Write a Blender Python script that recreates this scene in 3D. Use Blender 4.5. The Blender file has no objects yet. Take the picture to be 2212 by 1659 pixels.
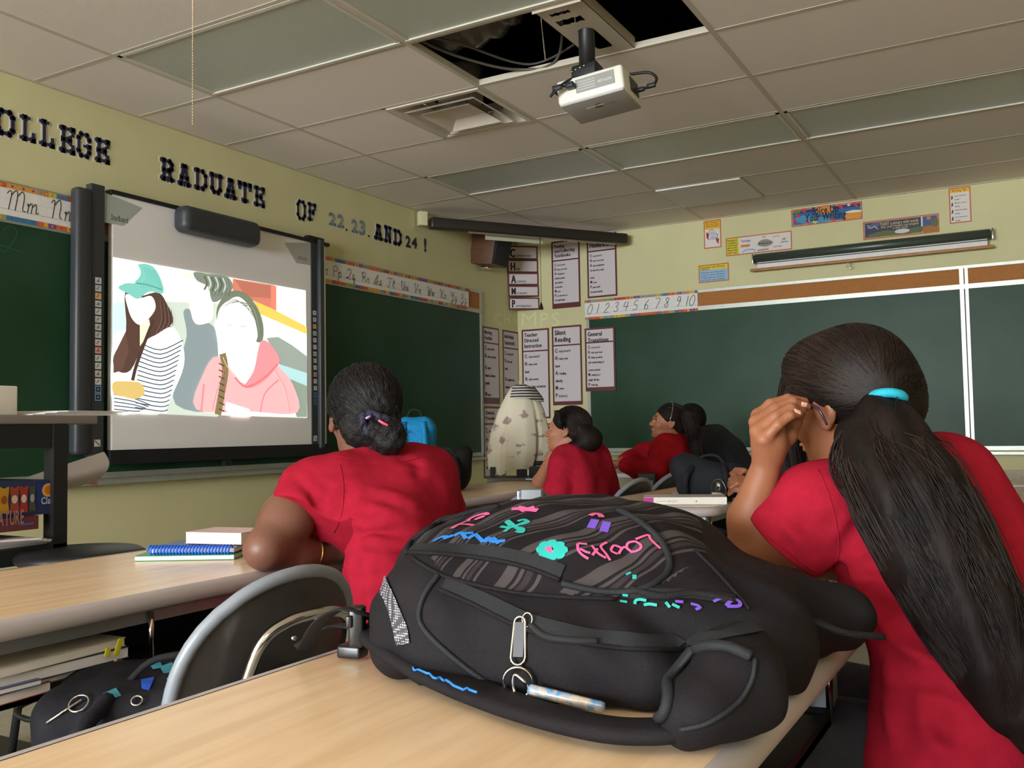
import bpy, bmesh, math, random
import numpy as np
from mathutils import Vector, Matrix
from mathutils.bvhtree import BVHTree
random.seed(7); np.random.seed(7)
SC = bpy.context.scene
COL = SC.collection

# ------------------------------------------------------------------ camera
CZ = 1.05                                   # lens height above the floor
RW = np.array([[0.86704673, 0.03920249, 0.49668213],
               [0.49796058, -0.03559943, -0.86646866],
               [-0.01628613, 0.99859694, -0.05038767]])
cam = bpy.data.cameras.new('camera'); camo = bpy.data.objects.new('camera', cam); COL.objects.link(camo)
cam.sensor_width = 36.0; cam.lens = 2008.0 / 2212.0 * 36.0; cam.clip_start = 0.02
M4 = Matrix.Identity(4)
for i in range(3):
    for j in range(3): M4[i][j] = RW[i][j]
M4[2][3] = CZ
camo.matrix_world = M4
SC.camera = camo

# ------------------------------------------------------------------ light and exposure
world = bpy.data.worlds.new('world'); SC.world = world; world.use_nodes = True
wb = world.node_tree.nodes['Background']
wb.inputs[0].default_value = (0.80, 0.90, 1.0, 1); wb.inputs[1].default_value = 9.0
SC.view_settings.view_transform = 'Standard'; SC.view_settings.look = 'None'
SC.view_settings.gamma = 1.0; SC.view_settings.use_curve_mapping = False
SC.view_settings.exposure = 0.0
SC.cycles.max_bounces = 8; SC.cycles.diffuse_bounces = 6; SC.cycles.glossy_bounces = 3
SC.cycles.caustics_reflective = False; SC.cycles.caustics_refractive = False
SC.cycles.use_denoising = True; SC.cycles.sample_clamp_indirect = 6.0

# room dimensions (metres): x to the right along the far board wall, y towards it
XL, YB, ZC = -4.25, 7.54, 2.80
XR, YF = 3.60, -6.20
WINX = [(-4.0, -2.8), (-2.6, -1.4), (-1.2, 0.0)]
WINZ = (0.95, 2.65)
for i, (a, b) in enumerate(WINX):            # daylight through the window wall behind the camera
    ld = bpy.data.lights.new('daylight', 'AREA'); ld.shape = 'RECTANGLE'
    ld.size = b - a; ld.size_y = WINZ[1] - WINZ[0]; ld.energy = 325.0; ld.color = (0.87, 0.94, 1.0)
    lo = bpy.data.objects.new('daylight', ld); COL.objects.link(lo)
    lo.location = ((a + b) / 2, YF - 0.16, sum(WINZ) / 2); lo.rotation_euler = (math.radians(90 + 16), 0, 0)

# ------------------------------------------------------------------ geometry helpers
def rayd(px, py):
    d = RW @ np.array([(px - 1106.0) / 2008.0, -(py - 829.5) / 2008.0, -1.0])
    return d
def D(px, py, dep):                          # point seen at that pixel, dep metres in front of the lens
    return np.array([0, 0, CZ]) + rayd(px, py) * dep
def onX(px, py, x):
    d = rayd(px, py); return np.array([0, 0, CZ]) + d * (x / d[0])
def onY(px, py, y):
    d = rayd(px, py); return np.array([0, 0, CZ]) + d * (y / d[1])
def onZ(px, py, z):
    d = rayd(px, py); return np.array([0, 0, CZ]) + d * ((z - CZ) / d[2])
def nrm(v):
    v = np.asarray(v, float); return v / (np.linalg.norm(v) + 1e-12)
V = lambda *a: np.array(a, float)
CAMR = RW[:, 0]; CAMF = -RW[:, 2]; CAMU = RW[:, 1]

def lin(c):
    c = np.asarray(c, float)
    if c.max() > 1.0: c = c / 255.0
    return np.where(c <= 0.04045, c / 12.92, ((c + 0.055) / 1.055) ** 2.4)

# ------------------------------------------------------------------ materials
MATS = {}
def mat(name, col, rough=0.6, metal=0.0, spec=0.5, var=0.0, vscale=20.0, col2=None, bump=0.0, bscale=200.0,
        stretch=None, emit=0.0, sheen=0.0, coat=0.0, detail=4.0, coord='Object', alpha=1.0, aniso=0.0, sss=0.0):
    if name in MATS: return MATS[name]
    m = bpy.data.materials.new(name); m.use_nodes = True; MATS[name] = m
    nt = m.node_tree; N = nt.nodes; L = nt.links
    b = N['Principled BSDF']
    c = tuple(lin(col)) + (1,)
    b.inputs['Base Color'].default_value = c; b.inputs['Roughness'].default_value = rough
    b.inputs['Metallic'].default_value = metal; b.inputs['Specular IOR Level'].default_value = spec
    if sheen: b.inputs['Sheen Weight'].default_value = sheen
    if coat: b.inputs['Coat Weight'].default_value = coat; b.inputs['Coat Roughness'].default_value = 0.15
    if emit: b.inputs['Emission Color'].default_value = c; b.inputs['Emission Strength'].default_value = emit
    if alpha < 1: b.inputs['Alpha'].default_value = alpha
    if aniso: b.inputs['Anisotropic'].default_value = aniso
    if sss:
        b.inputs['Subsurface Weight'].default_value = sss; b.inputs['Subsurface Radius'].default_value = (0.012, 0.005, 0.003)
        b.inputs['Subsurface Scale'].default_value = 0.6
    if var or col2 is not None or bump:
        tc = N.new('ShaderNodeTexCoord'); mp = N.new('ShaderNodeMapping'); L.new(tc.outputs[coord], mp.inputs[0])
        if stretch: mp.inputs['Scale'].default_value = stretch
    if var or col2 is not None:
        n = N.new('ShaderNodeTexNoise'); n.inputs['Scale'].default_value = vscale; n.inputs['Detail'].default_value = detail
        L.new(mp.outputs[0], n.inputs['Vector'])
        r = N.new('ShaderNodeValToRGB'); L.new(n.outputs['Fac'], r.inputs[0])
        ca = np.array(c[:3]); cb = lin(col2) if col2 is not None else ca * (1 - var)
        if col2 is None: ca = np.minimum(ca * (1 + var), 1)
        r.color_ramp.elements[0].position = 0.36; r.color_ramp.elements[1].position = 0.64
        r.color_ramp.elements[0].color = tuple(cb) + (1,); r.color_ramp.elements[1].color = tuple(ca) + (1,)
        L.new(r.outputs[0], b.inputs['Base Color'])
    if bump:
        n2 = N.new('ShaderNodeTexNoise'); n2.inputs['Scale'].default_value = bscale; n2.inputs['Detail'].default_value = 3
        L.new(mp.outputs[0], n2.inputs['Vector'])
        bp = N.new('ShaderNodeBump'); bp.inputs['Strength'].default_value = bump; bp.inputs['Distance'].default_value = 0.004
        L.new(n2.outputs['Fac'], bp.inputs['Height']); L.new(bp.outputs[0], b.inputs['Normal'])
    return m
def mat_attr(name, rough=0.6, emit=0.0, spec=0.3):      # flat print: colour stored per face
    if name in MATS: return MATS[name]
    m = bpy.data.materials.new(name); m.use_nodes = True; MATS[name] = m
    nt = m.node_tree; b = nt.nodes['Principled BSDF']
    a = nt.nodes.new('ShaderNodeAttribute'); a.attribute_name = 'Col'
    nt.links.new(a.outputs['Color'], b.inputs['Base Color'])
    b.inputs['Roughness'].default_value = rough; b.inputs['Specular IOR Level'].default_value = spec
    if emit:
        nt.links.new(a.outputs['Color'], b.inputs['Emission Color']); b.inputs['Emission Strength'].default_value = emit
    return m

# ------------------------------------------------------------------ mesh builder
class MB:
    def __init__(s): s.v = []; s.f = []; s.m = []; s.mi = 0; s.sm = []; s.smooth = False
    def add(s, vs, fs):
        o = len(s.v); s.v.extend([tuple(map(float, p)) for p in vs])
        for f in fs: s.f.append([i + o for i in f]); s.m.append(s.mi); s.sm.append(s.smooth)
        return s
    def box(s, lo, hi):
        x0, y0, z0 = lo; x1, y1, z1 = hi
        return s.add([(x0,y0,z0),(x1,y0,z0),(x1,y1,z0),(x0,y1,z0),(x0,y0,z1),(x1,y0,z1),(x1,y1,z1),(x0,y1,z1)],
                     [(0,3,2,1),(4,5,6,7),(0,1,5,4),(1,2,6,5),(2,3,7,6),(3,0,4,7)])
    def obox(s, c, ax, ay, az):              # oriented box, half axes
        c, ax, ay, az = map(np.asarray, (c, ax, ay, az))
        vs = [c + i*ax + j*ay + k*az for k in (-1, 1) for (i, j) in ((-1,-1),(1,-1),(1,1),(-1,1))]
        return s.add(vs, [(0,3,2,1),(4,5,6,7),(0,1,5,4),(1,2,6,5),(2,3,7,6),(3,0,4,7)])
    def bbox(s, c, ax, ay, az, r):           # oriented box with bevelled edges (chamfer r)
        c, ax, ay, az = [np.asarray(q, float) for q in (c, ax, ay, az)]
        L = [np.linalg.norm(q) for q in (ax, ay, az)]; U = [q / l for q, l in zip((ax, ay, az), L)]
        bm = bmesh.new(); bmesh.ops.create_cube(bm, size=2.0)
        for v in bm.verts: v.co = Vector((v.co.x*L[0], v.co.y*L[1], v.co.z*L[2]))
        bmesh.ops.bevel(bm, geom=bm.edges[:], offset=min(r, min(L)*0.98), segments=3, profile=0.5, affect='EDGES')
        bm.verts.ensure_lookup_table()
        vs = [c + U[0]*v.co.x + U[1]*v.co.y + U[2]*v.co.z for v in bm.verts]
        fs = [[v.index for v in f.verts] for f in bm.faces]; bm.free()
        sm = s.smooth; s.smooth = True; s.add(vs, fs); s.smooth = sm
        return s
    def tube(s, pts, r, n=8, cap=True, closed=False, flat=1.0, up=None):
        pts = [np.asarray(p, float) for p in pts]; k = len(pts)
        rs = r if hasattr(r, '__len__') else [r] * k
        vs = []; U = None
        for i in range(k):
            if closed: t = nrm(pts[(i+1) % k] - pts[i-1])
            else: t = nrm(pts[min(i+1, k-1)] - pts[max(i-1, 0)])
            if up is not None: U = nrm(np.asarray(up) - t * (np.asarray(up) @ t))
            elif U is None:
                a = V(0,0,1) if abs(t[2]) < 0.9 else V(1,0,0); U = nrm(np.cross(t, a))
            else: U = nrm(U - t * (U @ t))
            W = np.cross(t, U)
            for j in range(n):
                a = 2*math.pi*j/n; vs.append(pts[i] + rs[i]*(math.cos(a)*U*flat + math.sin(a)*W))
        fs = []
        for i in range(k if closed else k-1):
            i2 = (i+1) % k
            for j in range(n):
                j2 = (j+1) % n; fs.append((i*n+j, i*n+j2, i2*n+j2, i2*n+j))
        sm = s.smooth; s.smooth = True
        if cap and not closed: fs.append(tuple(range(n-1, -1, -1))); fs.append(tuple((k-1)*n + j for j in range(n)))
        s.add(vs, fs); s.smooth = sm
        return s
    def lathe(s, prof, c=(0,0,0), n=20, axis=(0,0,1), ux=None):
        az = nrm(axis); a = V(1,0,0) if abs(az[0]) < 0.9 else V(0,1,0)
        ux = nrm(np.cross(az, np.cross(a, az))); uy = np.cross(az, ux); c = np.asarray(c, float)
        vs = [c + r*(math.cos(2*math.pi*j/n)*ux + math.sin(2*math.pi*j/n)*uy) + z*az for r, z in prof for j in range(n)]
        fs = [(i*n+j, i*n+(j+1)%n, (i+1)*n+(j+1)%n, (i+1)*n+j) for i in range(len(prof)-1) for j in range(n)]
        if prof[0][0] > 1e-6: fs.append(tuple(range(n-1, -1, -1)))
        if prof[-1][0] > 1e-6: fs.append(tuple((len(prof)-1)*n + j for j in range(n)))
        sm = s.smooth; s.smooth = True; s.add(vs, fs); s.smooth = sm
        return s
    def prism(s, poly, o, ux, uy, un, t):    # 2-D outline extruded by t along un
        o, ux, uy, un = [np.asarray(q, float) for q in (o, ux, uy, un)]
        n = len(poly); a = [o + ux*p[0] + uy*p[1] for p in poly]; b = [p + un*t for p in a]
        return s.add(a + b, [tuple(range(n-1, -1, -1)), tuple(range(n, 2*n))] +
                     [(i, (i+1) % n, n+(i+1) % n, n+i) for i in range(n)])
    def ball(s, c, r, nu=8, nv=6):
        r = np.asarray(r if hasattr(r, '__len__') else (r, r, r), float); c = np.asarray(c, float)
        vs = [c + r*V(0,0,-1)]
        for i in range(1, nv):
            t = -math.pi/2 + math.pi*i/nv
            vs += [c + r*V(math.cos(t)*math.cos(2*math.pi*j/nu), math.cos(t)*math.sin(2*math.pi*j/nu), math.sin(t)) for j in range(nu)]
        vs.append(c + r*V(0,0,1)); fs = [(0, 1+(j+1)%nu, 1+j) for j in range(nu)]
        for i in range(nv-2):
            for j in range(nu): fs.append((1+i*nu+j, 1+i*nu+(j+1)%nu, 1+(i+1)*nu+(j+1)%nu, 1+(i+1)*nu+j))
        e = len(vs)-1; fs += [(e, 1+(nv-2)*nu+j, 1+(nv-2)*nu+(j+1)%nu) for j in range(nu)]
        sm = s.smooth; s.smooth = True; s.add(vs, fs); s.smooth = sm
        return s
    def grid(s, fn, nu, nv, two=False):      # fn(u,v)->point, u,v in 0..1
        vs = [fn(i/nu, j/nv) for j in range(nv+1) for i in range(nu+1)]
        fs = [(j*(nu+1)+i, j*(nu+1)+i+1, (j+1)*(nu+1)+i+1, (j+1)*(nu+1)+i) for j in range(nv) for i in range(nu)]
        sm = s.smooth; s.smooth = True; s.add(vs, fs); s.smooth = sm
        return s

def tag(o, label=None, cat=None, group=None, kind=None):
    if label: o['label'] = label
    if cat: o['category'] = cat
    if group: o['group'] = group
    if kind: o['kind'] = kind
    return o
LOC = {}
def empty(name, loc, label=None, cat=None, group=None, rz=0.0):
    o = bpy.data.objects.new(name, None); COL.objects.link(o); o.location = tuple(loc); o.empty_display_size = 0.05
    LOC[o.name] = V(*loc); o.rotation_euler = (0, 0, rz)
    return tag(o, label, cat, group)
def mk(name, mb, mats, parent=None, label=None, cat=None, group=None, kind=None, smooth=None, cols=None, auto=None):
    if not isinstance(mats, (list, tuple)): mats = [mats]
    vs = np.array(mb.v, float); c = (vs.min(0) + vs.max(0)) / 2; c[2] = vs[:, 2].min()
    me = bpy.data.meshes.new(name); me.from_pydata((vs - c).tolist(), [], mb.f)
    for m in mats: me.materials.append(m)
    me.polygons.foreach_set('material_index', np.array(mb.m, np.int32))
    me.polygons.foreach_set('use_smooth', np.array([bool(x) if smooth is None else smooth for x in mb.sm]))
    if cols is not None:
        at = me.color_attributes.new('Col', 'FLOAT_COLOR', 'CORNER')
        arr = np.concatenate([np.tile(np.append(cc, 1.0), (len(f), 1)) for cc, f in zip(cols, mb.f)]).astype(np.float32)
        at.data.foreach_set('color', arr.ravel())
    me.update()
    o = bpy.data.objects.new(name, me); COL.objects.link(o); LOC[o.name] = c.copy()
    if parent is not None:
        o.parent = parent; o.location = tuple(c - LOC[parent.name])
    else: o.location = tuple(c)
    return tag(o, label, cat, group, kind)
def dup(root, loc, rz=0.0, label=None, group=None):
    r = root.copy(); COL.objects.link(r); r.location = tuple(loc); r.rotation_euler = (0, 0, rz); LOC[r.name] = V(*loc)
    if label: r['label'] = label
    if group: r['group'] = group
    for ch in list(root.children):
        c = ch.copy(); COL.objects.link(c); c.parent = r
        for g in list(ch.children):
            d = g.copy(); COL.objects.link(d); d.parent = c
    return r
def catmull(pts, n=6, closed=False):
    P = [np.asarray(p, float) for p in pts]; k = len(P); out = []
    for i in range(k if closed else k-1):
        if closed: p0, p1, p2, p3 = P[i-1], P[i], P[(i+1) % k], P[(i+2) % k]
        else: p0, p1, p2, p3 = P[max(i-1, 0)], P[i], P[i+1], P[min(i+2, k-1)]
        for j in range(n):
            t = j/n; out.append(0.5*((2*p1) + (-p0+p2)*t + (2*p0-5*p1+4*p2-p3)*t*t + (-p0+3*p1-3*p2+p3)*t**3))
    if not closed: out.append(P[-1])
    return out

# ------------------------------------------------------------------ lettering
GL = {}
def _glyphs():
    chars = 'ABCDEFGHIJKLMNOPQRSTUVWXYZabcdefghijklmnopqrstuvwxyz0123456789.,:;!/()-'
    objs = []
    for bold in (0, 1):
        for ch in chars:
            cu = bpy.data.curves.new('g', 'FONT'); cu.body = ch; cu.size = 1.0; cu.resolution_u = 2
            if bold: cu.offset = 0.022
            o = bpy.data.objects.new('g', cu); COL.objects.link(o); objs.append((bold, ch, o))
    dg = bpy.context.evaluated_depsgraph_get()
    for bold, ch, o in objs:
        me = o.evaluated_get(dg).to_mesh()
        vs = np.array([v.co[:2] for v in me.vertices]) if len(me.vertices) else np.zeros((1, 2))
        fs = [list(p.vertices) for p in me.polygons]
        x0 = vs[:, 0].min(); w = vs[:, 0].max() - x0
        GL[(bold, ch)] = (vs - V(x0, 0), fs, w)
        o.evaluated_get(dg).to_mesh_clear()
    for bold, ch, o in objs:
        cu = o.data; bpy.data.objects.remove(o); bpy.data.curves.remove(cu)
_glyphs()
def textpolys(s, size, bold=1, cond=1.0, shear=0.0):
    out = []; x = 0.0
    for ch in s:
        if ch == ' ' or (bold, ch) not in GL: x += 0.30*cond*size; continue
        vs, fs, w = GL[(bold, ch)]
        p = vs * size; q = np.stack([(p[:, 0])*cond + p[:, 1]*shear + x, p[:, 1]], 1)
        out.append((q, fs)); x += (w + 0.085)*cond*size
    return out, x
class Art:                                   # a flat print: coloured shapes in the plane o + x*ux + y*uy
    def __init__(s, o, ux, uy): 
        s.o = np.asarray(o, float); s.ux = np.asarray(ux, float); s.uy = np.asarray(uy, float)
        s.un = np.cross(nrm(ux), nrm(uy)); s.mb = MB(); s.c = []; s.k = 0
    def _p(s, q, lift): return [s.o + s.ux*p[0] + s.uy*p[1] + s.un*lift for p in q]
    def poly(s, pts, col, lift=None):
        if lift is None: s.k += 1; lift = 0.0004 + 0.00012*s.k
        s.mb.add(s._p(pts, lift), [list(range(len(pts)))]); s.c.append(lin(col)); return s
    def rect(s, x0, y0, x1, y1, col): return s.poly([(x0,y0),(x1,y0),(x1,y1),(x0,y1)], col)
    def ell(s, cx, cy, rx, ry, col, n=18, rot=0.0):
        ca, sa = math.cos(rot), math.sin(rot); pts = []
        for i in range(n):
            a = 2*math.pi*i/n; x, y = rx*math.cos(a), ry*math.sin(a); pts.append((cx + x*ca - y*sa, cy + x*sa + y*ca))
        return s.poly(pts, col)
    def blob(s, pts, col, n=4): return s.poly([tuple(p) for p in catmull([np.array(p) for p in pts], n, True)], col)
    def stroke(s, pts, w, col, n=4, smooth=True):
        if smooth and len(pts) > 2: pts = catmull([np.array(p, float) for p in pts], n)
        pts = [np.array(p, float) for p in pts]; s.k += 1; lift = 0.0004 + 0.00012*s.k
        L = []; Rr = []
        for i in range(len(pts)):
            t = nrm(pts[min(i+1, len(pts)-1)] - pts[max(i-1, 0)]); nn = V(-t[1], t[0])*w/2
            L.append(pts[i] + nn); Rr.append(pts[i] - nn)
        vs = s._p(L, lift) + s._p(Rr, lift); k = len(pts)
        fs = [(i, k+i, k+i+1, i+1) for i in range(k-1)]
        s.mb.add(vs, fs); s.c += [lin(col)]*len(fs); return s
    def text(s, t, x, y, size, col, bold=1, cond=1.0, width=None, shear=0.0, rot=0.0):
        g, w = textpolys(t, size, bold, cond, shear)
        if width: k = width / max(w, 1e-6)
        else: k = 1.0
        s.k += 1; lift = 0.0004 + 0.00012*s.k; ca, sa = math.cos(rot), math.sin(rot)
        for q, fs in g:
            for e in ((-.022, 0, .022) if bold and cond < .7 else (0,)):
                pts = [(x + (a*k+e*size)*ca - b*sa, y + (a*k+e*size)*sa + b*ca) for a, b in q]
                s.mb.add(s._p(pts, lift + e*.001), fs); s.c += [lin(col)]*len(fs)
        return w*k
    def make(s, name, parent=None, matl=None, **kw):
        return mk(name, s.mb, matl or mat_attr('print_ink', 0.55), parent, cols=s.c, smooth=False, **kw)
def poly_from(pts): return pts

# ------------------------------------------------------------------ smooth implicit shapes (bodies, cloth, bags)
class SDF:
    def __init__(s, k=0.02): s.ops = []; s.k = k; s.warp = None; s.fr = None; s._cur = None
    def frame(s, R=None, t=None):
        s.fr = None if R is None else (np.asarray(R, float), np.asarray(t, float)); return s
    def _P(s, p):
        p = np.asarray(p, float)
        return p if s.fr is None else s.fr[0] @ p + s.fr[1]
    def _R(s, R):
        R = np.eye(3) if R is None else np.asarray(R, float)
        return R if s.fr is None else s.fr[0] @ R
    def cap(s, a, b, ra, rb=None, k=None, op='u', flat=None):
        s.ops.append((op, 'c', (s._P(a), s._P(b), ra, ra if rb is None else rb), s.k if k is None else k)); return s
    def chain(s, pts, rs, k=None):
        for i in range(len(pts)-1): s.cap(pts[i], pts[i+1], rs[i], rs[i+1], k)
        return s
    def ell(s, c, r, R=None, k=None, op='u'):
        s.ops.append((op, 'e', (s._P(c), np.asarray(r, float), s._R(R)), s.k if k is None else k)); return s
    def box(s, c, h, R=None, rd=0.01, k=None, op='u'):
        s.ops.append((op, 'b', (s._P(c), np.asarray(h, float), s._R(R), rd), s.k if k is None else k)); return s
    def plane(s, p, n, k=0.004):             # keep the side n points away from
        s.ops.append(('i', 'p', (s._P(p), nrm(s._R(None) @ np.asarray(n, float))), k)); return s
    def _d(s, kind, a, P):
        if kind == 'c':
            A, B, ra, rb = a; ba = B - A; pa = P - A
            h = np.clip(pa @ ba / max(ba @ ba, 1e-12), 0, 1)
            return np.sqrt(((pa - h[:, None]*ba)**2).sum(1)) - (ra + (rb - ra)*h)
        if kind == 'e':
            c, r, R = a; q = (P - c) @ R
            k0 = np.sqrt(((q/r)**2).sum(1)); k1 = np.sqrt(((q/(r*r))**2).sum(1))
            return k0*(k0 - 1.0)/np.maximum(k1, 1e-9)
        if kind == 'b':
            c, h, R, rd = a; q = np.abs((P - c) @ R) - (h - rd)
            return np.sqrt((np.maximum(q, 0)**2).sum(1)) + np.minimum(q.max(1), 0) - rd
        p, n = a; return (P - p) @ n
    def ev(s, P):
        P = np.asarray(P, float); d = None
        for op, kind, a, k in (s.ops if s._cur is None else s._cur):
            e = s._d(kind, a, P)
            if d is None: d = e; continue
            k = max(k, 1e-5)
            if op == 'u':
                h = np.clip(0.5 + 0.5*(d - e)/k, 0, 1); d = d + (e - d)*h - k*h*(1-h)
            elif op == 's':
                h = np.clip(0.5 - 0.5*(d + e)/k, 0, 1); d = d + (-e - d)*h + k*h*(1-h)
            else:
                h = np.clip(0.5 - 0.5*(e - d)/k, 0, 1); d = e + (d - e)*h + k*h*(1-h)
        if s.warp is not None: d = d + s.warp(P)
        return d
    def cull(s, P):                          # keep only the shapes that can matter for these points
        c = P.mean(0, keepdims=True); r = float(np.sqrt(((P-c)**2).sum(1).max()))
        es = [float(s._d(kind, a, c)[0]) for op, kind, a, k in s.ops]
        m = min(e for e, o in zip(es, s.ops) if o[0] == 'u'); out = []
        for e, o in zip(es, s.ops):
            if o[0] == 'u':
                if e - 1.6*r < m + 1.6*r + o[3] + .02: out.append(o)
            elif o[0] == 's':
                if e - 1.6*r < o[3] + .05: out.append(o)
            else: out.append(o)
        if out[0][0] != 'u': out = s.ops
        s._cur = out
    def grad(s, P, e=0.0015):
        g = np.stack([s.ev(P + np.eye(3)[i]*e) - s.ev(P - np.eye(3)[i]*e) for i in range(3)], 1)
        return g / (np.linalg.norm(g, axis=1, keepdims=True) + 1e-9)
    def bounds(s):
        lo = np.full(3, 1e9); hi = -lo
        for op, kind, a, k in s.ops:
            if op != 'u': continue
            if kind == 'c': r = max(a[2], a[3]) + k*0.5; pl = np.minimum(a[0], a[1]) - r; ph = np.maximum(a[0], a[1]) + r
            elif kind == 'e': r = np.abs(a[2]) @ a[1] + k*0.5; pl = a[0] - r; ph = a[0] + r
            else: r = np.abs(a[2]) @ a[1] + k*0.5; pl = a[0] - r; ph = a[0] + r
            lo = np.minimum(lo, pl); hi = np.maximum(hi, ph)
        return lo - 0.02, hi + 0.02
    def mesh(s, h=0.004, proj=1):
        lo, hi = s.bounds(); B = 8
        nb = np.maximum(np.ceil((hi - lo)/(h*B)).astype(int), 1); n = nb*B + 1
        F = np.full(n, 1.0, np.float32)
        bi = np.stack(np.meshgrid(*[np.arange(q) for q in nb], indexing='ij'), -1).reshape(-1, 3)
        cen = lo + (bi*B + B/2)*h
        full = s.ev(cen); act = bi[np.abs(full) < h*B*0.5*1.75*1.15 + 0.008]
        sub = np.stack(np.meshgrid(*[np.arange(B+1)]*3, indexing='ij'), -1).reshape(-1, 3)
        inner = bi[full < 0]
        for b in inner: F[b[0]*B:b[0]*B+B+1, b[1]*B:b[1]*B+B+1, b[2]*B:b[2]*B+B+1] = -1.0
        for bb in act:
            idx = bb*B + sub; P = lo + idx*h; s.cull(P)
            F[idx[:, 0], idx[:, 1], idx[:, 2]] = s.ev(P)
        s._cur = None
        ins = F < 0
        c8 = [ins[i:n[0]-1+i, j:n[1]-1+j, k:n[2]-1+k] for i in (0,1) for j in (0,1) for k in (0,1)]
        sm = sum(c.astype(np.int8) for c in c8); actc = np.argwhere((sm > 0) & (sm < 8))
        vid = np.full(n - 1, -1, np.int64); vid[actc[:, 0], actc[:, 1], actc[:, 2]] = np.arange(len(actc))
        acc = np.zeros((len(actc), 3)); cnt = np.zeros(len(actc))
        cor = np.array([(i,j,k) for i in (0,1) for j in (0,1) for k in (0,1)])
        vals = [F[actc[:, 0]+c[0], actc[:, 1]+c[1], actc[:, 2]+c[2]] for c in cor]
        for a in range(8):
            for b in range(a+1, 8):
                if np.abs(cor[a]-cor[b]).sum() != 1: continue
                m = (vals[a] < 0) != (vals[b] < 0)
                t = np.where(m, vals[a]/np.where(m, vals[a]-vals[b], 1), 0)
                p = cor[a] + t[:, None]*(cor[b]-cor[a]); acc[m] += p[m]; cnt[m] += 1
        vs = lo + (actc + acc/np.maximum(cnt, 1)[:, None])*h
        fs = []
        for ax in range(3):
            o1, o2 = [(1,2),(2,0),(0,1)][ax]
            sl0 = [slice(None)]*3; sl1 = [slice(None)]*3; sl0[ax] = slice(0, n[ax]-1); sl1[ax] = slice(1, n[ax])
            A = ins[tuple(sl0)]; Bq = ins[tuple(sl1)]; e = np.argwhere(A != Bq)
            e = e[(e[:, o1] > 0) & (e[:, o1] < n[o1]-1) & (e[:, o2] > 0) & (e[:, o2] < n[o2]-1)]
            fl = A[e[:, 0], e[:, 1], e[:, 2]]
            q = []
            for d1, d2 in ((1,1),(0,1),(0,0),(1,0)):
                c = e.copy(); c[:, o1] -= d1; c[:, o2] -= d2; q.append(vid[c[:, 0], c[:, 1], c[:, 2]])
            q = np.stack(q, 1); q[~fl] = q[~fl][:, ::-1]; fs.append(q)
        fs = np.concatenate(fs); fs = fs[(fs >= 0).all(1)]
        if proj:
            ck = actc // (B*2); key = (ck[:, 0]*4096 + ck[:, 1])*4096 + ck[:, 2]; od = np.argsort(key, kind='stable'); ks = key[od]
            cutp = np.concatenate([[0], np.nonzero(np.diff(ks))[0]+1, [len(ks)]]); e = h*.35
            for i0, i1 in zip(cutp[:-1], cutp[1:]):
                ii = od[i0:i1]; P = vs[ii]; s.cull(P); d = s.ev(P)
                g = np.stack([s.ev(P + np.eye(3)[q]*e) - d for q in range(3)], 1)/e; g /= np.linalg.norm(g, axis=1, keepdims=True)+1e-9
                vs[ii] = P - g*np.clip(d, -h, h)[:, None]*.95
            s._cur = None
        return vs, fs
def mkfast(name, vs, fs, mats, parent=None, smooth=True, mi=None, cols=None, label=None, cat=None, group=None, kind=None):
    if not isinstance(mats, (list, tuple)): mats = [mats]
    vs = np.asarray(vs, float); c = (vs.min(0)+vs.max(0))/2; c[2] = vs[:, 2].min()
    me = bpy.data.meshes.new(name); q = np.asarray(fs, np.int32); k = q.shape[1]
    me.vertices.add(len(vs)); me.vertices.foreach_set('co', (vs-c).astype(np.float32).ravel())
    me.loops.add(q.size); me.loops.foreach_set('vertex_index', q.ravel())
    me.polygons.add(len(q)); me.polygons.foreach_set('loop_start', np.arange(0, q.size, k, dtype=np.int32))
    me.polygons.foreach_set('loop_total', np.full(len(q), k, np.int32))
    me.polygons.foreach_set('use_smooth', np.full(len(q), smooth))
    for m in mats: me.materials.append(m)
    if mi is not None: me.polygons.foreach_set('material_index', np.asarray(mi, np.int32))
    me.update(calc_edges=True); me.validate()
    if cols is not None:
        at = me.color_attributes.new('Col', 'FLOAT_COLOR', 'POINT')
        at.data.foreach_set('color', np.concatenate([cols, np.ones((len(vs), 1))], 1).astype(np.float32).ravel())
    o = bpy.data.objects.new(name, me); COL.objects.link(o); LOC[o.name] = c.copy()
    if parent is not None: o.parent = parent; o.location = tuple(c - LOC[parent.name])
    else: o.location = tuple(c)
    return tag(o, label, cat, group, kind)
def bvh_of(vs, fs): return BVHTree.FromPolygons([tuple(p) for p in vs], [tuple(int(i) for i in f) for f in fs])
def cast(bvh, px, py):                       # nearest surface point seen along that line of sight
    d = Vector(rayd(px, py)).normalized(); h = bvh.ray_cast(Vector((0, 0, CZ)), d)
    return (np.array(h[0]), np.array(h[1])) if h[0] is not None else (None, None)
def basis(f, up):                            # columns: right, forward, up
    f = nrm(f); r = nrm(np.cross(f, up)); u = np.cross(r, f); return np.stack([r, f, u], 1)
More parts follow.
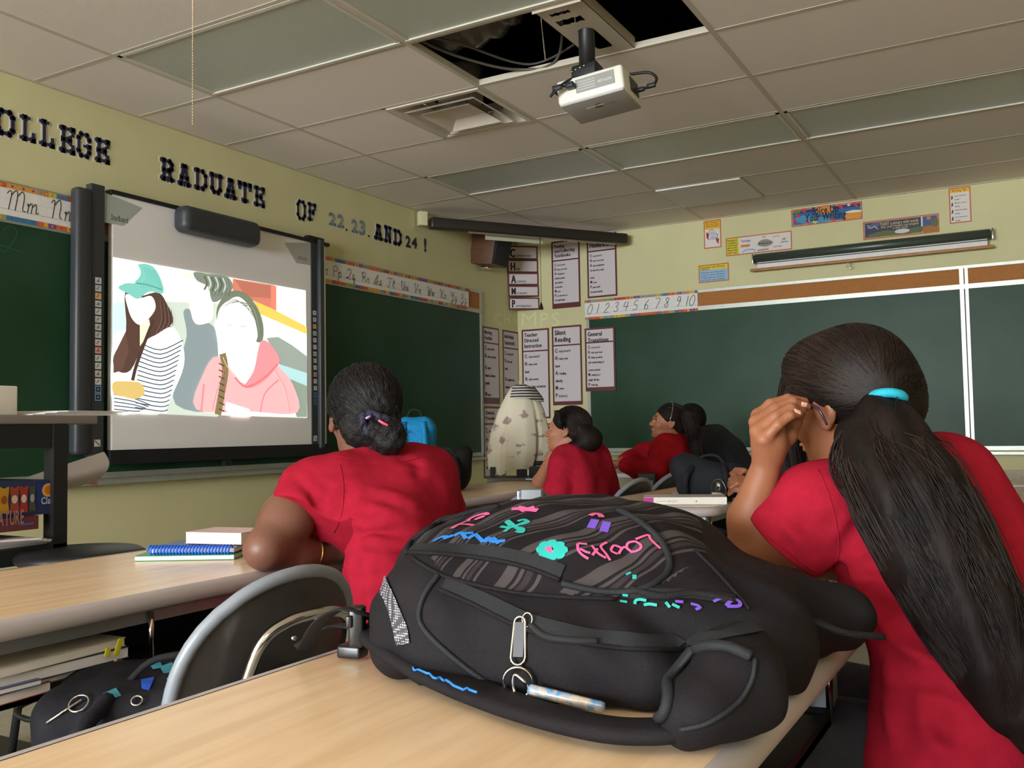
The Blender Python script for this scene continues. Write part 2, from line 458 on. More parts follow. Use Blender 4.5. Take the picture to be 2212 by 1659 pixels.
# =================================================================== the room
m_wall = mat('wall_paint', (207, 201, 156), 0.7, var=0.02, vscale=3.0, bump=0.05, bscale=120)
m_tile = mat('acoustic_tile', (234, 224, 216), 0.95, spec=0.1, col2=(224, 214, 206), vscale=260, bump=0.25, bscale=300)
m_tileb = mat('acoustic_tile_new', (236, 230, 224), 0.95, spec=0.1, col2=(228, 222, 216), vscale=260, bump=0.25, bscale=300)
m_grid = mat('grid_paint', (196, 186, 170), 0.5, spec=0.4)
m_lens = mat('prismatic_lens', (180, 184, 172), 0.3, spec=0.6, col2=(172, 176, 164), vscale=120, bump=0.4, bscale=500)
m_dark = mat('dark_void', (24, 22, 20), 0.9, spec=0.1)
m_floor = mat('floor_tile', (176, 166, 150), 0.45, col2=(160, 150, 136), vscale=40)
m_alu = mat('aluminium_trim', (176, 178, 170), 0.38, metal=0.55, spec=0.5, var=0.04, vscale=30)
m_board = mat('green_chalkboard', (28, 60, 38), 0.42, spec=0.22, col2=(38, 68, 50), vscale=2.2, detail=7.0, bump=0.04, bscale=600)
m_cork = mat('cork', (180, 124, 76), 0.9, spec=0.1, col2=(164, 108, 62), vscale=240, bump=0.3, bscale=400)
m_black = mat('black_plastic', (26, 26, 28), 0.45, spec=0.4, var=0.1, vscale=60)
m_dgrey = mat('charcoal_plastic', (52, 54, 57), 0.45, spec=0.45, var=0.06, vscale=60)
m_white = mat('white_plastic', (226, 222, 214), 0.4, spec=0.5)
m_paper = mat('white_paper', (228, 224, 222), 0.75, spec=0.2, var=0.02, vscale=30)
m_chrome = mat('chrome', (215, 212, 208), 0.12, metal=1.0)
m_ink = mat_attr('print_ink', 0.55)

def quad_wall(name, lo, hi, m): return tag(mk(name, MB().box(lo, hi), m), kind='structure')
T = 0.12
quad_wall('floor', (XL-T, YF-T, -T), (XR+T, YB+T, 0), m_floor)
quad_wall('wall_left', (XL-T, YF-T, 0), (XL, YB+T, ZC+0.75), m_wall)
quad_wall('wall_far', (XL, YB, 0), (XR+T, YB+T, ZC+0.75), m_wall)
quad_wall('wall_right', (XR, YF-T, 0), (XR+T, YB, ZC+0.75), m_wall)
wb_ = MB().box((XL, YF-T, 0), (XR, YF, WINZ[0])).box((XL, YF-T, WINZ[1]), (XR, YF, ZC+0.75))
xs = [XL] + [q for w in WINX for q in w] + [XR]
for i in range(0, len(xs), 2): wb_.box((xs[i], YF-T, WINZ[0]), (xs[i+1], YF, WINZ[1]))
tag(mk('wall_back', wb_, m_wall), kind='structure')
m_winf = mat('window_frame_paint', (150, 150, 145), 0.4)
for i, (a, b) in enumerate(WINX):
    w = MB(); z0, z1 = WINZ
    for lo, hi in (((a, YF-0.08, z0), (a+0.05, YF-0.03, z1)), ((b-0.05, YF-0.08, z0), (b, YF-0.03, z1)),
                   ((a, YF-0.08, z0), (b, YF-0.03, z0+0.05)), ((a, YF-0.08, z1-0.05), (b, YF-0.03, z1)),
                   ((a, YF-0.07, (z0+z1)/2-0.02), (b, YF-0.04, (z0+z1)/2+0.02))): w.box(lo, hi)
    tag(mk('window_%d' % (i+1), w, m_winf), kind='structure')

# ---- suspended ceiling: grid bars, lay-in tiles, light panels
GX = [XL] + [-3.654 + 1.22*k for k in range(6)] + [XR]
GY = [YF] + [3.344 + 0.61*k for k in range(-15, 7)] + [YB]
ceil = empty('ceiling', (0, 3, ZC)); tag(ceil, kind='structure')
tb = MB()
for x in GX[1:-1]: tb.box((x-0.012, YF, ZC+0.0002), (x+0.012, YB, ZC+0.03))
for y in GY[1:-1]: tb.box((XL, y-0.012, ZC+0.0006), (XR, y+0.012, ZC+0.03))
tb.box((XL, YF, ZC-0.003), (XL+0.022, YB, ZC+0.02)); tb.box((XL, YB-0.022, ZC-0.003), (XR, YB, ZC+0.02))
tb.box((-3.044-0.012, 3.954, ZC+0.0006), (-3.044+0.012, 4.564, ZC+0.03)); tb.box((-1.79-0.012, 6.394, ZC+0.0006), (-1.79+0.012, 7.004, ZC+0.03))
mk('ceiling_grid', tb, m_grid, ceil)
TROFF = []
tile_mesh = {}
def tile(x0, x1, y0, y1, m=m_tile, dz=0.0):
    g = 0.008
    key = (round(x1-x0, 3), round(y1-y0, 3), m.name)
    if key not in tile_mesh:
        o = mk('ceiling_tile', MB().box((x0+g, y0+g, ZC+0.002), (x1-g, y1-g, ZC+0.018)), m, ceil); tile_mesh[key] = o
    else:
        o = tile_mesh[key].copy(); COL.objects.link(o)
    o.location = ((x0+x1)/2, (y0+y1)/2 - 3, 0.002 + dz)
    o.rotation_euler = (random.uniform(-.0022, .0022), random.uniform(-.0012, .0012), 0)
    return o
for i in range(len(GX)-1):
    for j in range(len(GY)-1):
        x0, x1, y0, y1 = GX[i], GX[i+1], GY[j], GY[j+1]
        cx, cy = (x0+x1)/2, (y0+y1)/2
        if 3.4 < cy < 3.9 and -2.4 < cx < -1.25: continue                        # open cell with the projector mount
        if (2.74 < cy < 3.3 and -3.6 < cx < -1.25) or (5.2 < cy < 5.75 and -3.6 < cx < 0) or (-1.5 < cy < -.95 and (-2.4 < cx < -1.25 or .05 < cx < 1.2)):
            TROFF.append((x0, x1, y0, y1)); continue
        if 4.0 < cy < 4.5 and -3.6 < cx < -2.5: tile(x0, -3.044, y0, y1); continue  # other half holds the diffuser
        if 6.4 < cy < 7.0 and -2.4 < cx < -1.25: tile(x0, -1.79, y0, y1, m_tileb, -0.012); tile(-1.79, x1, y0, y1); continue
        tile(x0, x1, y0, y1)
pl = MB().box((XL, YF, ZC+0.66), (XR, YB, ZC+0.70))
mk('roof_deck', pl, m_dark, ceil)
m_gridb = mat('troffer_frame', (206, 200, 188), 0.35, spec=0.5)
TL = ['unlit ceiling light panel above the wide word RADUATE, left of the open ceiling gap', 'unlit ceiling light panel at top edge, touching the open ceiling gap',
      'unlit ceiling light panel nearest the far corner, left of two in its row', 'unlit ceiling light panel behind the projector, middle of its row', 'unlit ceiling light panel at right edge above the writing posters']
m_fill = mat('added_fill_lens', (255, 240, 214), .5, emit=9.0)  # glowing lens of panels added out of view to brighten table and shirts
seen = {(2, 0): 0, (2, 1): 1, (5, 0): 2, (5, 1): 3, (5, 2): 4}
for (x0, x1, y0, y1) in TROFF:
    lit = y0 < 0; r = 0 if y0 < 1 else (2 if y0 < 3 else 5); c = int(round((x0 + 3.654)/1.22)); k = seen.get((r, c))
    t = empty('light_panel', ((x0+x1)/2, (y0+y1)/2, ZC), TL[k] if k is not None else 'added fill light panel in the ceiling behind the camera, nearer the ' + ('left wall' if x0 < -1 else 'right wall'), 'ceiling light', 'added fill lights' if lit else None)
    f = MB(); a = 0.014
    f.box((x0+a, y0+a, ZC-0.001), (x1-a, y0+a+0.02, ZC+0.02)).box((x0+a, y1-a-0.02, ZC-0.003), (x1-a, y1-a, ZC+0.02))
    f.box((x0+a, y0+a, ZC-0.001), (x0+a+0.02, y1-a, ZC+0.02)).box((x1-a-0.02, y0+a, ZC-0.001), (x1-a, y1-a, ZC+0.02))
    mk('panel_frame', f, m_gridb, t)
    mk('lens', MB().box((x0+a+0.02, y0+a+0.02, ZC+0.004), (x1-a-0.02, y1-a-0.02, ZC+0.012)), m_fill if lit else m_lens, t)

# ---- what shows through the open cell: foil duct, hanger wires, cable, dark fan
m_foil = mat('duct_foil', (190, 186, 178), 0.38, metal=0.6, bump=1.0, bscale=26, var=0.25, vscale=18)
m_foild = mat('black_duct_wrap', (84, 80, 76), 0.25, spec=0.9, bump=1.0, bscale=30)
pts = catmull([V(-2.75, 3.50, 3.06), V(-2.3, 3.66, 3.05), V(-2.0, 3.62, 3.16), V(-1.5, 3.45, 3.25)], 14)
du = MB(); du.tube(pts, [0.17 + 0.012*math.sin(i*1.9) for i in range(len(pts))], 18)
mk('flexible_duct', du, m_foild, label='black foil duct sagging inside the open ceiling gap', cat='duct')
du = MB(); pts = catmull([V(-2.12, 3.50, 3.10), V(-1.9, 3.5, 3.14), V(-1.72, 3.42, 3.2)], 10)
du.tube(pts, [0.13 + 0.01*math.sin(i*2.3) for i in range(len(pts))], 16)
mk('duct_sleeve', du, m_foil, label='grey crumpled foil duct sleeve in the open ceiling gap beside the mount plate', cat='duct')
for a, b, w_ in ((V(-2.02, 3.90, 2.83), V(-2.02, 3.78, 3.40), 'middle of the open ceiling gap'), (V(-1.84, 3.88, 2.86), V(-1.80, 3.70, 3.40), 'open ceiling gap beside the mount plate')):
    mk('hanger_wire', MB().tube([a, b], 0.004, 5), m_chrome, label='thin bright hanger wire in the ' + w_, cat='wire')
m_cab = mat('cable_grey', (88, 82, 76), 0.5)
cb = MB(); cb.tube(catmull([V(-2.42, 3.37, 2.84), V(-2.36, 3.65, 2.835), V(-2.2, 3.91, 2.825), V(-1.98, 3.93, 2.83), V(-1.85, 3.75, 3.0), V(-1.74, 3.52, 3.2)], 10), 0.007, 6)
mk('plenum_cable', cb, m_cab, label='thick grey cable rising diagonally across the open ceiling gap', cat='cable')
cb = MB(); cb.tube(catmull([V(-2.40, 3.38, 2.85), V(-2.32, 3.6, 2.87), V(-2.12, 3.93, 2.84), V(-1.82, 3.92, 2.9)], 10), 0.006, 6)
mk('plenum_cable', cb, m_cab, label='thin grey cable sagging along the left edge of the open ceiling gap', cat='cable')

# ---- square ceiling diffuser (stepped cones over a round neck)
df = empty('ceiling_diffuser', (-2.74, 4.26, ZC), 'square white ceiling air diffuser with stepped plates, near the projector', 'air vent')
m_dif = mat('diffuser_paint', (206, 196, 184), 0.3, spec=0.5)
def ring(mb, a0, z0, a1, z1, c=(-2.739, 4.259)):
    q = []
    for a, z in ((a0, z0), (a1, z1)): q += [(c[0]-a, c[1]-a, z), (c[0]+a, c[1]-a, z), (c[0]+a, c[1]+a, z), (c[0]-a, c[1]+a, z)]
    mb.add(q, [(i, (i+1) % 4, 4+(i+1) % 4, 4+i) for i in range(4)])
mb = MB(); ring(mb, 0.292, ZC-0.006, 0.268, ZC-0.006); ring(mb, 0.268, ZC-0.006, 0.14, ZC+0.085); ring(mb, 0.292, ZC-0.006, 0.292, ZC+0.02)
mb.lathe([(0.125, 0.07), (0.125, 0.25)], (-2.739, 4.259, ZC), 24)
mk('diffuser_frame', mb, m_dif, df)
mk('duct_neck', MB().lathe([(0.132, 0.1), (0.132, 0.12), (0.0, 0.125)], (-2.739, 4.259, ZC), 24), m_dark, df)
mb = MB(); ring(mb, 0.225, ZC-0.014, 0.135, ZC+0.038); ring(mb, 0.225, ZC-0.014, 0.215, ZC-0.016); mk('diffuser_vane', mb, m_dif, df)
mb = MB(); ring(mb, 0.165, ZC-0.022, 0.10, ZC+0.02); ring(mb, 0.10, ZC+0.02, 0.001, ZC+0.012); mk('diffuser_plate', mb, m_dif, df)
for sx in (-1, 1):
    for sy in (-1, 1): mk('spring_clip', MB().tube([V(-2.739+sx*.1, 4.259+sy*.1, ZC+0.018), V(-2.739+sx*.17, 4.259+sy*.17, ZC+0.06)], 0.004, 5), m_chrome, df)

# ---- projector mount plate, column, projector
pm = empty('projector_mount', (-1.66, 3.65, ZC), 'cream steel projector mount plate in the open ceiling gap, black column', 'projector mount')
m_plate = mat('mount_plate_paint', (190, 178, 162), 0.4, spec=0.5)
x0, x1, y0, y1, zp = -1.80, -1.575, 3.36, 3.94, ZC+0.004
# plate drawn as strips that leave two ragged knock-outs and a slot open
bm = bmesh.new()
def loop(pts): return [bm.verts.new((x, y, zp)) for x, y in pts]
out = [(x0,y0),(x1,y0),(x1,y1),(x0,y1)]
def jag(xa, xb, ya, yb, n=7, s=3):
    r = random.Random(s); P = []
    for i in range(n): P.append((xa+(xb-xa)*i/(n-1), ya + (0.007 if i % 2 else 0)))
    for i in range(n): P.append((xb-(xb-xa)*i/(n-1), yb - (0.007 if i % 2 else 0)))
    return P
holes = [jag(-1.755, -1.665, 3.425, 3.455), jag(-1.765, -1.645, 3.50, 3.555), [(-1.72+0.034*math.cos(a), 3.655+0.034*math.sin(a)) for a in np.linspace(math.pi, 2*math.pi, 9)] +
         [(-1.686, 3.85), (-1.70, 3.87), (-1.74, 3.87), (-1.754, 3.85)]]
# the slot follows the column towards the far edge
holes[2] = [(-1.69 + 0.038*math.cos(a), 3.66 + 0.038*math.sin(a)) for a in np.linspace(math.pi, 2*math.pi, 9)] + [(-1.652, 3.85), (-1.66, 3.865), (-1.72, 3.865), (-1.728, 3.85)]
edges = []
for lp in [out] + holes:
    vs = loop(lp); edges += [bm.edges.new((vs[i], vs[(i+1) % len(vs)])) for i in range(len(vs))]
bmesh.ops.triangle_fill(bm, use_beauty=True, use_dissolve=False, edges=edges)
cs = MB(); bm.verts.index_update(); cs.add([v.co[:] for v in bm.verts], [[v.index for v in f.verts] for f in bm.faces]); bm.free()
for lo, hi in (((x0, y0, zp), (x0+0.004, y1, zp+0.05)), ((x1-0.004, y0, zp), (x1, y1, zp+0.05)), ((x0, y0-0.002, zp-0.014), (x1, y0+0.003, zp+0.004))): cs.box(lo, hi)
mk('mount_plate', cs, m_plate, pm)
pc = V(-1.69, 3.66, 0)
co = MB().lathe([(0.036, 2.62), (0.036, 3.1)], (pc[0], pc[1], 0), 16)
mk('column', co, m_black, pm)
PJ = D(1296, 205, 3.95)                       # projector body centre
pa = math.radians(5); pux = V(math.cos(pa), math.sin(pa), 0.10); pux = nrm(pux); puy = nrm(np.cross(V(0,0,1), pux)); puz = np.cross(pux, puy)
zt = PJ[2] + 0.055
co = MB().bbox((pc[0], pc[1], 2.60), pux*.058, puy*.05, V(0,0,.045), .008).bbox((pc[0]-.01, pc[1], 2.545), pux*.07, puy*.06, V(0,0,.03), .01)
co.obox((pc[0]-.03, pc[1], zt+0.02), pux*.10, puy*.08, puz*.012)
mk('tilt_head', co, m_black, pm)
bo = MB()
for i in range(4): bo.lathe([(0.006, 0), (0.006, .006), (0, .007)], V(pc[0]-0.05+0.02*i, pc[1]-0.052, 2.615+0.005*i), 8, axis=(0,-1,0))
mk('bolt', bo, m_chrome, pm)
pj = empty('projector', PJ, 'white video projector hanging from a black column under the ceiling gap', 'projector')
hx, hy, hz = 0.145, 0.13, 0.052
def pp(x, y, z): return PJ + pux*x + puy*y + puz*z
body = MB().bbox(PJ, pux*hx, puy*hy, puz*hz, 0.012); mk('projector_body', body, m_white, pj)
m_under = mat('projector_underside', (168, 164, 164), 0.45)
mk('underside', MB().bbox(pp(0, 0, -hz-0.001), pux*(hx-.006), puy*(hy-.006), puz*.004, .003), m_under, pj)
lb = Art(pp(-hx, -hy-0.001, -hz), pux, puz)
lb.rect(.085, .03, .255, .088, (150, 148, 146))
for i in range(4): lb.rect(.09, .04+i*.011, .17, .043+i*.011, (196, 194, 190))
lb.text('HITACHI', .183, .05, .016, (205, 203, 200), width=.06)
lb.make('side_label', pj)
sk = Art(pp(hx, -hy, -hz-0.0052), -pux, puy)
sk.rect(.155, .085, .20, .10, (238, 236, 230)); sk.rect(.12, .085, .15, .098, (238, 236, 230)); sk.rect(.13, .105, .165, .115, (40, 38, 38)); sk.rect(.13, .072, .155, .078, (90, 88, 86)); sk.rect(.07, .10, .10, .106, (130, 128, 128))
sk.make('bottom_sticker', pj)
mb = MB(); mb.obox(pp(hx+.001, 0.02, .0), puy*.055, puz*.03, pux*.002); mk('port_panel', mb, m_dgrey, pj)
mb = MB(); mb.lathe([(0.04, 0), (0.04, .012), (0.034, .014), (0.03, .004), (0, .004)], pp(-hx+.0, -.03, .005), 18, axis=-pux); mk('lens_ring', mb, m_dgrey, pj)
cbm = MB(); cbm.tube(catmull([pp(hx, .03, -.01), pp(hx+.03, .03, -.012), pp(hx+.075, .05, .0), pp(hx+.09, .06, .03), pp(hx+.06, .06, .062), pp(hx+.0, .05, .07), pp(hx-.06, .04, .075)], 8), .006, 7)
cbm.bbox(pp(hx+.02, .032, -.012), pux*.02, puy*.01, puz*.008, .003); cbm.bbox(pp(hx+.068, .045, -.002), pux*.018, puy*.009, puz*.009, .003)
mk('video_cable', cbm, m_black, pj)
cbm = MB(); cbm.tube(catmull([pp(-.06, -hy-.01, .01), pp(-.085, -hy-.03, .006), pp(-.11, -hy-.05, .004), pp(-.16, -hy-.04, -.02), pp(-.13, -hy-.03, .012), pp(-.08, -hy, .045), pp(-.03, -.06, .075)], 8), .005, 7)
cbm.bbox(pp(-.075, -hy-.02, .01), pux*.018, puy*.02, puz*.011, .004); cbm.bbox(pp(-.125, -hy-.045, .006), pux*.02, puy*.01, puz*.01, .003)
mk('power_cable', cbm, m_black, pj)

# ---- beaded pull chain near the camera
top = D(415, 60, 2.3); e = D(416, 268, 2.3)
mb = MB(); n = int((ZC - e[2])/0.0075)
mb.tube([V(e[0], e[1], ZC), e], 0.0008, 4)
for i in range(n): mb.ball((e[0], e[1], e[2] + i*0.0075), 0.0019, 5, 4)
mk('pull_chain', mb, mat('brass_bead', (206, 180, 140), 0.35, metal=0.5), label='thin beaded pull chain hanging from the ceiling at left', cat='chain')

# =================================================================== boards on the walls
def chalkboard(name, label, P, ux, n, y0, y1, zt, zb, zc, strips, divs=()):
    # P(u,z,d): point at u along the wall, height z, distance d out of the wall
    root = empty(name, P((y0+y1)/2, zb, 0), label, 'chalkboard')
    def slab(u0, u1, z0, z1, d0, d1):
        mb = MB(); q = [P(u, z, d) for d in (d0, d1) for u, z in ((u0, z0), (u1, z0), (u1, z1), (u0, z1))]
        return mb.add(q, [(0,3,2,1), (4,5,6,7), (0,1,5,4), (1,2,6,5), (2,3,7,6), (3,0,4,7)])
    seg = [y0] + list(divs) + [y1]
    for a, b in zip(seg[:-1], seg[1:]):
        mk('chalk_panel', slab(a, b, zb, zt, 0.0, 0.012), m_board, root)
        mk('cork_strip', slab(a, b, zt+0.035, zc, 0.0, 0.013), m_cork, root)
    mk('rail', slab(y0, y1, zt, zt+0.035, 0, 0.02), m_alu, root)
    mk('top_rail', slab(y0, y1, zc, zc+0.022, 0, 0.02), m_alu, root)
    for u in (y0, y1): mk('side_rail', slab(u-0.014, u+0.014, zb-0.02, zc+0.022, 0, 0.021), m_alu, root)
    for u in divs: mk('divider', slab(u-0.032, u-0.004, zb-0.01, zc+0.02, 0, 0.024), m_alu, root); mk('divider', slab(u+0.004, u+0.026, zb-0.01, zc+0.02, 0, 0.022), m_alu, root)
    mk('bottom_rail', slab(y0, y1, zb-0.03, zb, 0, 0.02), m_alu, root)
    mk('chalk_tray', slab(y0, y1, zb-0.06, zb-0.04, 0, 0.075), m_alu, root)
    return root, slab
PL_ = lambda u, z, d: V(XL + d, u, z)
PF_ = lambda u, z, d: V(u, YB - d, z)
bl, slabL = chalkboard('chalkboard', 'green chalkboard on the left wall behind the projection board', PL_, 1, 1, 0.4, 6.86, 2.075, 0.87, 2.25, ())
br, slabF = chalkboard('chalkboard', 'green chalkboard with white rails on the far wall at right', PF_, 1, 1, -3.52, 3.2, 2.035, 0.885, 2.185, (), divs=(-0.48,))
# chalk smears and a faint chalk figure
a_ = Art(V(XL+0.0125, 0, 0), V(0, 1, 0), V(0, 0, 1))
c0 = onX(20, 520, XL)
a_.stroke([(c0[1]-.04, c0[2]+.04), (c0[1]+.0, c0[2]+.07), (c0[1]+.03, c0[2]+.03), (c0[1]-.03, c0[2]-.06), (c0[1]-.05, c0[2]-.03), (c0[1]+.06, c0[2]-.05)], .004, (54, 92, 72))
a_.make('chalk_mark', bl)

# ---- interactive whiteboard
SX = XL + 0.06
sb = empty('interactive_whiteboard', (SX, 3.94, 0.95), 'wide interactive whiteboard showing a projected photo of people', 'whiteboard')
y0, y1, z0, z1 = 3.13, 4.775, 0.985, 2.315
m_wb = mat('whiteboard_surface', (238, 234, 234), 0.55, spec=0.25)
ya, yb_ = onX(223, 700, SX+.02)[1], onX(672, 700, SX+.02)[1]
mk('board_surface', MB().box((SX-0.02, y0, z0), (SX+0.018, y1, z1)), m_wb, sb)
SF = SX + 0.0185
fr = MB().box((SX-.02, y0-.02, z1), (SX+.03, y1+.03, z1+.022)); mk('top_frame', fr, m_black, sb)
fr = MB().box((SX-.02, y0-.02, z0-.075), (SX+.035, y1+.03, z0)); mk('bottom_frame', fr, m_black, sb)
zt_ = onX(190, 412, SX+.05)[2]
fr = MB().box((SX-.02, ya-.075, z0-.03), (SX+.026, ya, z1+.03)); fr.bbox((SX+.0, ya-.115, (z0+zt_)/2), V(.034,0,0), V(0,.045,0), V(0,0,(zt_-z0)/2+.02), .02)
mk('left_post', fr, m_dgrey, sb)
fr = MB().box((SX-.02, yb_, z0-.03), (SX+.026, yb_+.055, z1+.02)); fr.bbox((SX+.02, yb_+.075, (z0+z1)/2), V(.035,0,0), V(0,.022,0), V(0,0,(z1-z0)/2+.03), .01)
mk('right_post', fr, m_dgrey, sb)
ic = Art(V(SX+.0262, 0, 0), V(0, 1, 0), V(0, 0, 1))
def icons(yc, pa_, pb_, n, s):
    za, zb2 = pa_, pb_
    for i in range(n):
        z = za + (zb2-za)*i/(n-1); c = [(205,205,205), (190,196,200), (214,170,110), (200,200,196), (205,205,205), (200,200,200), (198,198,198), (190,190,190), (208,196,190), (214,150,130), (200,200,196), (190,206,190), (206,186,180), (200,200,200)][i % 14]
        if i >= n-2:
            ic.rect(yc-s, z-s, yc+s, z+s, (120, 160, 200)); ic.rect(yc-s*.75, z-s*.75, yc+s*.75, z+s*.75, (50, 52, 56)); ic.rect(yc-s*.2, z-s*.2, yc+s*.2, z+s*.2, (150, 180, 210))
        else:
            ic.rect(yc-s, z-s*.9, yc+s, z+s*.9, c); ic.stroke([(yc-s*.5, z-s*.4), (yc+s*.3, z+s*.5)], s*.25, (90, 90, 94)); 
            if i % 3 == 0: ic.ell(yc+s*.2, z-s*.2, s*.3, s*.3, (120, 122, 130), 8)
zi0, zi1 = onX(215, 606, SX+.035)[2], onX(215, 858, SX+.035)[2]
icons(ya-.035, zi0, zi1, 16, .018); ic.make('icon_strip', sb); ic = Art(V(SX+.0262, 0, 0), V(0, 1, 0), V(0, 0, 1)); icons(yb_+.027, onX(677, 675, SX+.035)[2], onX(677, 868, SX+.035)[2], 14, .016)
ic.make('icon_strip', sb)
for yc in (ya-.035, yb_+.027): ic = Art(V(SX+.0262, 0, 0), V(0, 1, 0), V(0, 0, 1)); ic.rect(yc-.018, z0-.0+.02, yc+.018, z0+.055, (196, 192, 188)); ic.stroke([(yc+.014, z0+.024), (yc-.014, z0+.05)], .005, (60, 60, 62)); ic.make('corner_mark', sb)
cr = Art(V(SF, 0, 0), V(0, 1, 0), V(0, 0, 1))
def sp(px, py): q = onX(px, py, SF); return (q[1], q[2])
cr.poly([(ya, z1), sp(307, 449), sp(266, 488), sp(222, 480)], (172, 178, 172)); cr.text('StarBoard', sp(240, 470)[0], sp(238, 474)[1], .042, (70, 74, 76), width=sp(270, 473)[0]-sp(233, 470)[0]); cr.make('printed_corner', sb)
cr = Art(V(SF, 0, 0), V(0, 1, 0), V(0, 0, 1)); cr.poly([sp(614, 524), (yb_, z1), (yb_, sp(670, 573)[1]), sp(640, 568)], (176, 174, 172)); cr.text('HITACHI', sp(644, 558)[0], sp(644, 560)[1], .03, (96, 96, 98), width=.085)
cr.make('printed_corner', sb)
# pen tray lamp housing clamped over the top edge
ca, cb2 = onX(392, 475, SX+.1), onX(560, 505, SX+.1)
hb = SDF(0.02); hb.box(((SX+.075), (ca[1]+cb2[1])/2, (onX(480, 490, SX+.1)[2])), (.06, (cb2[1]-ca[1])/2, .075), rd=.045)
vs, fs = hb.mesh(0.012); mkfast('sensor_bar', vs, fs, m_dgrey, sb)
mk('bracket', MB().box((SX-.01, 4.6, z1+.02), (SX+.03, 4.75, z1+.045)), m_black, sb); mk('bracket', MB().box((SX+.0, y0+.75, z0-.11), (SX+.03, y0+.80, z0-.07)), m_black, sb)

# projected picture (light on the board)
pic = Art(V(SF+0.002, 0, 0), V(0, 1, 0), V(0, 0, 1)); m_pic = mat_attr('projected_light', 0.8, emit=1.0, spec=0.0)
W_ = [sp(243, 556), sp(660, 628), sp(663, 902), sp(243, 890)]
def P2(*l): return [sp(x, y) for x, y in l]
pic.poly(W_[::-1], (250, 252, 246))
pic.poly(P2((243,655),(300,650),(300,760),(243,790))[::-1], (196, 222, 222))
pic.poly(P2((300,650),(470,655),(470,900),(360,894))[::-1], (196, 208, 196))
pic.poly(P2((502,602),(590,616),(590,668),(560,664),(548,650),(502,636))[::-1], (206, 124, 104)); pic.poly(P2((506,604),(584,617),(584,645),(530,640))[::-1], (180, 110, 92))
pic.poly(P2((585,616),(596,618),(596,672),(585,668))[::-1], (226, 130, 110))
pic.poly(P2((548,650),(585,666),(662,706),(662,722),(560,678))[::-1], (232, 200, 96))
pic.poly(P2((560,678),(662,722),(662,800),(600,770))[::-1], (224, 240, 238))
pic.poly(P2((575,730),(600,728),(630,746),(662,770),(662,806),(600,786))[::-1], (150, 160, 152))
pic.poly(P2((600,786),(662,806),(662,836),(612,816))[::-1], (176, 216, 220)); pic.poly(P2((610,812),(662,834),(662,901),(640,901))[::-1], (140, 156, 142))
# person behind: grey top, dark curled hair
pic.blob(P2((395,675),(408,668),(420,690),(460,705),(470,760),(468,880),(378,874),(385,790),(402,725)), (134, 148, 150))
pic.blob(P2((405,605),(420,600),(450,612),(460,680),(440,700),(415,690)), (252, 252, 244))
pic.poly(P2((388,588),(410,592),(416,602),(398,600))[::-1], (250, 232, 200))
pic.blob(P2((418,588),(450,592),(490,598),(502,622),(480,644),(458,652),(448,620),(424,606)), (122, 132, 118))
for k in range(6): pic.stroke([sp(440+8*k, 596+k), sp(446+8*k, 612+k), sp(440+8*k, 626+k)], .012, (190, 200, 186) if k % 2 else (90, 98, 88))
# left person: teal cap, long dark hair, striped top
pic.blob(P2((243,735),(275,715),(330,700),(368,702),(392,740),(396,790),(372,850),(350,890),(300,892),(243,880)), (246, 252, 250))
for k in range(15):
    t = k/14.0; pic.stroke([sp(300-10*t, 740+140*t), sp(345, 756+132*t), sp(394-34*t, 735+150*t)], .006, (72, 82, 96))
for k in range(5): pic.stroke([sp(244, 852+8*k), sp(285, 860+7*k), sp(325-6*k, 876+3*k)], .006, (84, 92, 104))
pic.blob(P2((243,826),(275,824),(302,828),(310,850),(290,862),(262,856),(243,850)), (206, 178, 110))
pic.blob(P2((268,632),(300,640),(340,632),(360,660),(372,695),(340,720),(310,740),(280,800),(250,800),(243,770),(270,715)), (84, 62, 54))
pic.poly(P2((243,770),(270,715),(276,760),(262,800),(243,806))[::-1], (96, 72, 62))
pic.blob(P2((270,636),(300,644),(325,640),(334,665),(318,690),(300,702),(284,690),(274,665)), (252, 250, 236))
pic.poly(P2((300,702),(320,690),(324,715),(300,748))[::-1], (246, 240, 196))
pic.blob(P2((282,582),(305,570),(330,578),(346,606),(350,634),(320,630),(296,646),(275,635),(253,622),(270,612),(290,610)), (120, 188, 178))
pic.blob(P2((284,580),(294,572),(302,590),(292,606),(276,604)), (236, 250, 246)); pic.stroke([sp(292, 612), sp(318, 616), sp(348, 626)], .008, (86, 150, 142))
pic.stroke(P2((330,690),(310,740),(292,790),(284,822)), .02, (74, 56, 50))
pic.stroke(P2((281,678),(288,681),(296,680)), .004, (222, 190, 170)); pic.stroke(P2((278,657),(290,660)), .003, (222, 200, 180))
# right person: pink hooded top, long braid
pic.blob(P2((468,660),(490,632),(520,630),(548,655),(566,700),(562,740),(530,720),(500,660),(476,700),(466,690)), (116, 124, 106))
pic.blob(P2((422,884),(436,810),(470,770),(530,830),(566,738),(590,760),(600,790),(630,830),(640,891),(540,889)), (248, 176, 178))
pic.blob(P2((562,736),(590,755),(600,785),(560,830),(525,836),(546,800)), (240, 146, 152))
pic.stroke(P2((598,786),(570,815),(530,836),(505,815)), .012, (222, 116, 124)); pic.stroke(P2((600,820),(570,850),(560,890)), .010, (232, 134, 140)); pic.stroke(P2((438,830),(432,890)), .012, (232, 134, 140))
pic.blob(P2((470,672),(490,650),(515,642),(540,670),(554,720),(548,745),(540,790),(528,826),(505,800),(480,765),(466,720)), (255, 254, 250))
pic.stroke(P2((488,704),(498,702)), .005, (190, 186, 176)); pic.stroke(P2((516,706),(530,704)), .005, (190, 186, 176))
pic.stroke(P2((478,764),(484,800),(476,850),(468,896)), .05, (134, 116, 84), n=6)
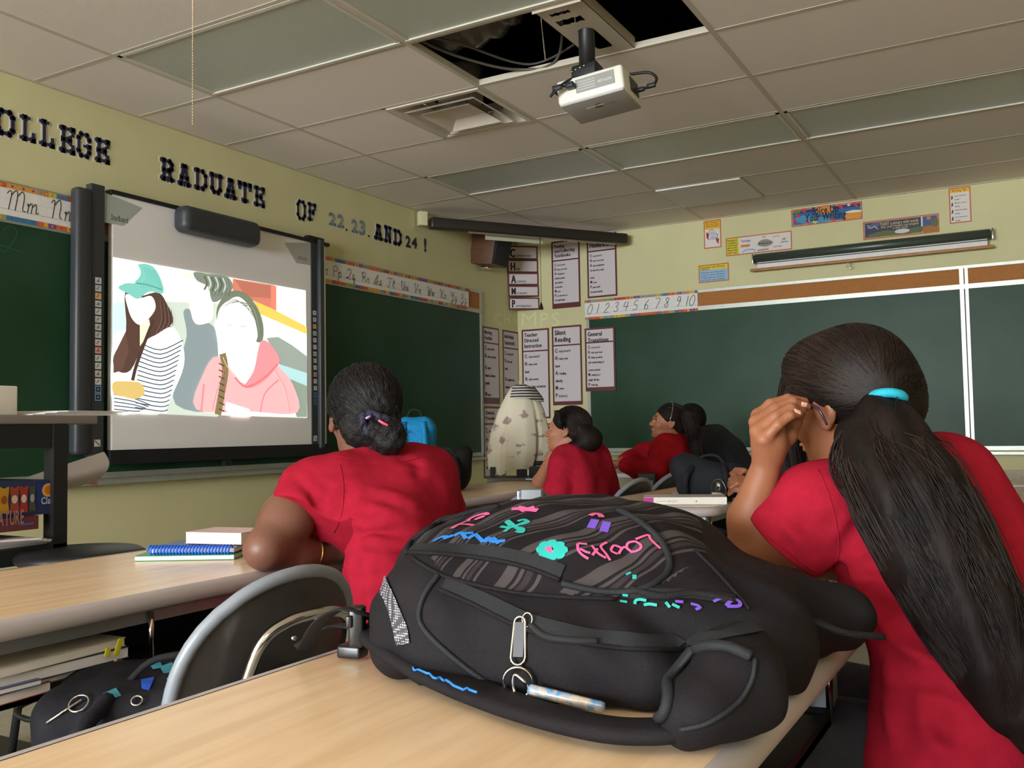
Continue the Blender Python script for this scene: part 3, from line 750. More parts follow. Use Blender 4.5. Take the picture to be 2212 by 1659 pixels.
for k in range(8): pic.stroke([sp(470, 785+14*k), sp(482, 791+14*k)], .008, (86, 74, 56))
pic.poly(P2((486,868),(510,876),(536,884),(540,900),(500,898),(484,884))[::-1], (255, 240, 240))
for k in range(9): pic.stroke([sp(306+3*k, 576+1*k), sp(312+4*k, 600+2*k), sp(300+6*k, 622)], .0035, (104, 170, 160))
for k in range(7): pic.stroke([sp(342+4*k, 650+3*k), sp(346+4*k, 690+2*k), sp(332+4*k, 725-3*k)], .004, (64, 46, 40) if k % 2 else (116, 92, 80))
for k in range(8): pic.stroke([sp(478+6*k, 664-3*k if k < 5 else 652+4*(k-5)), sp(500+7*k, 646+3*k), sp(540+3*k, 668+8*k)], .0035, (92, 100, 84) if k % 2 else (150, 156, 138))
for k in range(6): pic.stroke([sp(452+7*k, 600), sp(458+7*k, 622), sp(450+8*k, 640)], .004, (86, 94, 84))
pic.stroke(P2((478,772),(486,790),(500,806),(520,824)), .005, (222, 190, 160)); pic.stroke(P2((500,742),(512,748),(526,744)), .004, (226, 200, 186)); pic.stroke(P2((508,716),(506,728),(512,731)), .003, (232, 220, 206))
pic.stroke(P2((480,800),(466,840),(455,885)), .004, (216, 120, 128)); pic.stroke(P2((590,800),(612,840),(622,890)), .006, (232, 140, 146)); pic.stroke(P2((395,735),(385,780),(372,840)), .004, (190, 206, 204))
pic.make('projected_picture', sb, m_pic)
# =================================================================== things on the walls
EX, EY, EZ = V(1,0,0), V(0,1,0), V(0,0,1)
MAROON = (96, 40, 44); INK = (38, 30, 34); CARD = (206, 196, 200)
class Wall:                                   # u along the wall (to the viewer's right), d out of the wall
    def __init__(s, kind, d=0.0): s.kind = kind; s.d = d
    def uz(s, px, py):
        q = onX(px, py, XL+s.d) if s.kind == 'L' else onY(px, py, YB-s.d)
        return (q[1] if s.kind == 'L' else q[0]), q[2]
    def P(s, u, z, e=0.0): return V(XL+s.d+e, u, z) if s.kind == 'L' else V(u, YB-s.d-e, z)
    @property
    def ux(s): return EY if s.kind == 'L' else EX
    def slab(s, u0, z0, u1, z1, t=0.003, e=0.0):
        mb = MB(); q = [s.P(u, z, dd) for dd in (e, e+t) for u, z in ((u0, z0), (u1, z0), (u1, z1), (u0, z1))]
        return mb.add(q, [(0,3,2,1), (4,5,6,7), (0,1,5,4), (1,2,6,5), (2,3,7,6), (3,0,4,7)])
    def art(s, u, z, e): return Art(s.P(u, z, e), s.ux, EZ)
WL, WF = Wall('L'), Wall('F'); WLb, WFb = Wall('L', 0.022), Wall('F', 0.0225)
m_card = mat('laminated_card', CARD, 0.28, spec=0.5)
def rules(w, px0, py0, px1, py1, title, lines, label, hl=0.28, foot=0.0, tsize=None, lsize=None, extra=0.0, cat='poster', group='classroom rule posters'):
    u0, zt = w.uz(px0, py0); u1, _ = w.uz(px1, py0); _, zb = w.uz(px0, py1)
    W, H = u1-u0, zt-zb; root = empty('rule_poster', w.P((u0+u1)/2, zb), label, cat, group)
    mk('card', w.slab(u0, zb, u1, zt), mat('maroon_card', MAROON, 0.35), root)
    a = w.art(u0, zb, 0.003); b = 0.055*W
    yh = H*(1-hl); f = H*foot
    a.rect(b, yh+b*.4, W-b, H-b, CARD); a.rect(b, b+f, W-b, yh-b*.4, CARD)
    n = len(title); ts = tsize or min((H*hl-2.6*b)/n*0.95, W*.26)
    for i, t in enumerate(title): a.text(t, b*1.9, H-b*1.3-ts*(i+.92), ts*.95, INK, 1, .69, width=min(W-3.6*b, textpolys(t, ts*.95, 1, .76)[1]))
    y = yh - b*1.2; ls = lsize or W*.135
    for t in lines:
        if y - ls*1.2 < b+f: break
        if t == '': y -= ls*.7; continue
        big = len(t) > 1 and t[1] == ':'
        if big:
            w0 = a.text(t[:2], b*1.9, y-ls, ls*1.12, INK, 1, .62); a.text(t[2:].strip(), b*1.9+w0+ls*.2, y-ls, ls*.72, INK, 1, .66, width=min(W-4.6*b-w0, textpolys(t[2:].strip(), ls*.72, 1, .66)[1]))
        else: a.text(t, b*1.9, y-ls, ls*.8, INK, 1, .66, width=min(W-3.6*b, textpolys(t, ls*.8, 1, .66)[1]))
        y -= ls*1.34 + extra
    a.make('poster_print', root); return root
rules(WF, 1191, 523, 1252, 668, ['Passing', 'out/Collecting', 'Textbooks'], ['C: voice level 0', 'H: raise your hand', 'A: Designated', 'student passes', 'out/collects', 'textbooks', 'M: none', 'P: set the book on', 'the right hand', 'corner of your desk'],
      'maroon edged poster headed Passing out/Collecting Textbooks', .29, .05, lsize=.030)
rules(WF, 1267, 500, 1331, 645, ['Collecting', 'Homework'], ['C: voice level 0', 'H: raise your hand', 'A: pass assignment', 'forward in a neat', '', 'stack', 'M: none', 'P: pass work', 'forward neatly'], 'maroon edged poster headed Collecting Homework', .31, .0, lsize=.032)
rules(WF, 1127, 713, 1186, 905, ['Teacher', 'Directed', 'Instruction'], ['C: voice level 0', 'H: raise your', 'hand', 'A: take notes', 'and/or pay attention', 'M: none', 'P: sitting'], 'maroon edged poster headed Teacher Directed Instruction, partly behind draped cloth', .245, .0, lsize=.043, extra=.012)
rules(WF, 1192, 706, 1256, 876, ['Silent', 'Reading'], ['C: voice level 0', 'H: raise your', 'hand', 'A: reading', 'silently', 'M: none', 'P: (s.l.a.n.t.)', 'position and', 'reading'], 'maroon edged poster headed Silent Reading', .245, .025, lsize=.043, extra=.01)
rules(WFb, 1263, 710, 1328, 846, ['General', 'Transitions'], ['C: voice level 0', 'H: raise your hand', 'A: lining up quietly', 'and transitioning to', '', 'a new location', 'M: walking in a', 'single file line', 'P: following', '', 'directions'], 'maroon edged poster headed General Transitions, on the far chalkboard', .23, .035, tsize=.055, lsize=.033)
rules(WF, 1197, 886, 1258, 1030, ['Tests', 'Quizzes'], ['C: voice level 0', 'H: raise your hand', 'A: test', 'M: none', 'P: sitting'], 'maroon edged poster below Silent Reading, mostly behind a head with a bun', .28, lsize=.043)
rules(WL, 1042, 704, 1077, 872, ['Morning', 'Routine'], ['C: voice level 0', 'H: raise your hand', '', 'A: enter,', 'unpack, sharpen', 'pencils', '', 'M: none', 'P: complete', 'direction'], 'maroon edged poster headed Morning Routine', .21, .06, lsize=.045, extra=.008)
rules(WL, 1085, 712, 1119, 880, ['Individual', 'Seatwork'], ['C: voice level 0', 'H: raise your', 'hand', '', 'A: complete the', 'class/or', 'assignment', '', 'M: none'], 'maroon edged poster headed Individual Seatwork, beside the room corner', .23, .0, lsize=.045, extra=.008)
rules(WL, 1043, 877, 1090, 1034, ['Dismissal', 'Procedures'], ['C: voice level', 'H: raise', 'A: line up', 'pack', 'stack chairs', '', 'M: none', 'P: sit'], 'maroon edged poster headed Dismissal Procedures, behind the draped cloth', .25, .0, lsize=.05, extra=.012)

# five word cards bridging the corner
for L_, rest, pt, pb in (('C', 'onversation', 531, 560), ('H', 'elp', 561, 589), ('A', 'ctivity', 589, 616), ('M', 'ovement', 617, 641), ('P', 'articipation', 643, 669)):
    i = 'CHAMP'.index(L_); a0 = onX(1095+i, pt, XL+.006); a1 = onY(1161+i, pt+3, YB-.006); b0 = onX(1095+i, pb, XL+.006)
    ux = nrm(V(a1[0]-a0[0], a1[1]-a0[1], 0)); W = np.linalg.norm((a1-a0)[:2]); H = a0[2]-b0[2]
    o = V(a0[0], a0[1], b0[2]); un = np.cross(ux, EZ)
    root = empty('word_card', o + ux*W/2, 'narrow maroon edged card reading %s%s, across the corner' % (L_, rest), 'sign', 'corner word cards')
    mk('card', MB().obox(o + ux*W/2 + EZ*H/2 - un*.0015, ux*W/2, EZ*H/2, un*.0015), mat('maroon_card', MAROON, 0.35), root)
    a = Art(o, ux, EZ); a.rect(.012, .014, W-.012, H-.012, CARD); w0 = a.text(L_, .03, .022, H*.86, INK, 1, .62)
    a.text(rest, .034+w0, .026, H*.30, INK, 1, .8, width=min(W*.5, textpolys(rest, H*.30, 1, .8)[1])); a.make('card_print', root)
# pale letters across the corner
for ch, px, w in (('C', 1069, 'L'), ('H', 1089, 'L'), ('A', 1108, 'L'), ('M', 1127, 'F'), ('P', 1168, 'F'), ('S', 1192, 'F')):
    wl = WL if w == 'L' else WF; u, z = wl.uz(px, 705 if w == 'F' else 700); zt = wl.uz(px, 674)[1]
    g, wd = textpolys(ch, (zt-z)*1.36, 0, 1.0); mb = MB()
    tw = wl.uz(px + {'C': 18, 'H': 15, 'A': 10, 'M': 36, 'P': 20, 'S': 21}[ch], 700)[0]-u
    for q, fs in g:
        a_ = [wl.P(u + x*tw/max(wd, .01), z + y, .0012) for x, y in q]; mb.add(a_, fs)
    mk('vinyl_letter', mb, mat('pale_vinyl', (214, 216, 164), 0.3, spec=0.6), label='pale yellow-green letter %s of the large word CHAMPS in the corner' % ch, cat='letter', group='pale corner letters')

# ---- block letters along the left wall
SLAB = {
 'O': [((0,.2),(0,.8)),((1,.2),(1,.8)),((.22,1),(.78,1)),((.22,0),(.78,0)),((0,.8),(.22,1)),((1,.8),(.78,1)),((0,.2),(.22,0)),((1,.2),(.78,0))],
 'L': [((.3,0),(.3,1)),((.0,1),(.6,1)),((0,0),(1,0)),((1,0),(1,.28))],
 'E': [((.24,0),(.24,1)),((0,1),(1,1)),((0,0),(1,0)),((.24,.5),(.72,.5)),((1,1),(1,.76)),((1,0),(1,.26)),((.72,.38),(.72,.62))],
 'G': [((0,.2),(0,.8)),((.22,1),(.78,1)),((.22,0),(.8,0)),((0,.8),(.22,1)),((1,.8),(.78,1)),((0,.2),(.22,0)),((1,.2),(.8,0)),((1,.2),(1,.46)),((1,.46),(.55,.46)),((1,.8),(1,.72))],
 'R': [((.22,0),(.22,1)),((0,1),(.75,1)),((0,0),(.46,0)),((.22,.48),(.75,.48)),((.92,.62),(.92,.86)),((.75,1),(.92,.86)),((.75,.48),(.92,.62)),((.62,.46),(.9,0)),((.72,0),(1.08,0))],
 'A': [((.16,0),(.42,1)),((.84,0),(.58,1)),((.3,1),(.7,1)),((.26,.34),(.74,.34)),((-.02,0),(.36,0)),((.64,0),(1.02,0))],
 'D': [((.22,0),(.22,1)),((0,1),(.74,1)),((0,0),(.74,0)),((1,.22),(1,.78)),((.74,1),(1,.78)),((.74,0),(1,.22))],
 'U': [((.12,.2),(.12,1)),((.88,.2),(.88,1)),((.3,0),(.7,0)),((.12,.2),(.3,0)),((.88,.2),(.7,0)),((-.04,1),(.34,1)),((.66,1),(1.04,1))],
 'T': [((.5,0),(.5,1)),((0,1),(1,1)),((0,1),(0,.74)),((1,1),(1,.74)),((.28,0),(.72,0))],
 'F': [((.24,0),(.24,1)),((0,1),(1,1)),((0,0),(.52,0)),((.24,.5),(.74,.5)),((1,1),(1,.74)),((.74,.38),(.74,.62))],
 'N': [((.16,0),(.16,1)),((.84,0),(.84,1)),((.16,1),(.84,0)),((-.04,1),(.28,1)),((-.04,0),(.38,0)),((.62,1),(1.04,1))],
}
m_navy = mat('navy_foam', (38, 34, 62), 0.6, var=0.12, vscale=40); m_edge = mat('white_edge', (206, 204, 196), 0.7)
def strokes2d(segs, W, H, t, grow, lift, mb, w, u0, z0, mi, th):
    mb.mi = mi
    for (x0, y0), (x1, y1) in segs:
        p = V(x0*W, y0*H); q = V(x1*W, y1*H); d = nrm(q-p); n = V(-d[1], d[0]); e = t/2+grow
        p = p - d*(t/2*0.98+grow); q = q + d*(t/2*0.98+grow)
        c = [p+n*e, p-n*e, q-n*e, q+n*e]
        vs = [w.P(u0+k[0], z0+k[1], lift) for k in c] + [w.P(u0+k[0], z0+k[1], lift+th) for k in c]
        mb.add(vs, [(0,1,2,3), (7,6,5,4), (0,4,5,1), (1,5,6,2), (2,6,7,3), (3,7,4,0)])
def slab_letter(ch, x0, x1, yt, yb, label, grp):
    u0, zt = WL.uz(x0, yt); u1, _ = WL.uz(x1, yt); _, zb = WL.uz(x0, yb); t = (u1-u0)*.20
    W = u1-u0-t; H = zt-zb-t; mb = MB()
    strokes2d(SLAB[ch], W, H, t, .007, 0.0, mb, WL, u0+t/2, zb+t/2, 1, .002)
    strokes2d(SLAB[ch], W, H, t, 0.0, 0.0005, mb, WL, u0+t/2, zb+t/2, 0, .0045)
    mk('wall_letter', mb, [m_navy, m_edge], label=label, cat='letter', group=grp)
for ch, x0, x1, yt, yb, lb in (('O', -8, 31, 232, 287, 'O at the left edge, first shown of the word OLLEGE'), ('L', 42, 75, 247, 299, 'first L of the word OLLEGE, after the O'), ('L', 84, 116, 257, 311, 'second L of the word OLLEGE, before the E'), ('E', 127, 160, 270, 325, 'E between L and G in the word OLLEGE'),
    ('G', 167, 195, 284, 336, 'G of the word OLLEGE'), ('E', 204, 235, 297, 346, 'last E of the word OLLEGE'), ('R', 345, 375, 340, 386, 'R of the word RADUATE'), ('A', 383, 412, 352, 397, 'first A of the word RADUATE, after the R'), ('D', 418, 446, 362, 406, 'D of the word RADUATE'),
    ('U', 452, 480, 372, 415, 'U of the word RADUATE'), ('A', 484, 511, 383, 425, 'second A of the word RADUATE, after the U'), ('T', 514, 542, 391, 433, 'T of the word RADUATE'), ('E', 547, 570, 401, 442, 'E of the word RADUATE'), ('O', 641, 659, 431, 472, 'O of the word OF'), ('F', 663, 681, 437, 474, 'F of the word OF')):
    slab_letter(ch, x0, x1, yt, yb, 'navy block letter ' + lb, 'navy wall letters')
for ch, x0, x1, yt, yb in (('A', 807, 826, 483, 515), ('N', 829, 845, 487, 521), ('D', 848, 866, 494, 527)):
    slab_letter(ch, x0, x1, yt, yb, 'dark block letter %s of the word AND' % ch, 'navy wall letters')
m_blue = mat('blue_foil', (58, 96, 138), 0.4, col2=(150, 160, 160), vscale=30)
def plain(chs, x0, x1, yt, yb, m, label, sq=1.0, ext=0.0):
    u0, zb = WL.uz(x0, yb); u1 = WL.uz(x1, yb)[0]; zt = WL.uz(x0, yt)[1]; g, w = textpolys(chs, (zt-zb)*1.37*sq, 1)
    mb = MB(); gb = (zt-zb)*.03; y0 = min(q[:, 1].min() for q, fs in g)
    for q, fs in g:
        for dx_, dy_ in ((0, 0), (gb, 0), (-gb, 0), (0, gb), (0, -gb)): mb.add([WL.P(u0+x*(u1-u0)/w+dx_, zb + y + dy_ - (y0 if ext else 0), .003+dx_*.01+dy_*.02) for x, y in q], fs)
    mk('wall_number' if chs[0].isdigit() else 'wall_punctuation', mb, m, label=label, cat='letter', group='wall numbers and marks')
plain('2', 710, 727, 457, 484, m_blue, 'blue patterned first digit two of the wall number twenty-two'); plain('2', 729, 744, 461, 489, m_blue, 'blue patterned second digit two of the wall number twenty-two')
plain(',', 746, 752, 487, 499, m_navy, 'dark comma after the blue wall number twenty-two', 1.0, 1)
plain('2', 759, 774, 472, 500, m_blue, 'blue patterned digit two of the wall number twenty-three'); plain('3', 776, 790, 475, 505, m_blue, 'blue patterned digit three ending the wall number twenty-three')
plain(',', 794, 800, 501, 512, m_navy, 'dark comma between the number twenty-three and the word AND', 1.0, 1)
plain('2', 876, 888, 508, 532, m_navy, 'dark digit two of the wall number twenty-four'); plain('4', 889, 902, 511, 534, m_navy, 'dark digit four of the wall number twenty-four'); plain('!', 916, 922, 514, 542, m_navy, 'dark exclamation mark ending the wall words')

# ---- handwriting strips
PAL = [(206, 104, 52), (214, 176, 58), (150, 152, 90), (60, 120, 160), (176, 60, 70), (198, 90, 50), (212, 150, 60), (120, 70, 130), (150, 150, 140)]
CUR = {  # single-stroke cursive shapes in a unit box (x, y)
 'M': [[(0,.75),(.1,.9),(.2,.8),(.16,0)],[(.2,.7),(.38,.98),(.48,.75),(.46,0)],[(.48,.7),(.68,.98),(.8,.7),(.8,.1),(.95,.05)]],
 'N': [[(0,.75),(.12,.92),(.22,.8),(.2,0)],[(.22,.65),(.5,.98),(.66,.7),(.66,.15),(.85,.06)]],
 'm': [[(0,.35),(.08,.45),(.1,.3),(.08,0)],[(.1,.3),(.25,.5),(.34,.35),(.32,0)],[(.34,.3),(.52,.5),(.62,.3),(.62,.06),(.8,.1)]],
 'n': [[(0,.35),(.1,.46),(.14,.3),(.12,0)],[(.14,.28),(.36,.5),(.5,.3),(.5,.05),(.72,.12)]],
 'O': [[(.5,.98),(.1,.8),(.05,.3),(.4,0),(.75,.3),(.7,.8),(.4,.95),(.5,.75),(.9,.85)]], 'o': [[(.4,.48),(.1,.35),(.1,.08),(.4,0),(.6,.2),(.5,.42),(.4,.48),(.75,.42)]],
 'P': [[(.2,.8),(.25,0)],[(.05,.75),(.35,.98),(.75,.85),(.7,.55),(.25,.45)]], 'p': [[(.0,.2),(.2,.48),(.12,-.4)],[(.2,.35),(.45,.5),(.6,.25),(.4,0),(.2,.08)],[(.45,.02),(.75,.12)]],
 'Q': [[(.1,.75),(.35,.98),(.7,.8),(.6,.4),(.15,.05),(.05,.12),(.3,.15),(.8,.0)]], 'q': [[(.5,.42),(.25,.5),(.08,.2),(.3,0),(.5,.3),(.5,-.35),(.62,-.3),(.55,.0),(.8,.15)]],
 'R': [[(.2,.85),(.22,0)],[(.02,.75),(.3,.98),(.7,.85),(.6,.55),(.25,.48),(.5,.4),(.85,.02)]], 'r': [[(0,.1),(.2,.5),(.22,.4),(.45,.38),(.4,.08),(.65,.1)]],
 'S': [[(0,.1),(.5,.9),(.65,.85),(.45,.5),(.65,.2),(.4,0),(.05,.1),(.8,.35)]], 's': [[(0,.05),(.3,.5),(.45,.2),(.25,0),(.05,.08),(.65,.12)]],
 'T': [[(.0,.75),(.2,.95),(.9,.9)],[(.5,.9),(.45,.15),(.2,0),(.0,.2)]], 't': [[(0,.1),(.35,.85),(.28,.1),(.5,.02),(.6,.12)],[(.1,.58),(.6,.6)]],
 'U': [[(0,.75),(.15,.95),(.2,.3),(.45,0),(.65,.4),(.66,.95)],[(.66,.5),(.7,.05),(.9,.1)]], 'u': [[(0,.2),(.12,.48),(.15,.1),(.4,.05),(.52,.48)],[(.52,.3),(.56,.04),(.75,.12)]],
 'V': [[(0,.75),(.15,.95),(.35,0),(.7,.85),(.85,.8)]], 'v': [[(0,.3),(.12,.46),(.3,.02),(.52,.42),(.7,.38)]],
 'W': [[(0,.75),(.12,.95),(.2,.1),(.35,.05),(.5,.7),(.52,.05),(.65,.05),(.85,.9)]], 'w': [[(0,.3),(.1,.46),(.2,.03),(.38,.42),(.42,.03),(.6,.1),(.68,.44),(.85,.4)]],
 'X': [[(0,.75),(.15,.92),(.6,.03),(.8,.1)],[(.75,.92),(.15,.02)]], 'x': [[(0,.3),(.12,.46),(.4,.03),(.6,.1)],[(.5,.46),(.08,.02)]],
 'Y': [[(0,.75),(.12,.92),(.2,.5),(.4,.45),(.6,.9)],[(.6,.9),(.5,-.2),(.2,-.4),(.2,-.2),(.75,.1)]], 'y': [[(0,.3),(.1,.46),(.18,.1),(.4,.1),(.5,.46)],[(.5,.46),(.4,-.3),(.2,-.4),(.25,-.2),(.7,.12)]],
 'Z': [[(.1,.7),(.4,.95),(.6,.7),(.2,.4),(.5,.4),(.55,0),(.3,-.4),(.15,-.3),(.75,.1)]], 'z': [[(.0,.35),(.25,.48),(.35,.3),(.15,.05),(.38,.02),(.3,-.35),(.12,-.35),(.6,.1)]],
 '0': [[(.4,.98),(.1,.6),(.15,.05),(.45,.0),(.7,.45),(.6,.95),(.4,.98)]], '1': [[(.5,.98),(.3,0)]], '2': [[(.2,.75),(.5,.98),(.7,.75),(.4,.35),(.05,0),(.7,.02)]], '3': [[(.2,.85),(.5,.98),(.65,.75),(.35,.52),(.62,.3),(.35,0),(.05,.12)]],
 '4': [[(.35,.95),(.15,.45),(.75,.45)],[(.7,.95),(.45,0)]], '5': [[(.75,.95),(.35,.95),(.25,.55),(.6,.5),(.6,.15),(.3,0),(.05,.1)]], '6': [[(.65,.95),(.25,.5),(.15,.1),(.45,0),(.6,.3),(.35,.45),(.18,.25)]], '7': [[(.15,.95),(.75,.95),(.3,0)]],
 '8': [[(.65,.85),(.4,.98),(.25,.75),(.55,.4),(.4,0),(.12,.2),(.5,.55),(.65,.85)]], '9': [[(.65,.7),(.4,.5),(.25,.7),(.45,.98),(.66,.8),(.55,.3),(.3,0)]]}
def strip(w, u0, u1, zb, zt, items, name, label, hcap, stroke, off=0):
    root = empty(name, w.P((u0+u1)/2, zb), label, 'banner')
    mk('card', w.slab(u0, zb, u1, zt, .002), m_paper, root)
    W, H = u1-u0, zt-zb; bh = H*.13; r = random.Random(4); x = 0.0; i = off; AB = [w.art(u0, zb, .002), w.art(u0, zb, .002)]
    while x < W:
        d = min(r.uniform(.022, .06), W-x)
        for yy in (0, H-bh):
            a = AB[1 if yy else 0]; c = PAL[(i + (3 if yy else 0)) % 9]; a.rect(x, yy, x+d, yy+bh, c)
            a.ell(x+d*.5, yy+bh*.5, min(d, bh)*.28, min(d, bh)*.28, PAL[(i+4) % 9], 8)
        x += d; i += 1 if r.random() < .5 else 0
        i += 1 if r.random() < .4 else 0
    for a in AB: a.make('border_pattern', root)
    a = w.art(u0, zb, .0022); base = H*.30
    a.rect(0, base-.001, W, base+.001, (150, 146, 146)); a.rect(0, base+hcap*.5-.0006, W, base+hcap*.5+.0006, (190, 186, 186))
    for txt, uc, ww in items:
        n = len(txt)
        for k, ch in enumerate(txt):
            cw = ww/n*(1.15 if ch.isupper() or n == 1 else .85); xo = uc-u0-ww/2 + (0 if k == 0 else ww*.56)
            for st in CUR[ch]: a.stroke([(xo + p[0]*cw + p[1]*hcap*.14, base + p[1]*hcap) for p in st], stroke, (54, 50, 54), n=4)
    a.make('handwriting', root)
_, zst = WLb.uz(1012, 624); _, zsb = WLb.uz(1012, 665); zst = 2.262; zsb = 2.085
ub0 = WLb.uz(0, 430)[0]; U = lambda px, py: WLb.uz(px, py)[0]
strip(WLb, ub0-.5, U(169, 470), zsb, zst, [('Mm', (U(10, 430)+U(90, 440))/2, U(90, 440)-U(10, 430)), ('Nn', (U(106, 445)+U(160, 460))/2, U(160, 460)-U(106, 445))], 'handwriting_strip', 'cursive alphabet strip with Mm and Nn, left of the whiteboard', .10, .0045)
it = [(a, U(x, 600+ (x-700)*.2), .115) for a, x in (('Oo', 698), ('Pp', 728), ('Qq', 758), ('Rr', 790), ('Ss', 817), ('Tt', 845), ('Uu', 874), ('Vv', 902), ('Ww', 930), ('Xx', 957), ('Yy', 980), ('Zz', 1001))]
strip(WLb, U(686, 600), U(1012, 640), zsb, zst, it, 'handwriting_strip', 'long cursive alphabet strip from Oo to Zz, right of the whiteboard', .075, .0042, 3)
UF = lambda px, py: WFb.uz(px, py)[0]
zt2 = 2.205; zb2 = 2.03
it = [(a, UF(x, 650), .06) for a, x in zip('0123456789', (1274, 1291, 1310, 1331, 1351, 1372, 1396, 1419, 1440, 1465))]
it += [('1', UF(1484, 645), .05), ('0', UF(1495, 643), .06)]
Wf2 = Wall('F', 0.022)
strip(Wf2, UF(1263, 640), UF(1507, 640), zb2, zt2, it, 'number_strip', 'number strip from 0 to 10 above the far chalkboard', .085, .005, 2)

# ---- writing posters on the far wall
OR = (190, 84, 44)
def sheet(tl, tr, bl, name, label, fn, edge=OR, b=.008, bg=(222, 214, 210)):
    u0, z1 = WF.uz(*tl); u1, _ = WF.uz(*tr); _, z0 = WF.uz(*bl); W, H = u1-u0, z1-z0
    root = empty(name, WF.P((u0+u1)/2, z0), label, 'poster', 'writing posters')
    mk('card', WF.slab(u0, z0, u1, z1, .002), mat('orange_card', edge, 0.5), root)
    a = WF.art(u0, z0, .002); a.rect(b, b, W-b, H-b, bg); fn(a, W, H); a.make('poster_print', root)
def f_chili(a, W, H):
    a.rect(.008, H*.68, W-.008, H-.008, (226, 176, 40))
    for i, t in enumerate(('Spicy sentences', 'use strong', 'verbs and nouns')): a.text(t, .016, H*(.90-.07*i), .016, (120, 84, 30), 1, .6, width=W*.75)
    a.ell(W*.52, H*.52, W*.22, H*.07, (188, 190, 206)); a.ell(W*.52, H*.36, W*.20, H*.07, (176, 180, 204))
    a.blob([(W*.16, H*.58), (W*.3, H*.5), (W*.26, H*.36), (W*.34, H*.28), (W*.16, H*.38)], (168, 44, 44)); a.blob([(W*.7, H*.34), (W*.88, H*.3), (W*.84, H*.18), (W*.9, H*.1), (W*.74, H*.2)], (172, 46, 44))
    a.stroke([(W*.3, H*.55), (W*.4, H*.66), (W*.6, H*.62)], .004, (60, 50, 60)); a.stroke([(W*.75, H*.33), (W*.8, H*.48), (W*.7, H*.44)], .004, (60, 50, 60))
sheet((1520, 478), (1557, 475), (1521, 538), 'poster', 'small poster of two red chili peppers under a yellow heading', f_chili)
def f_vocab(a, W, H):
    a.rect(.008, .008, W*.2, H-.008, (216, 196, 50))
    for i, t in enumerate(('Brainstorm', 'vocabulary', 'words and', 'phrases', 'that go with', 'your topic')): a.text(t, .014, H*(.80-.135*i), .02, (84, 90, 30), 1, .62, width=W*.15)
    a.text('flamingo', W*.24, H*.68, .026, (40, 60, 110), 1, .8); a.text('orange', W*.24, H*.42, .026, (206, 110, 50), 1, .8); a.rect(W*.23, H*.40, W*.37, H*.53, (212, 120, 64))
    a.stroke([(W*.25, H*.12), (W*.32, H*.24), (W*.42, H*.22), (W*.45, H*.12)], .012, (140, 176, 214)); a.text('powerful', W*.49, H*.10, .026, (44, 38, 50), 1, .8)
    a.blob([(W*.49, H*.42), (W*.52, H*.62), (W*.6, H*.7), (W*.68, H*.62), (W*.72, H*.45), (W*.62, H*.3)], (138, 136, 132)); a.text('Brainstorm', W*.51, H*.44, .026, (50, 48, 48), 1, .7, width=W*.19)
    a.text('wind', W*.56, H*.8, .02, (110, 104, 90), 1, .7); a.text('spinning', W*.72, H*.76, .02, (206, 150, 110), 1, .8); a.text('hot heat', W*.73, H*.2, .022, (190, 96, 80), 1, .8); a.text('tall', W*.86, H*.56, .024, (70, 80, 80), 1, .8); a.text('pinkness', W*.84, H*.42, .018, (90, 90, 130), 1, .8)
sheet((1568, 515), (1710, 497), (1569, 554), 'poster', 'wide word-cloud poster with a yellow end panel', f_vocab)
def f_spice(a, W, H):
    a.rect(.012, .012, W-.012, H-.012, (44, 104, 160))
    a.blob([(W*.03, H*.4), (W*.2, H*.1), (W*.45, H*.05), (W*.6, H*.2), (W*.3, H*.5), (W*.15, H*.6)], (70, 146, 190)); a.rect(.012, H*.72, W-.012, H-.012, (52, 52, 110))
    a.blob([(W*.42, H*.92), (W*.35, H*.7), (W*.5, H*.5), (W*.6, H*.75), (W*.52, H*.93)], (222, 140, 52)); a.blob([(W*.76, H*.12), (W*.8, H*.4), (W*.97, H*.42), (W*.96, H*.1)], (224, 150, 44)); a.blob([(W*.74, H*.45), (W*.86, H*.55), (W*.98, H*.5), (W*.97, H*.4)], (226, 222, 206))
    for x, y in ((.05, .3), (.17, .85), (.7, .8), (.9, .82), (.22, .18), (.58, .16), (.09, .6)):
        a.blob([(W*(x-.03), H*(y+.12)), (W*(x+.02), H*(y+.1)), (W*(x+.04), H*(y-.12)), (W*x, H*(y-.04))], (206, 52, 60))
    a.blob([(W*.03, H*.9), (W*.12, H*.92), (W*.13, H*.78), (W*.04, H*.76)], (90, 130, 50)); a.rect(W*.8, H*.8, W*.84, H*.95, (226, 190, 160)); a.blob([(W*.3, H*.2), (W*.34, H*.05), (W*.38, H*.18)], (236, 196, 70))
    a.text('Spice Up', W*.30, H*.56, .085, (26, 26, 34), 1, .8, width=W*.38); a.text('Your Writing', W*.20, H*.2, .085, (26, 26, 34), 1, .8, width=W*.58)
sheet((1709, 454), (1862, 432), (1711, 491), 'poster', 'bright blue banner reading Spice Up Your Writing', f_spice, b=.010)
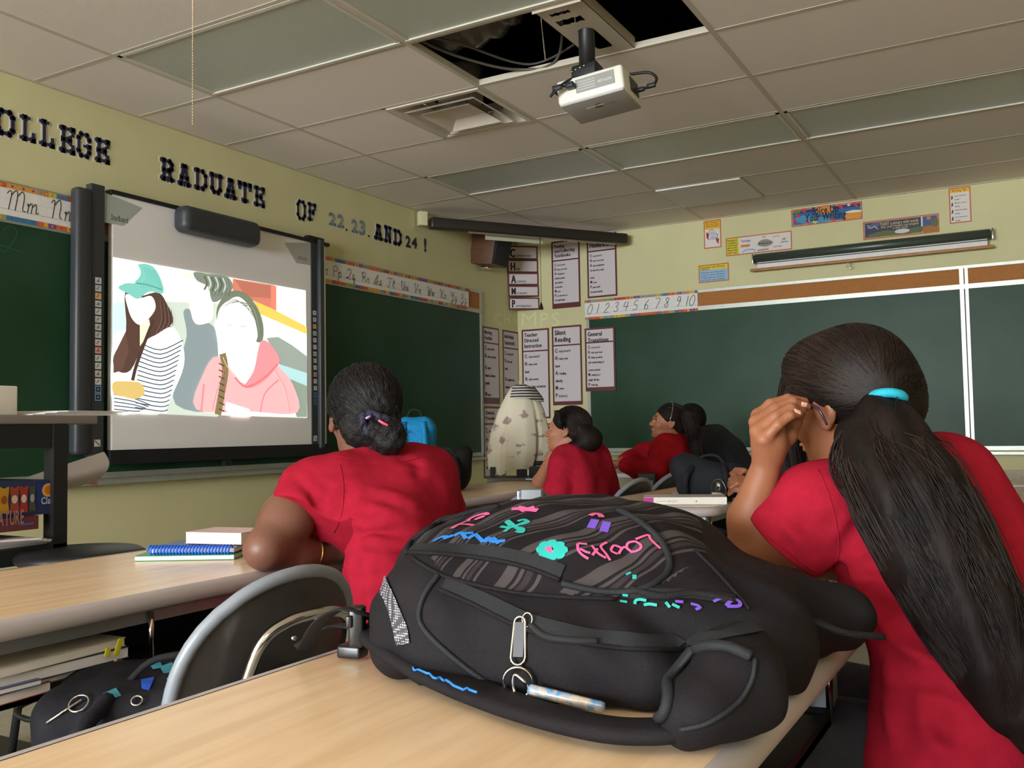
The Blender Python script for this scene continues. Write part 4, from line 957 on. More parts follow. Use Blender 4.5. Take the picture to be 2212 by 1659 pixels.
def f_point(a, W, H):
    a.rect(.012, .012, W*.77, H-.012, (62, 64, 92)); a.rect(W*.79, .012, W-.012, H-.012, (70, 92, 142))
    a.blob([(.014, H*.1), (W*.1, H*.28), (W*.3, H*.4), (W*.5, H*.3), (W*.76, H*.42), (W*.76, .014), (.014, .014)], (96, 106, 62)); a.blob([(W*.8, H*.35), (W*.9, H*.4), (W*.98, H*.3), (W*.98, H*.05), (W*.8, H*.05)], (170, 110, 50)); a.blob([(W*.9, H*.6), (W*.98, H*.75), (W*.98, H*.35), (W*.92, H*.35)], (100, 104, 60))
    a.ell(W*.87, H*.8, W*.03, H*.1, (190, 120, 70)); a.blob([(W*.05, H*.6), (W*.12, H*.85), (W*.24, H*.9), (W*.2, H*.65)], (96, 96, 124)); a.ell(W*.52, H*.27, W*.10, H*.12, (206, 206, 212), 14)
    a.stroke([(W*.06, H*.8), (W*.1, H*.6), (W*.16, H*.7), (W*.2, H*.5)], .006, (196, 196, 210), smooth=False)
    a.text('PAINT a picture with words', W*.24, H*.68, .036, (196, 176, 110), 1, .7, width=W*.5); a.text('that your readers can imagine', W*.24, H*.54, .026, (190, 172, 112), 1, .7, width=W*.5); a.text('in their minds', W*.4, H*.42, .022, (190, 172, 112), 1, .7, width=W*.2)
sheet((1864, 480), (2028, 460), (1866, 519), 'poster', 'dark stormy landscape banner above the map roller', f_point, edge=(176, 104, 50), b=.010)
def f_tips(a, W, H):
    a.rect(.008, H*.86, W-.008, H-.008, (230, 190, 40)); a.text('Writing Tips', W*.14, H*.89, .026, (110, 84, 30), 1, .7, width=W*.7)
    for i, t in enumerate(('Keep sentences', 'Show your', 'Add interesting', 'Try a new word')):
        y = H*(.72-.2*i); a.blob([(W*.1, y-.012), (W*.18, y), (W*.14, y+.022)], (60, 44, 52)); a.text(t, W*.26, y+.008, .016, (110, 96, 100), 1, .7, width=W*.55); a.text('details', W*.26, y-.018, .016, (110, 96, 100), 1, .7)
sheet((2049, 408), (2096, 402), (2051, 484), 'poster', 'tall Writing Tips poster with a yellow heading', f_tips)
def f_blue(a, W, H):
    a.rect(.008, .008, W-.008, H*.7, (150, 184, 212)); a.rect(.008, H*.7, W-.008, H-.008, (226, 196, 50))
    a.text('Experiment with different', W*.06, H*.8, .026, (96, 90, 40), 1, .7, width=W*.82); a.text('organizers', W*.06, H*.7, .022, (96, 90, 40), 1, .7, width=W*.3)
    for i, t in enumerate(('Brainstorm your ideas before', 'you start to write. Add details', 'to help readers see the story', 'and check your spelling')): a.text(t, W*.07, H*(.52-.14*i), .018, (80, 100, 130), 1, .7, width=W*.8)
sheet((1509, 574), (1574, 567), (1510, 612), 'poster', 'small blue poster with a yellow heading, left of the map roller', f_blue)

# ---- pull-down map roller above the far board
a0 = onY(1632, 557, YB-.05); a1 = onY(2140, 514, YB-.05); zz = (a0[2]+a1[2])/2 + .008
mr = empty('map_roller', ((a0[0]+a1[0])/2, YB-.05, zz), 'rolled pull-down map case with white map edge and wooden rod, far wall', 'wall map')
mb = MB(); mb.tube([V(a0[0], YB-.06, zz), V(a1[0], YB-.06, zz)], .038, 14); mk('roller_case', mb, mat('map_case', (70, 80, 72), 0.35, metal=.3), mr)
mk('map_sheet', MB().box((a0[0]+.02, YB-.075, zz-.085), (a1[0]-.02, YB-.07, zz-.025)), m_paper, mr)
mk('map_edge', MB().box((a0[0]+.02, YB-.078, zz-.048), (a1[0]-.02, YB-.075, zz-.040)), m_dgrey, mr)
mb = MB(); mb.bbox(V((a0[0]+a1[0])/2-.01, YB-.073, zz-.092), V((a1[0]-a0[0])/2+.03,0,0), V(0,.008,0), V(0,0,.011), .004); mk('wooden_rod', mb, mat('map_rod_wood', (168, 116, 68), 0.5, var=.1, vscale=30), mr)
for x in (a0[0]-.015, a1[0]+.015): mk('end_bracket', MB().bbox(V(x, YB-.045, zz), V(.006,0,0), V(0,.043,0), V(0,0,.04), .004), m_chrome, mr)
mb = MB(); mb.tube(catmull([V(a0[0]+.72, YB-.075, zz-.10), V(a0[0]+.71, YB-.075, zz-.14), V(a0[0]+.74, YB-.075, zz-.15), V(a0[0]+.735, YB-.075, zz-.10)], 5), .003, 5); mk('pull_loop', mb, m_chrome, mr)

# ---- projection screen case hung across the corner, with pull cord
s0 = onX(928, 489, XL+.10); s1 = onY(1352, 511, YB-.10); zz = (s0[2]+s1[2])/2
s0[2] = s1[2] = zz; dx = nrm(s1-s0); mid = (s0+s1)/2
ps = empty('projection_screen', mid, 'long dark rolled projection screen case across the room corner', 'projection screen')
nn = np.cross(dx, EZ)
mk('screen_case', MB().bbox(mid, dx*np.linalg.norm(s1-s0)/2, nn*.045, EZ*.045, .018), mat('screen_case_paint', (44, 38, 34), 0.4, spec=.4), ps)
mk('screen_roll', MB().obox(mid + dx*.1 - EZ*.05 + nn*.02, dx*(np.linalg.norm(s1-s0)/2-.22), nn*.004, EZ*.010), m_chrome, ps)
mk('mount_bracket', MB().bbox(s0 - dx*.06 + EZ*.03 , dx*.035, nn*.03, EZ*.055, .004), mat('bracket_cream', (206, 200, 160), .5), ps)
hk = onX(1150, 600, XL); 
cpos = s0 + dx*np.linalg.norm(s1-s0)*.53 + nn*.03
mb = MB(); mb.tube([cpos - EZ*.05, cpos - EZ*.60], .0022, 5); mb.tube([cpos-EZ*.05, cpos - EZ*.10], .005, 6); mk('pull_cord', mb, mat('cord_brown', (90, 76, 66), .7), ps)
mb = MB(); mb.lathe([(.004, 0), (.016, -.045), (.017, -.06), (0, -.062)], cpos - EZ*.59, 10); mk('tassel', mb, m_black, ps)
mk('wall_flap', MB().obox(mid - dx*.14 - nn*.06 - EZ*.055, dx*.26, nn*.004, EZ*.028), mat('screen_fabric', (190, 186, 160), .7), ps)
# ---- wall speaker
c1 = onX(1016, 503, XL); c2 = onX(1045, 577, XL)
wsx = empty('wall_speaker', V(XL+.14, c1[1]+.12, c2[2]-.02), 'brown wooden wall speaker with dark grille, under the screen case', 'speaker')
zc_ = (c1[2]+c2[2])/2; hh = (c1[2]-c2[2])/2+.01
sx = nrm(V(.55, -.0, -.12)); sy = V(0,1,0); sz = np.cross(sx, sy)
mk('speaker_cabinet', MB().bbox(V(XL+.12, c1[1]+.13, zc_), V(.115,0,-.017), V(0,.13,0), V(.03,0,hh), .006), mat('speaker_wood', (92, 58, 38), .45, var=.2, vscale=14, stretch=(1,1,6)), wsx)
mk('speaker_grille', MB().bbox(V(XL+.242, c1[1]+.13, zc_-.018), V(.014,0,-.002), V(0,.12,0), V(.03,0,hh-.01), .006), mat('speaker_cloth', (38, 34, 34), .9, var=.2, vscale=300), wsx)
mk('speaker_bracket', MB().bbox(V(XL+.05, c1[1]+.13, zc_-hh-.015), V(.055,0,0), V(0,.03,0), V(0,0,.012), .004), m_chrome, wsx)
# =================================================================== tables and chairs
m_lam = mat('maple_laminate', (236, 206, 172), 0.26, spec=0.5, col2=(224, 192, 156), vscale=9, stretch=(5, .45, 1), detail=6)
m_band = mat('grey_edge_band', (180, 172, 176), 0.42, spec=0.4)
m_leg = mat('grey_leg_paint', (146, 150, 158), 0.35, metal=.3)
m_shelf = mat('black_shelf_steel', (22, 21, 22), 0.5)
m_shell_shaded = mat('chair_shell_shaded', (62, 58, 56), 0.35, spec=.5, var=.06, vscale=40)  # shell coloured dark to stand for the dark surroundings it reflects
m_rim_lit = mat('chair_rim_lit', (134, 140, 150), 0.38, spec=.5)  # same plastic as the shell, coloured lighter to show its edge catching light
TZ = 0.74
def rrect(x0, y0, x1, y1, r, n=7):
    P = []
    for cx, cy, a0 in ((x1-r, y1-r, 0), (x0+r, y1-r, 90), (x0+r, y0+r, 180), (x1-r, y0+r, 270)):
        P += [V(cx + r*math.cos(math.radians(a0+90*i/n)), cy + r*math.sin(math.radians(a0+90*i/n)), 0) for i in range(n+1)]
    return P
def table(x0, x1, y0, y1, label, shelf=True, r=.07):
    t = empty('student_table', ((x0+x1)/2, (y0+y1)/2, 0), label, 'table', 'student tables')
    O = rrect(x0+.018, y0+.018, x1-.018, y1-.018, r)
    mk('tabletop', MB().prism([(p[0], p[1]) for p in O], (0, 0, TZ-.03), EX, EY, EZ, .03), m_lam, t)
    prof = [(0, -.033), (.012, -.036), (.02, -.03), (.023, -.018), (.02, -.006), (.012, 0.0), (0, .0008)]
    mb = MB(); mb.smooth = True; k = len(O); vs = []
    for i in range(k):
        tt = nrm(O[(i+1) % k]-O[i-1]); nn = V(tt[1], -tt[0], 0)
        vs += [O[i] + nn*a + EZ*(TZ+b) for a, b in prof]
    m = len(prof); mb.add(vs, [(i*m+j, ((i+1) % k)*m+j, ((i+1) % k)*m+j+1, i*m+j+1) for i in range(k) for j in range(m-1)])
    mk('edge_band', mb, m_band, t)
    for x in (x0+.07, x1-.07):
        for y in (y0+.09, y1-.09): mk('table_leg', MB().bbox(V(x, y, (TZ-.03)/2), V(.02,0,0), V(0,.02,0), V(0,0,(TZ-.03)/2), .006), m_leg, t)
    for x in (x0+.07, x1-.07): mk('apron_rail', MB().box((x-.012, y0+.11, TZ-.07), (x+.012, y1-.11, TZ-.032)), m_leg, t)
    if shelf:
        mb = MB().box((x0+.09, y0+.13, .575), (x1-.05, y1-.13, .587)).box((x0+.09, y0+.13, .575), (x0+.10, y1-.13, TZ-.035))
        mb.box((x1-.056, y0+.13, .575), (x1-.05, y1-.13, .60))
        mk('book_shelf', mb, m_shelf, t)
        for y in (y0+.13, (y0+y1)/2, y1-.13): mk('shelf_post', MB().tube([V(x1-.052, y, .58), V(x1-.052, y, TZ-.03)], .006, 6), m_chrome, t)
    return t
table(-.905, -.265, -.05, 1.685, 'nearest student table, under the striped black backpack')
table(-2.17, -1.555, .45, 2.15, 'student table at left holding the stack of notebooks')
table(-2.93, -2.31, 3.42, 5.02, 'student table behind the elbow of the woman, holding black backpack')
table(-1.72, -1.125, 3.50, 5.10, 'student table with a thick white notebook near its rounded corner')
table(-3.05, -2.42, 6.05, 7.40, 'farthest student table, under the arms of a girl in red sweatshirt', False)
table(-.42, .22, 5.30, 6.9, 'student table at the right edge, farther of two beyond the ponytail girl', False)
table(-.16, .46, 3.65, 5.15, 'student table at the right edge, nearer of two beyond the ponytail girl', False)

def chair_proto():
    t = empty('classroom_chair', (0, 0, 0), 'x', 'chair', 'plastic classroom chairs')
    def bk(u, v, off=0.0):
        z = .50 + .30*v; hw = .215*(1-.06*(1-v))*max(0, 1-max(0, v-.25)**2.6/(.75**2.6)*.9999)**.5
        s = (u-.5)*2; y = s*hw; bow = .045*(1-(y/.215)**2)
        return V(.165 + .085*v + bow - .045 + off, y, z)
    mb = MB(); mb.grid(lambda u, v: bk(u, v), 14, 14); mb.grid(lambda u, v: bk(1-u, v, -.012), 14, 14); mk('backrest', mb, m_shell_shaded, t)
    out = [bk(0, v) for v in np.concatenate([np.linspace(0, .9, 12), np.linspace(.93, .9995, 8)])] + [bk(1, v) for v in np.concatenate([np.linspace(.9995, .93, 8), np.linspace(.9, 0, 12)])]
    out = [p + V(-.006, 0, 0) for p in out]
    mk('backrest_rim', MB().tube(out, .0125, 8), m_rim_lit, t)
    mb = MB(); f = lambda u, v, o=0: V(-.22 + .40*v, (u-.5)*.41*(1-.08*(1-v)**2), .445 + .02*(2*u-1)**2 + .015*(1-v)**3*-1 + .055*max(0, v-.8)**2*25*.2 + o)
    mb.grid(lambda u, v: f(u, v), 12, 12); mb.grid(lambda u, v: f(1-u, v, -.010), 12, 12); mk('seat', mb, m_shell_shaded, t)
    mk('seat_rim', MB().tube([f(u, 0) for u in np.linspace(0, 1, 9)] + [f(1, v) for v in np.linspace(.1, 1, 9)] , .009, 6), m_rim_lit, t)
    # bent tube that carries the back
    lp = catmull([V(.10, -.135, .425), V(.175, -.13, .47), V(.232, -.12, .62), V(.260, -.105, .695), V(.272, -.06, .722), V(.276, .0, .727), V(.272, .06, .722), V(.260, .105, .695), V(.232, .12, .62), V(.175, .13, .47), V(.10, .135, .425)], 6)
    mk('back_frame', MB().tube(lp, .0105, 8), m_chrome, t)
    for sy in (-1, 1):
        mk('chair_leg', MB().tube([V(-.16, sy*.16, .425), V(-.20, sy*.19, .0)], .0115, 8), m_chrome, t)
        mk('chair_leg', MB().tube([V(.10, sy*.16, .425), V(.19, sy*.20, .0)], .0115, 8), m_chrome, t)
        mk('side_rail', MB().tube([V(-.17, sy*.16, .425), V(.12, sy*.16, .425)], .0105, 8), m_chrome, t)
    mk('cross_rail', MB().tube([V(-.03, -.16, .425), V(-.03, .16, .425)], .009, 8), m_chrome, t)
    for sy in (-.035, .035): mk('rivet', MB().ball(V(.262 , sy, .690), .006, 8, 5), m_chrome, t)
    return t
C0 = chair_proto()
CH = [(-1.43, 1.30, -.06, 'empty grey plastic chair at the left table, just behind the nearest table edge'),
      (-1.39, 1.86, -.2, 'grey plastic chair under the woman with dark scrunchie'),
      (-2.06, 3.36, -.08, 'dark empty plastic chair in front of the white and blue box'),
      (-1.98, 4.32, -.1, 'plastic chair under the girl with a low bun'),
      (-2.02, 4.95, -.15, 'grey chair back between the girl with the bun and the white notebook'),
      (-2.16, 5.86, -.2, 'plastic chair under the girl in red sweatshirt'),
      (-.12, 1.34, -.15, 'plastic chair under the ponytail girl in front'),
      (-.86, 3.98, -.25, 'plastic chair under the person with clasped hands'),
      (-2.02, 6.75, -.1, 'plastic chair under the person in navy')]
for i, (x, y, rz, lb) in enumerate(CH):
    if i == 0: C0.location = (x, y, 0); C0.rotation_euler = (0, 0, rz); C0['label'] = lb; LOC[C0.name] = V(x, y, 0)
    else: dup(C0, (x, y, 0), rz, lb)

# =================================================================== tall cart at left with its things
CX0, CX1, CY0, CY1 = -3.12, -2.66, .55, 2.20
q = D(212, 898, 3.05); CT = q[2]
cart = empty('media_cart', ((CX0+CX1)/2, (CY0+CY1)/2, 0), 'tall black media cart with grey top, left edge of the room', 'cart')
yr = onX(212, 898, CX1)[1]; yl = .3
mk('cart_top', MB().bbox(V((CX0+CX1)/2, (yl+yr)/2, CT-.014), V((CX1-CX0)/2,0,0), V(0,(yr-yl)/2,0), V(0,0,.014), .005), mat('cart_laminate', (128, 122, 122), .45), cart)
yp0, yp1 = onX(116, 1050, CX1)[1], onX(146, 1050, CX1)[1]
for x in (CX0+.04, CX1): mk('cart_post', MB().box((x-.05, yp0, .06), (x, yp1, CT-.028)), m_black, cart)
mk('cart_rail', MB().box((CX1-.06, yl, CT-.10), (CX1-.01, yp1, CT-.028)), m_black, cart)
zs = onX(100, 1178, CX1)[2]
mk('cart_shelf', MB().box((CX0, yl, zs-.05), (CX1+.0, yp1, zs)), m_black, cart)
z2 = onX(60, 1068, CX1-.02)[2]
mk('cart_base', MB().box((CX0-.02, yl, .0), (CX1+.02, yp1+.05, .06)), m_black, cart)
bx = onX(34, 880, CX1-.08); tag(mk('tissue_box', MB().bbox(V(CX1-.13, bx[1]-.12, CT+.045), V(.06,0,0), V(0,.12,0), V(0,0,.045), .004), m_paper), 'white box on the grey cart top', 'box')
mb = MB()
for i in range(4): mb.obox(V(CX1-.14, bx[1]+.17+.01*i, CT+.0025+.004*i), V(.1,0,0)+EY*.02*i, V(0,.14-.01*i,0), V(0,0,.0012))
tag(mk('loose_papers', mb, m_paper, kind='stuff'), 'thin white papers lying on the grey cart top', 'paper')
# sheet of poster paper rolled on the chalk tray side, behind the post
m_pp = mat('poster_paper', (188, 178, 176), .7)
def pf(u, v):
    a = onX(-60 + 285*u, 1010 + 60*(1-u) - 34*u, CX0+.02); b = onX(-60+268*u, 1100 - 60*u + 12*(1-u), CX0+.05)
    p = a + (b-a)*v; return p + V(.05*math.sin(v*math.pi), 0, 0)
mb = MB(); mb.grid(pf, 16, 8); mb.grid(lambda u, v: pf(1-u, v) + V(-.004, 0, 0), 16, 8)
tag(mk('poster_paper', mb, m_pp), 'large curled white paper sheet behind the cart post', 'paper')
mb = MB(); c = onX(170, 1015, CX0+.02)
mb.grid(lambda u, v: V(CX0+.03+.03*u, onX(155+45*u, 1020, CX0+.03)[1], onX(170, 1015+22*v+14*u, CX0+.03)[2]), 6, 4); tag(mk('paper_scrap', mb, mat('pink_paper', (188, 140, 130), .7)), 'small pink paper scrap under the curled white sheet', 'paper')
# snack box and red box on the shelf
m_bb = mat('blue_carton', (34, 44, 84), .5); m_rb = mat('red_carton', (96, 42, 44), .5)
xf = CX1-.02
y1_, zt_, zb_ = onX(113, 1040, xf)[1], onX(112, 1036, xf)[2], onX(80, 1112, xf)[2]; y0_ = yl+.25
sbx = empty('snack_box', (xf-.15, (y0_+y1_)/2, zb_), 'dark blue snack variety carton picturing snack bags, on the cart', 'box')
mk('carton', MB().box((xf-.3, y0_, zb_), (xf, y1_, zt_)), m_bb, sbx)
a = Art(V(xf+.0005, y0_, zb_), EY, EZ); W, H = y1_-y0_, zt_-zb_
def bag(px0, px1, c, c2):
    u0, u1 = onX(px0, 1080, xf)[1]-y0_, onX(px1, 1080, xf)[1]-y0_; d = u1-u0
    a.blob([(u0, H*.08), (u0+d*.1, H*.5), (u0, H*.86), (u0+d*.5, H*.82), (u1, H*.86), (u1-d*.1, H*.5), (u1, H*.1), (u0+d*.5, H*.13)], c); a.ell((u0+u1)/2, H*.5, d*.32, H*.12, c2)
bag(-40, -4, (150, 90, 40), (200, 190, 160)); bag(-2, 19, (176, 126, 34), (140, 70, 30)); bag(21, 41, (140, 62, 44), (186, 170, 150)); bag(42, 60, (146, 48, 40), (196, 180, 170)); bag(62, 76, (70, 70, 66), (150, 150, 140))
u0 = onX(88, 1050, xf)[1]-y0_; a.rect(onX(78, 1050, xf)[1]-y0_, H*.35, W-.004, H*.96, (30, 48, 104)); a.ell(onX(104, 1052, xf)[1]-y0_, H*.7, .022, H*.2, (206, 150, 52)); a.ell(onX(104, 1052, xf)[1]-y0_, H*.7, .013, H*.13, (176, 104, 40)); a.text('Classic', u0+.0, H*.30, .03, (176, 180, 190), width=.07)
a.make('carton_print', sbx)
y2_, zt2_, zb2_ = onX(79, 1125, xf)[1], zb_-.001, onX(40, 1146, xf)[2]
rbx = empty('game_box', (xf-.14, (y0_+y2_)/2, zb2_), 'long dark red carton under the blue snack carton', 'box')
zb2_ = max(zb2_, zs+.03)
mk('carton', MB().box((xf-.28, y0_-.1, zb2_), (xf+.01, y2_, zt2_)), m_rb, rbx)
a = Art(V(xf+.0105, y0_-.1, zb2_), EY, EZ); a.text('NATURE', onX(-22, 1135, xf)[1]-y0_+.1, .02, .06, (150, 110, 106), width=onX(48, 1130, xf)[1]-onX(-22, 1135, xf)[1]); a.rect(y2_-y0_+.1-.06, .015, y2_-y0_+.1-.015, zt2_-zb2_-.02, (70, 90, 140)); a.make('carton_print', rbx)
mb = MB()
for i in range(5): mb.obox(V(CX1-.16, onX(40, 1150, CX1)[1]-.03*i, zs+.004+.006*i), V(.13,0,0), V(0,.16,0)+V(.02*i,0,0), V(0,0,.0025))
tag(mk('folder_pile', mb, m_pp, kind='stuff'), 'loose grey papers on the lower cart shelf', 'paper')
# stool in front of the cart
sc = onZ(175, 1195, .70); st = empty('stool', (sc[0], sc[1], 0), 'black round stool seat in front of the cart, beyond the left table', 'stool')
mk('stool_seat', MB().lathe([(0, .66), (.16, .665), (.185, .685), (.185, .70), (.165, .712), (0, .716)], (sc[0], sc[1], 0), 28), m_black, st)
for i in range(4):
    a_ = math.pi/4 + i*math.pi/2; mk('stool_leg', MB().tube([V(sc[0]+.12*math.cos(a_), sc[1]+.12*math.sin(a_), .665), V(sc[0]+.2*math.cos(a_), sc[1]+.2*math.sin(a_), 0)], .012, 8), m_black, st)
mk('foot_ring', MB().tube([V(sc[0]+.17*math.cos(t), sc[1]+.17*math.sin(t), .25) for t in np.linspace(0, 2*math.pi, 24, endpoint=False)], .008, 6, closed=True), m_black, st)

# =================================================================== things on and in the tables
m_pages = mat('page_block', (232, 228, 232), .75, var=.05, vscale=200, stretch=(1, 1, 40))
def book(name, c, ax, ay, t, cov, label, cat='book', group=None, pages=True, soft=.0015, spine_col=None):
    c = np.asarray(c, float); r = empty(name, c, label, cat, group)      # c: centre of the bottom
    ax, ay = np.asarray(ax, float), np.asarray(ay, float); up = nrm(np.cross(ax, ay)); up = up if up[2] > 0 else -up
    mk('page_block', MB().obox(c + up*t/2, ax*.985, ay*.985, up*(t/2-soft)), m_pages, r)
    m = mat('cover_%d_%d_%d' % tuple(cov), cov, .35, spec=.4)
    mk('cover', MB().obox(c + up*(t-soft/2), ax, ay, up*soft/2), m, r); mk('cover', MB().obox(c + up*soft/2, ax, ay, up*soft/2), m, r)
    return r
# notebooks by the elbow, left table
g0 = onZ(410, 1200, TZ); dxn = nrm(V(.86, .5, 0)); dyn = V(-dxn[1], dxn[0], 0)
gb = book('notebook', g0 + dxn*.02 - dyn*.0 + EZ*.001, dxn*.125, dyn*.10, .012, (46, 142, 78), 'green covered notebook at the bottom of the stack by the elbow', 'notebook')
sp_ = book('spiral_notebook', g0 + dxn*.035 + dyn*.015 + EZ*.015, nrm(V(.90, .44, 0))*.11, V(-.44, .90, 0)*.085, .013, (56, 72, 120), 'dark spiral notebook with bright blue coil, middle of the stack', 'notebook')
mb = MB(); L0 = g0 + dxn*.035 + dyn*.015 + EZ*.022 - V(-.44, .90, 0)*.088; dd = V(.90, .44, 0)
hel = []
for i in range(26*8): t = i/8.0; hel.append(L0 + dd*(-.108 + .216*i/(26*8)) + (V(.44,-.9,0)*math.cos(t*2*math.pi) + EZ*math.sin(t*2*math.pi))*.0125)
mb.tube(hel, .0026, 5); mk('coil', mb, mat('blue_coil', (34, 104, 226), .3), sp_)
bk_ = book('paperback', g0 + dxn*.085 + dyn*.045 + EZ*.030, nrm(V(.95, .20, 0))*.085, V(-.20, .95, 0)*.065, .030, (206, 176, 172), 'thick white-paged book on top of the notebook stack', 'book')
mb = MB(); mb.tube([g0 + dxn*.0 + dyn*.04 + EZ*.034, g0 + dxn*.06 + dyn*.07 + EZ*.034], .004, 7); pn = mk('marker', mb, mat('orange_plastic', (206, 104, 50), .35), label='orange and white marker lying on the spiral notebook', cat='marker')
mb = MB(); mb.tube([g0 - dxn*.012 + dyn*.034 + EZ*.034, g0 + dxn*.0 + dyn*.04 + EZ*.034], .0042, 7); mk('marker_cap', mb, m_white, pn)
# books on the shelf under the left table
ORD = ('bottom one', 'second from the bottom', 'third from the bottom', 'fourth from the bottom', 'topmost one')
def shelf_pile(px, py, xx, n, label, seed, hx=.10, hy=.14, cols=((70, 82, 110), (196, 196, 206), (40, 44, 54))):
    r = random.Random(seed); q = onX(px, py, xx); z = .588
    for i in range(n):
        t = r.uniform(.010, .024); c = cols[i % len(cols)]; a = r.uniform(-.12, .12)
        book('textbook' if t > .015 else 'folder', V(q[0]-.10+r.uniform(-.015,.015), q[1]+r.uniform(-.02,.02), z), V(math.cos(a), math.sin(a), 0)*hx*r.uniform(.9,1), V(-math.sin(a), math.cos(a), 0)*hy*r.uniform(.9,1.05), t, c,
             label + ', ' + (ORD[i] if i < n-1 else 'topmost one'), 'book', 'books stored under the left table'); z += t+.0008
shelf_pile(150, 1440, -1.60, 4, 'book in the pile under the left table, yellow tags beside it', 3, cols=((60, 66, 84), (120, 124, 140), (44, 60, 80), (206, 198, 184)))
shelf_pile(15, 1450, -1.58, 2, 'book at the left edge under the left table', 5, .08, .07, ((150, 60, 54), (70, 84, 130)))
shelf_pile(705, 1300, -1.60, 5, 'paper folder in the pile behind the empty chair', 8, .11, .13, ((120, 122, 150), (96, 98, 128), (140, 140, 160), (84, 84, 110), (150, 150, 168)))
q = onX(250, 1416, -1.585)
mb = MB()
for i, (a, b) in enumerate((((0,0,0), (.0,.012,.03)), ((.002,-.022,.002), (.0,-.016,.018)), ((0,.004,-.01), (0,-.01,-.03)))): mb.bbox(q + V(*a)*.5 + V(*b)*.5, V(.001,0,0), (V(*b)-V(*a))*.5, nrm(np.cross(V(1,0,0), V(*b)-V(*a)))*.006, .0008)
tag(mk('page_tag', mb, mat('yellow_tag', (214, 206, 40), .4), kind='stuff'), 'bright yellow page tags sticking out of the pile under the left table', 'page tag')
# right table: notebook, papers, glasses case, eraser box
nb = onZ(1480, 1091, TZ); dx_ = nrm(V(.93, .36, 0)); dy_ = V(-dx_[1], dx_[0], 0)
nbk = book('notebook', nb + dy_*.09 + EZ*.001, dx_*.165, dy_*.085, .030, (220, 214, 216), 'thick white notebook with magenta end by the rounded table corner', 'notebook')
o_ = nb + dy_*.09 - dx_*.165 - dy_*.0865 + EZ*.003
a = Art(o_, dx_, EZ); a.rect(0, 0, .038, .027, (190, 60, 160)); a.rect(.04, .0, .33, .027, (236, 236, 236)); a.text('English', .10, .009, .014, (170, 176, 176), 0); a.stroke([(.05, .012), (.09, .013), (.105, .011)], .001, (120, 120, 126)); a.ell(.21, .012, .003, .003, (110, 110, 116), 8); a.make('spine_print', nbk)
ppx = onZ(1560, 1076, TZ); sb2 = book('notepad', ppx + dy_*.17 - dx_*.05 + EZ*.001, dx_*.16, dy_*.10, .012, (206, 206, 214), 'grey notepad behind the white notebook', 'notebook')
bx2 = onZ(1555, 1084, TZ); tag(mk('tape_box', MB().bbox(bx2 + dy_*.05 + EZ*.022 + dx_*.02, dx_*.055, dy_*.03, EZ*.016, .004), mat('tan_card', (170, 152, 140), .6)), 'tan cardboard box at the right end of the white notebook', 'box')
gq = D(1551, 1052, 3.75); mb = MB(); mb.tube(catmull([gq + V(-.03,0,-.03), gq + V(-.02,0,.02), gq + V(.01,0,.03), gq + V(.03,0,.0), gq + V(.03,0,-.035)], 5), .003, 6); mb.ball(gq + V(.0,0,.0), (.016,.004,.024), 10, 6)
tag(mk('eyeglasses', mb, mat('dark_lens', (44, 40, 36), .1, spec=.8)), 'dark tinted glasses standing before the clasped hands', 'glasses')
# box on the empty chair seat / shelf by the second-row table
qb = D(1150, 1082, 3.55)
bw = empty('carton', qb, 'small white and blue carton under the table behind the dark empty chair', 'box')
mk('box_body', MB().bbox(qb, nrm(V(.9,.4,0))*.038, nrm(V(-.4,.9,0))*.05, EZ*.045, .003), mat('pale_grey_card', (166, 172, 184), .5), bw)
mk('foil_side', MB().bbox(qb - nrm(V(.9,.4,0))*.046, nrm(V(.9,.4,0))*.008, nrm(V(-.4,.9,0))*.05, EZ*.042, .003), mat('blue_foil_pack', (70, 90, 140), .25, metal=.4, col2=(190, 196, 210), vscale=40), bw)
mk('box_stand', MB().box((qb[0]-.06, qb[1]-.05, .0), (qb[0]+.06, qb[1]+.06, qb[2]-.046)), m_shelf, bw)
qd = D(1397, 1048, 5.25); wb2 = empty('water_carton', qd, 'dark pack with pale label under the far table edge', 'box')
mk('pack', MB().bbox(qd + EZ*.0, V(.045,.02,0), V(-.02,.045,0), EZ*.07, .006), mat('dark_blue_pack', (34, 38, 56), .4), wb2)
mk('pack_label', MB().obox(qd + V(.028,-.064,-.005), V(.03,.013,0), V(-.0007,.0015,0), EZ*.035), mat('pale_label', (150, 160, 176), .5), wb2)
mk('pack_stand', MB().box((qd[0]-.05, qd[1]-.05, 0), (qd[0]+.05, qd[1]+.05, qd[2]-.07)), m_shelf, wb2)

# =================================================================== corner cart with draped cloth
kc = D(1122, 1000, 6.15); kx, ky = kc[0], kc[1]
uR = nrm(V(CAMR[0], CAMR[1], 0)); uF = V(-uR[1], uR[0], 0)
zt_ = D(1122, 1008, 6.0)[2]; zl = D(1122, 1036, 6.0)[2]
ck = empty('projector_cart', (kx, ky, 0), 'black framed cart with grey tray in the corner, under the draped cloth', 'cart')
b_ = V(kx, ky, 0)
mk('cart_deck', MB().bbox(b_ + EZ*(zt_+.02), uR*.15, uF*.12, EZ*.014, .004), m_black, ck)
mk('cart_tray', MB().bbox(b_ - uF*.05 + EZ*(zl+.0), uR*.21, uF*.20, EZ*.014, .004), mat('grey_tray', (104, 102, 104), .45), ck)
for sx_, w_ in ((-1, .016), (.08, .035), (.62, .05), (1, .016)): mk('cart_post', MB().obox(b_ + uR*.175*sx_ - uF*.14 + EZ*(zt_+zl)/2, uR*w_, uF*.012, EZ*(zt_-zl)/2), m_black, ck)
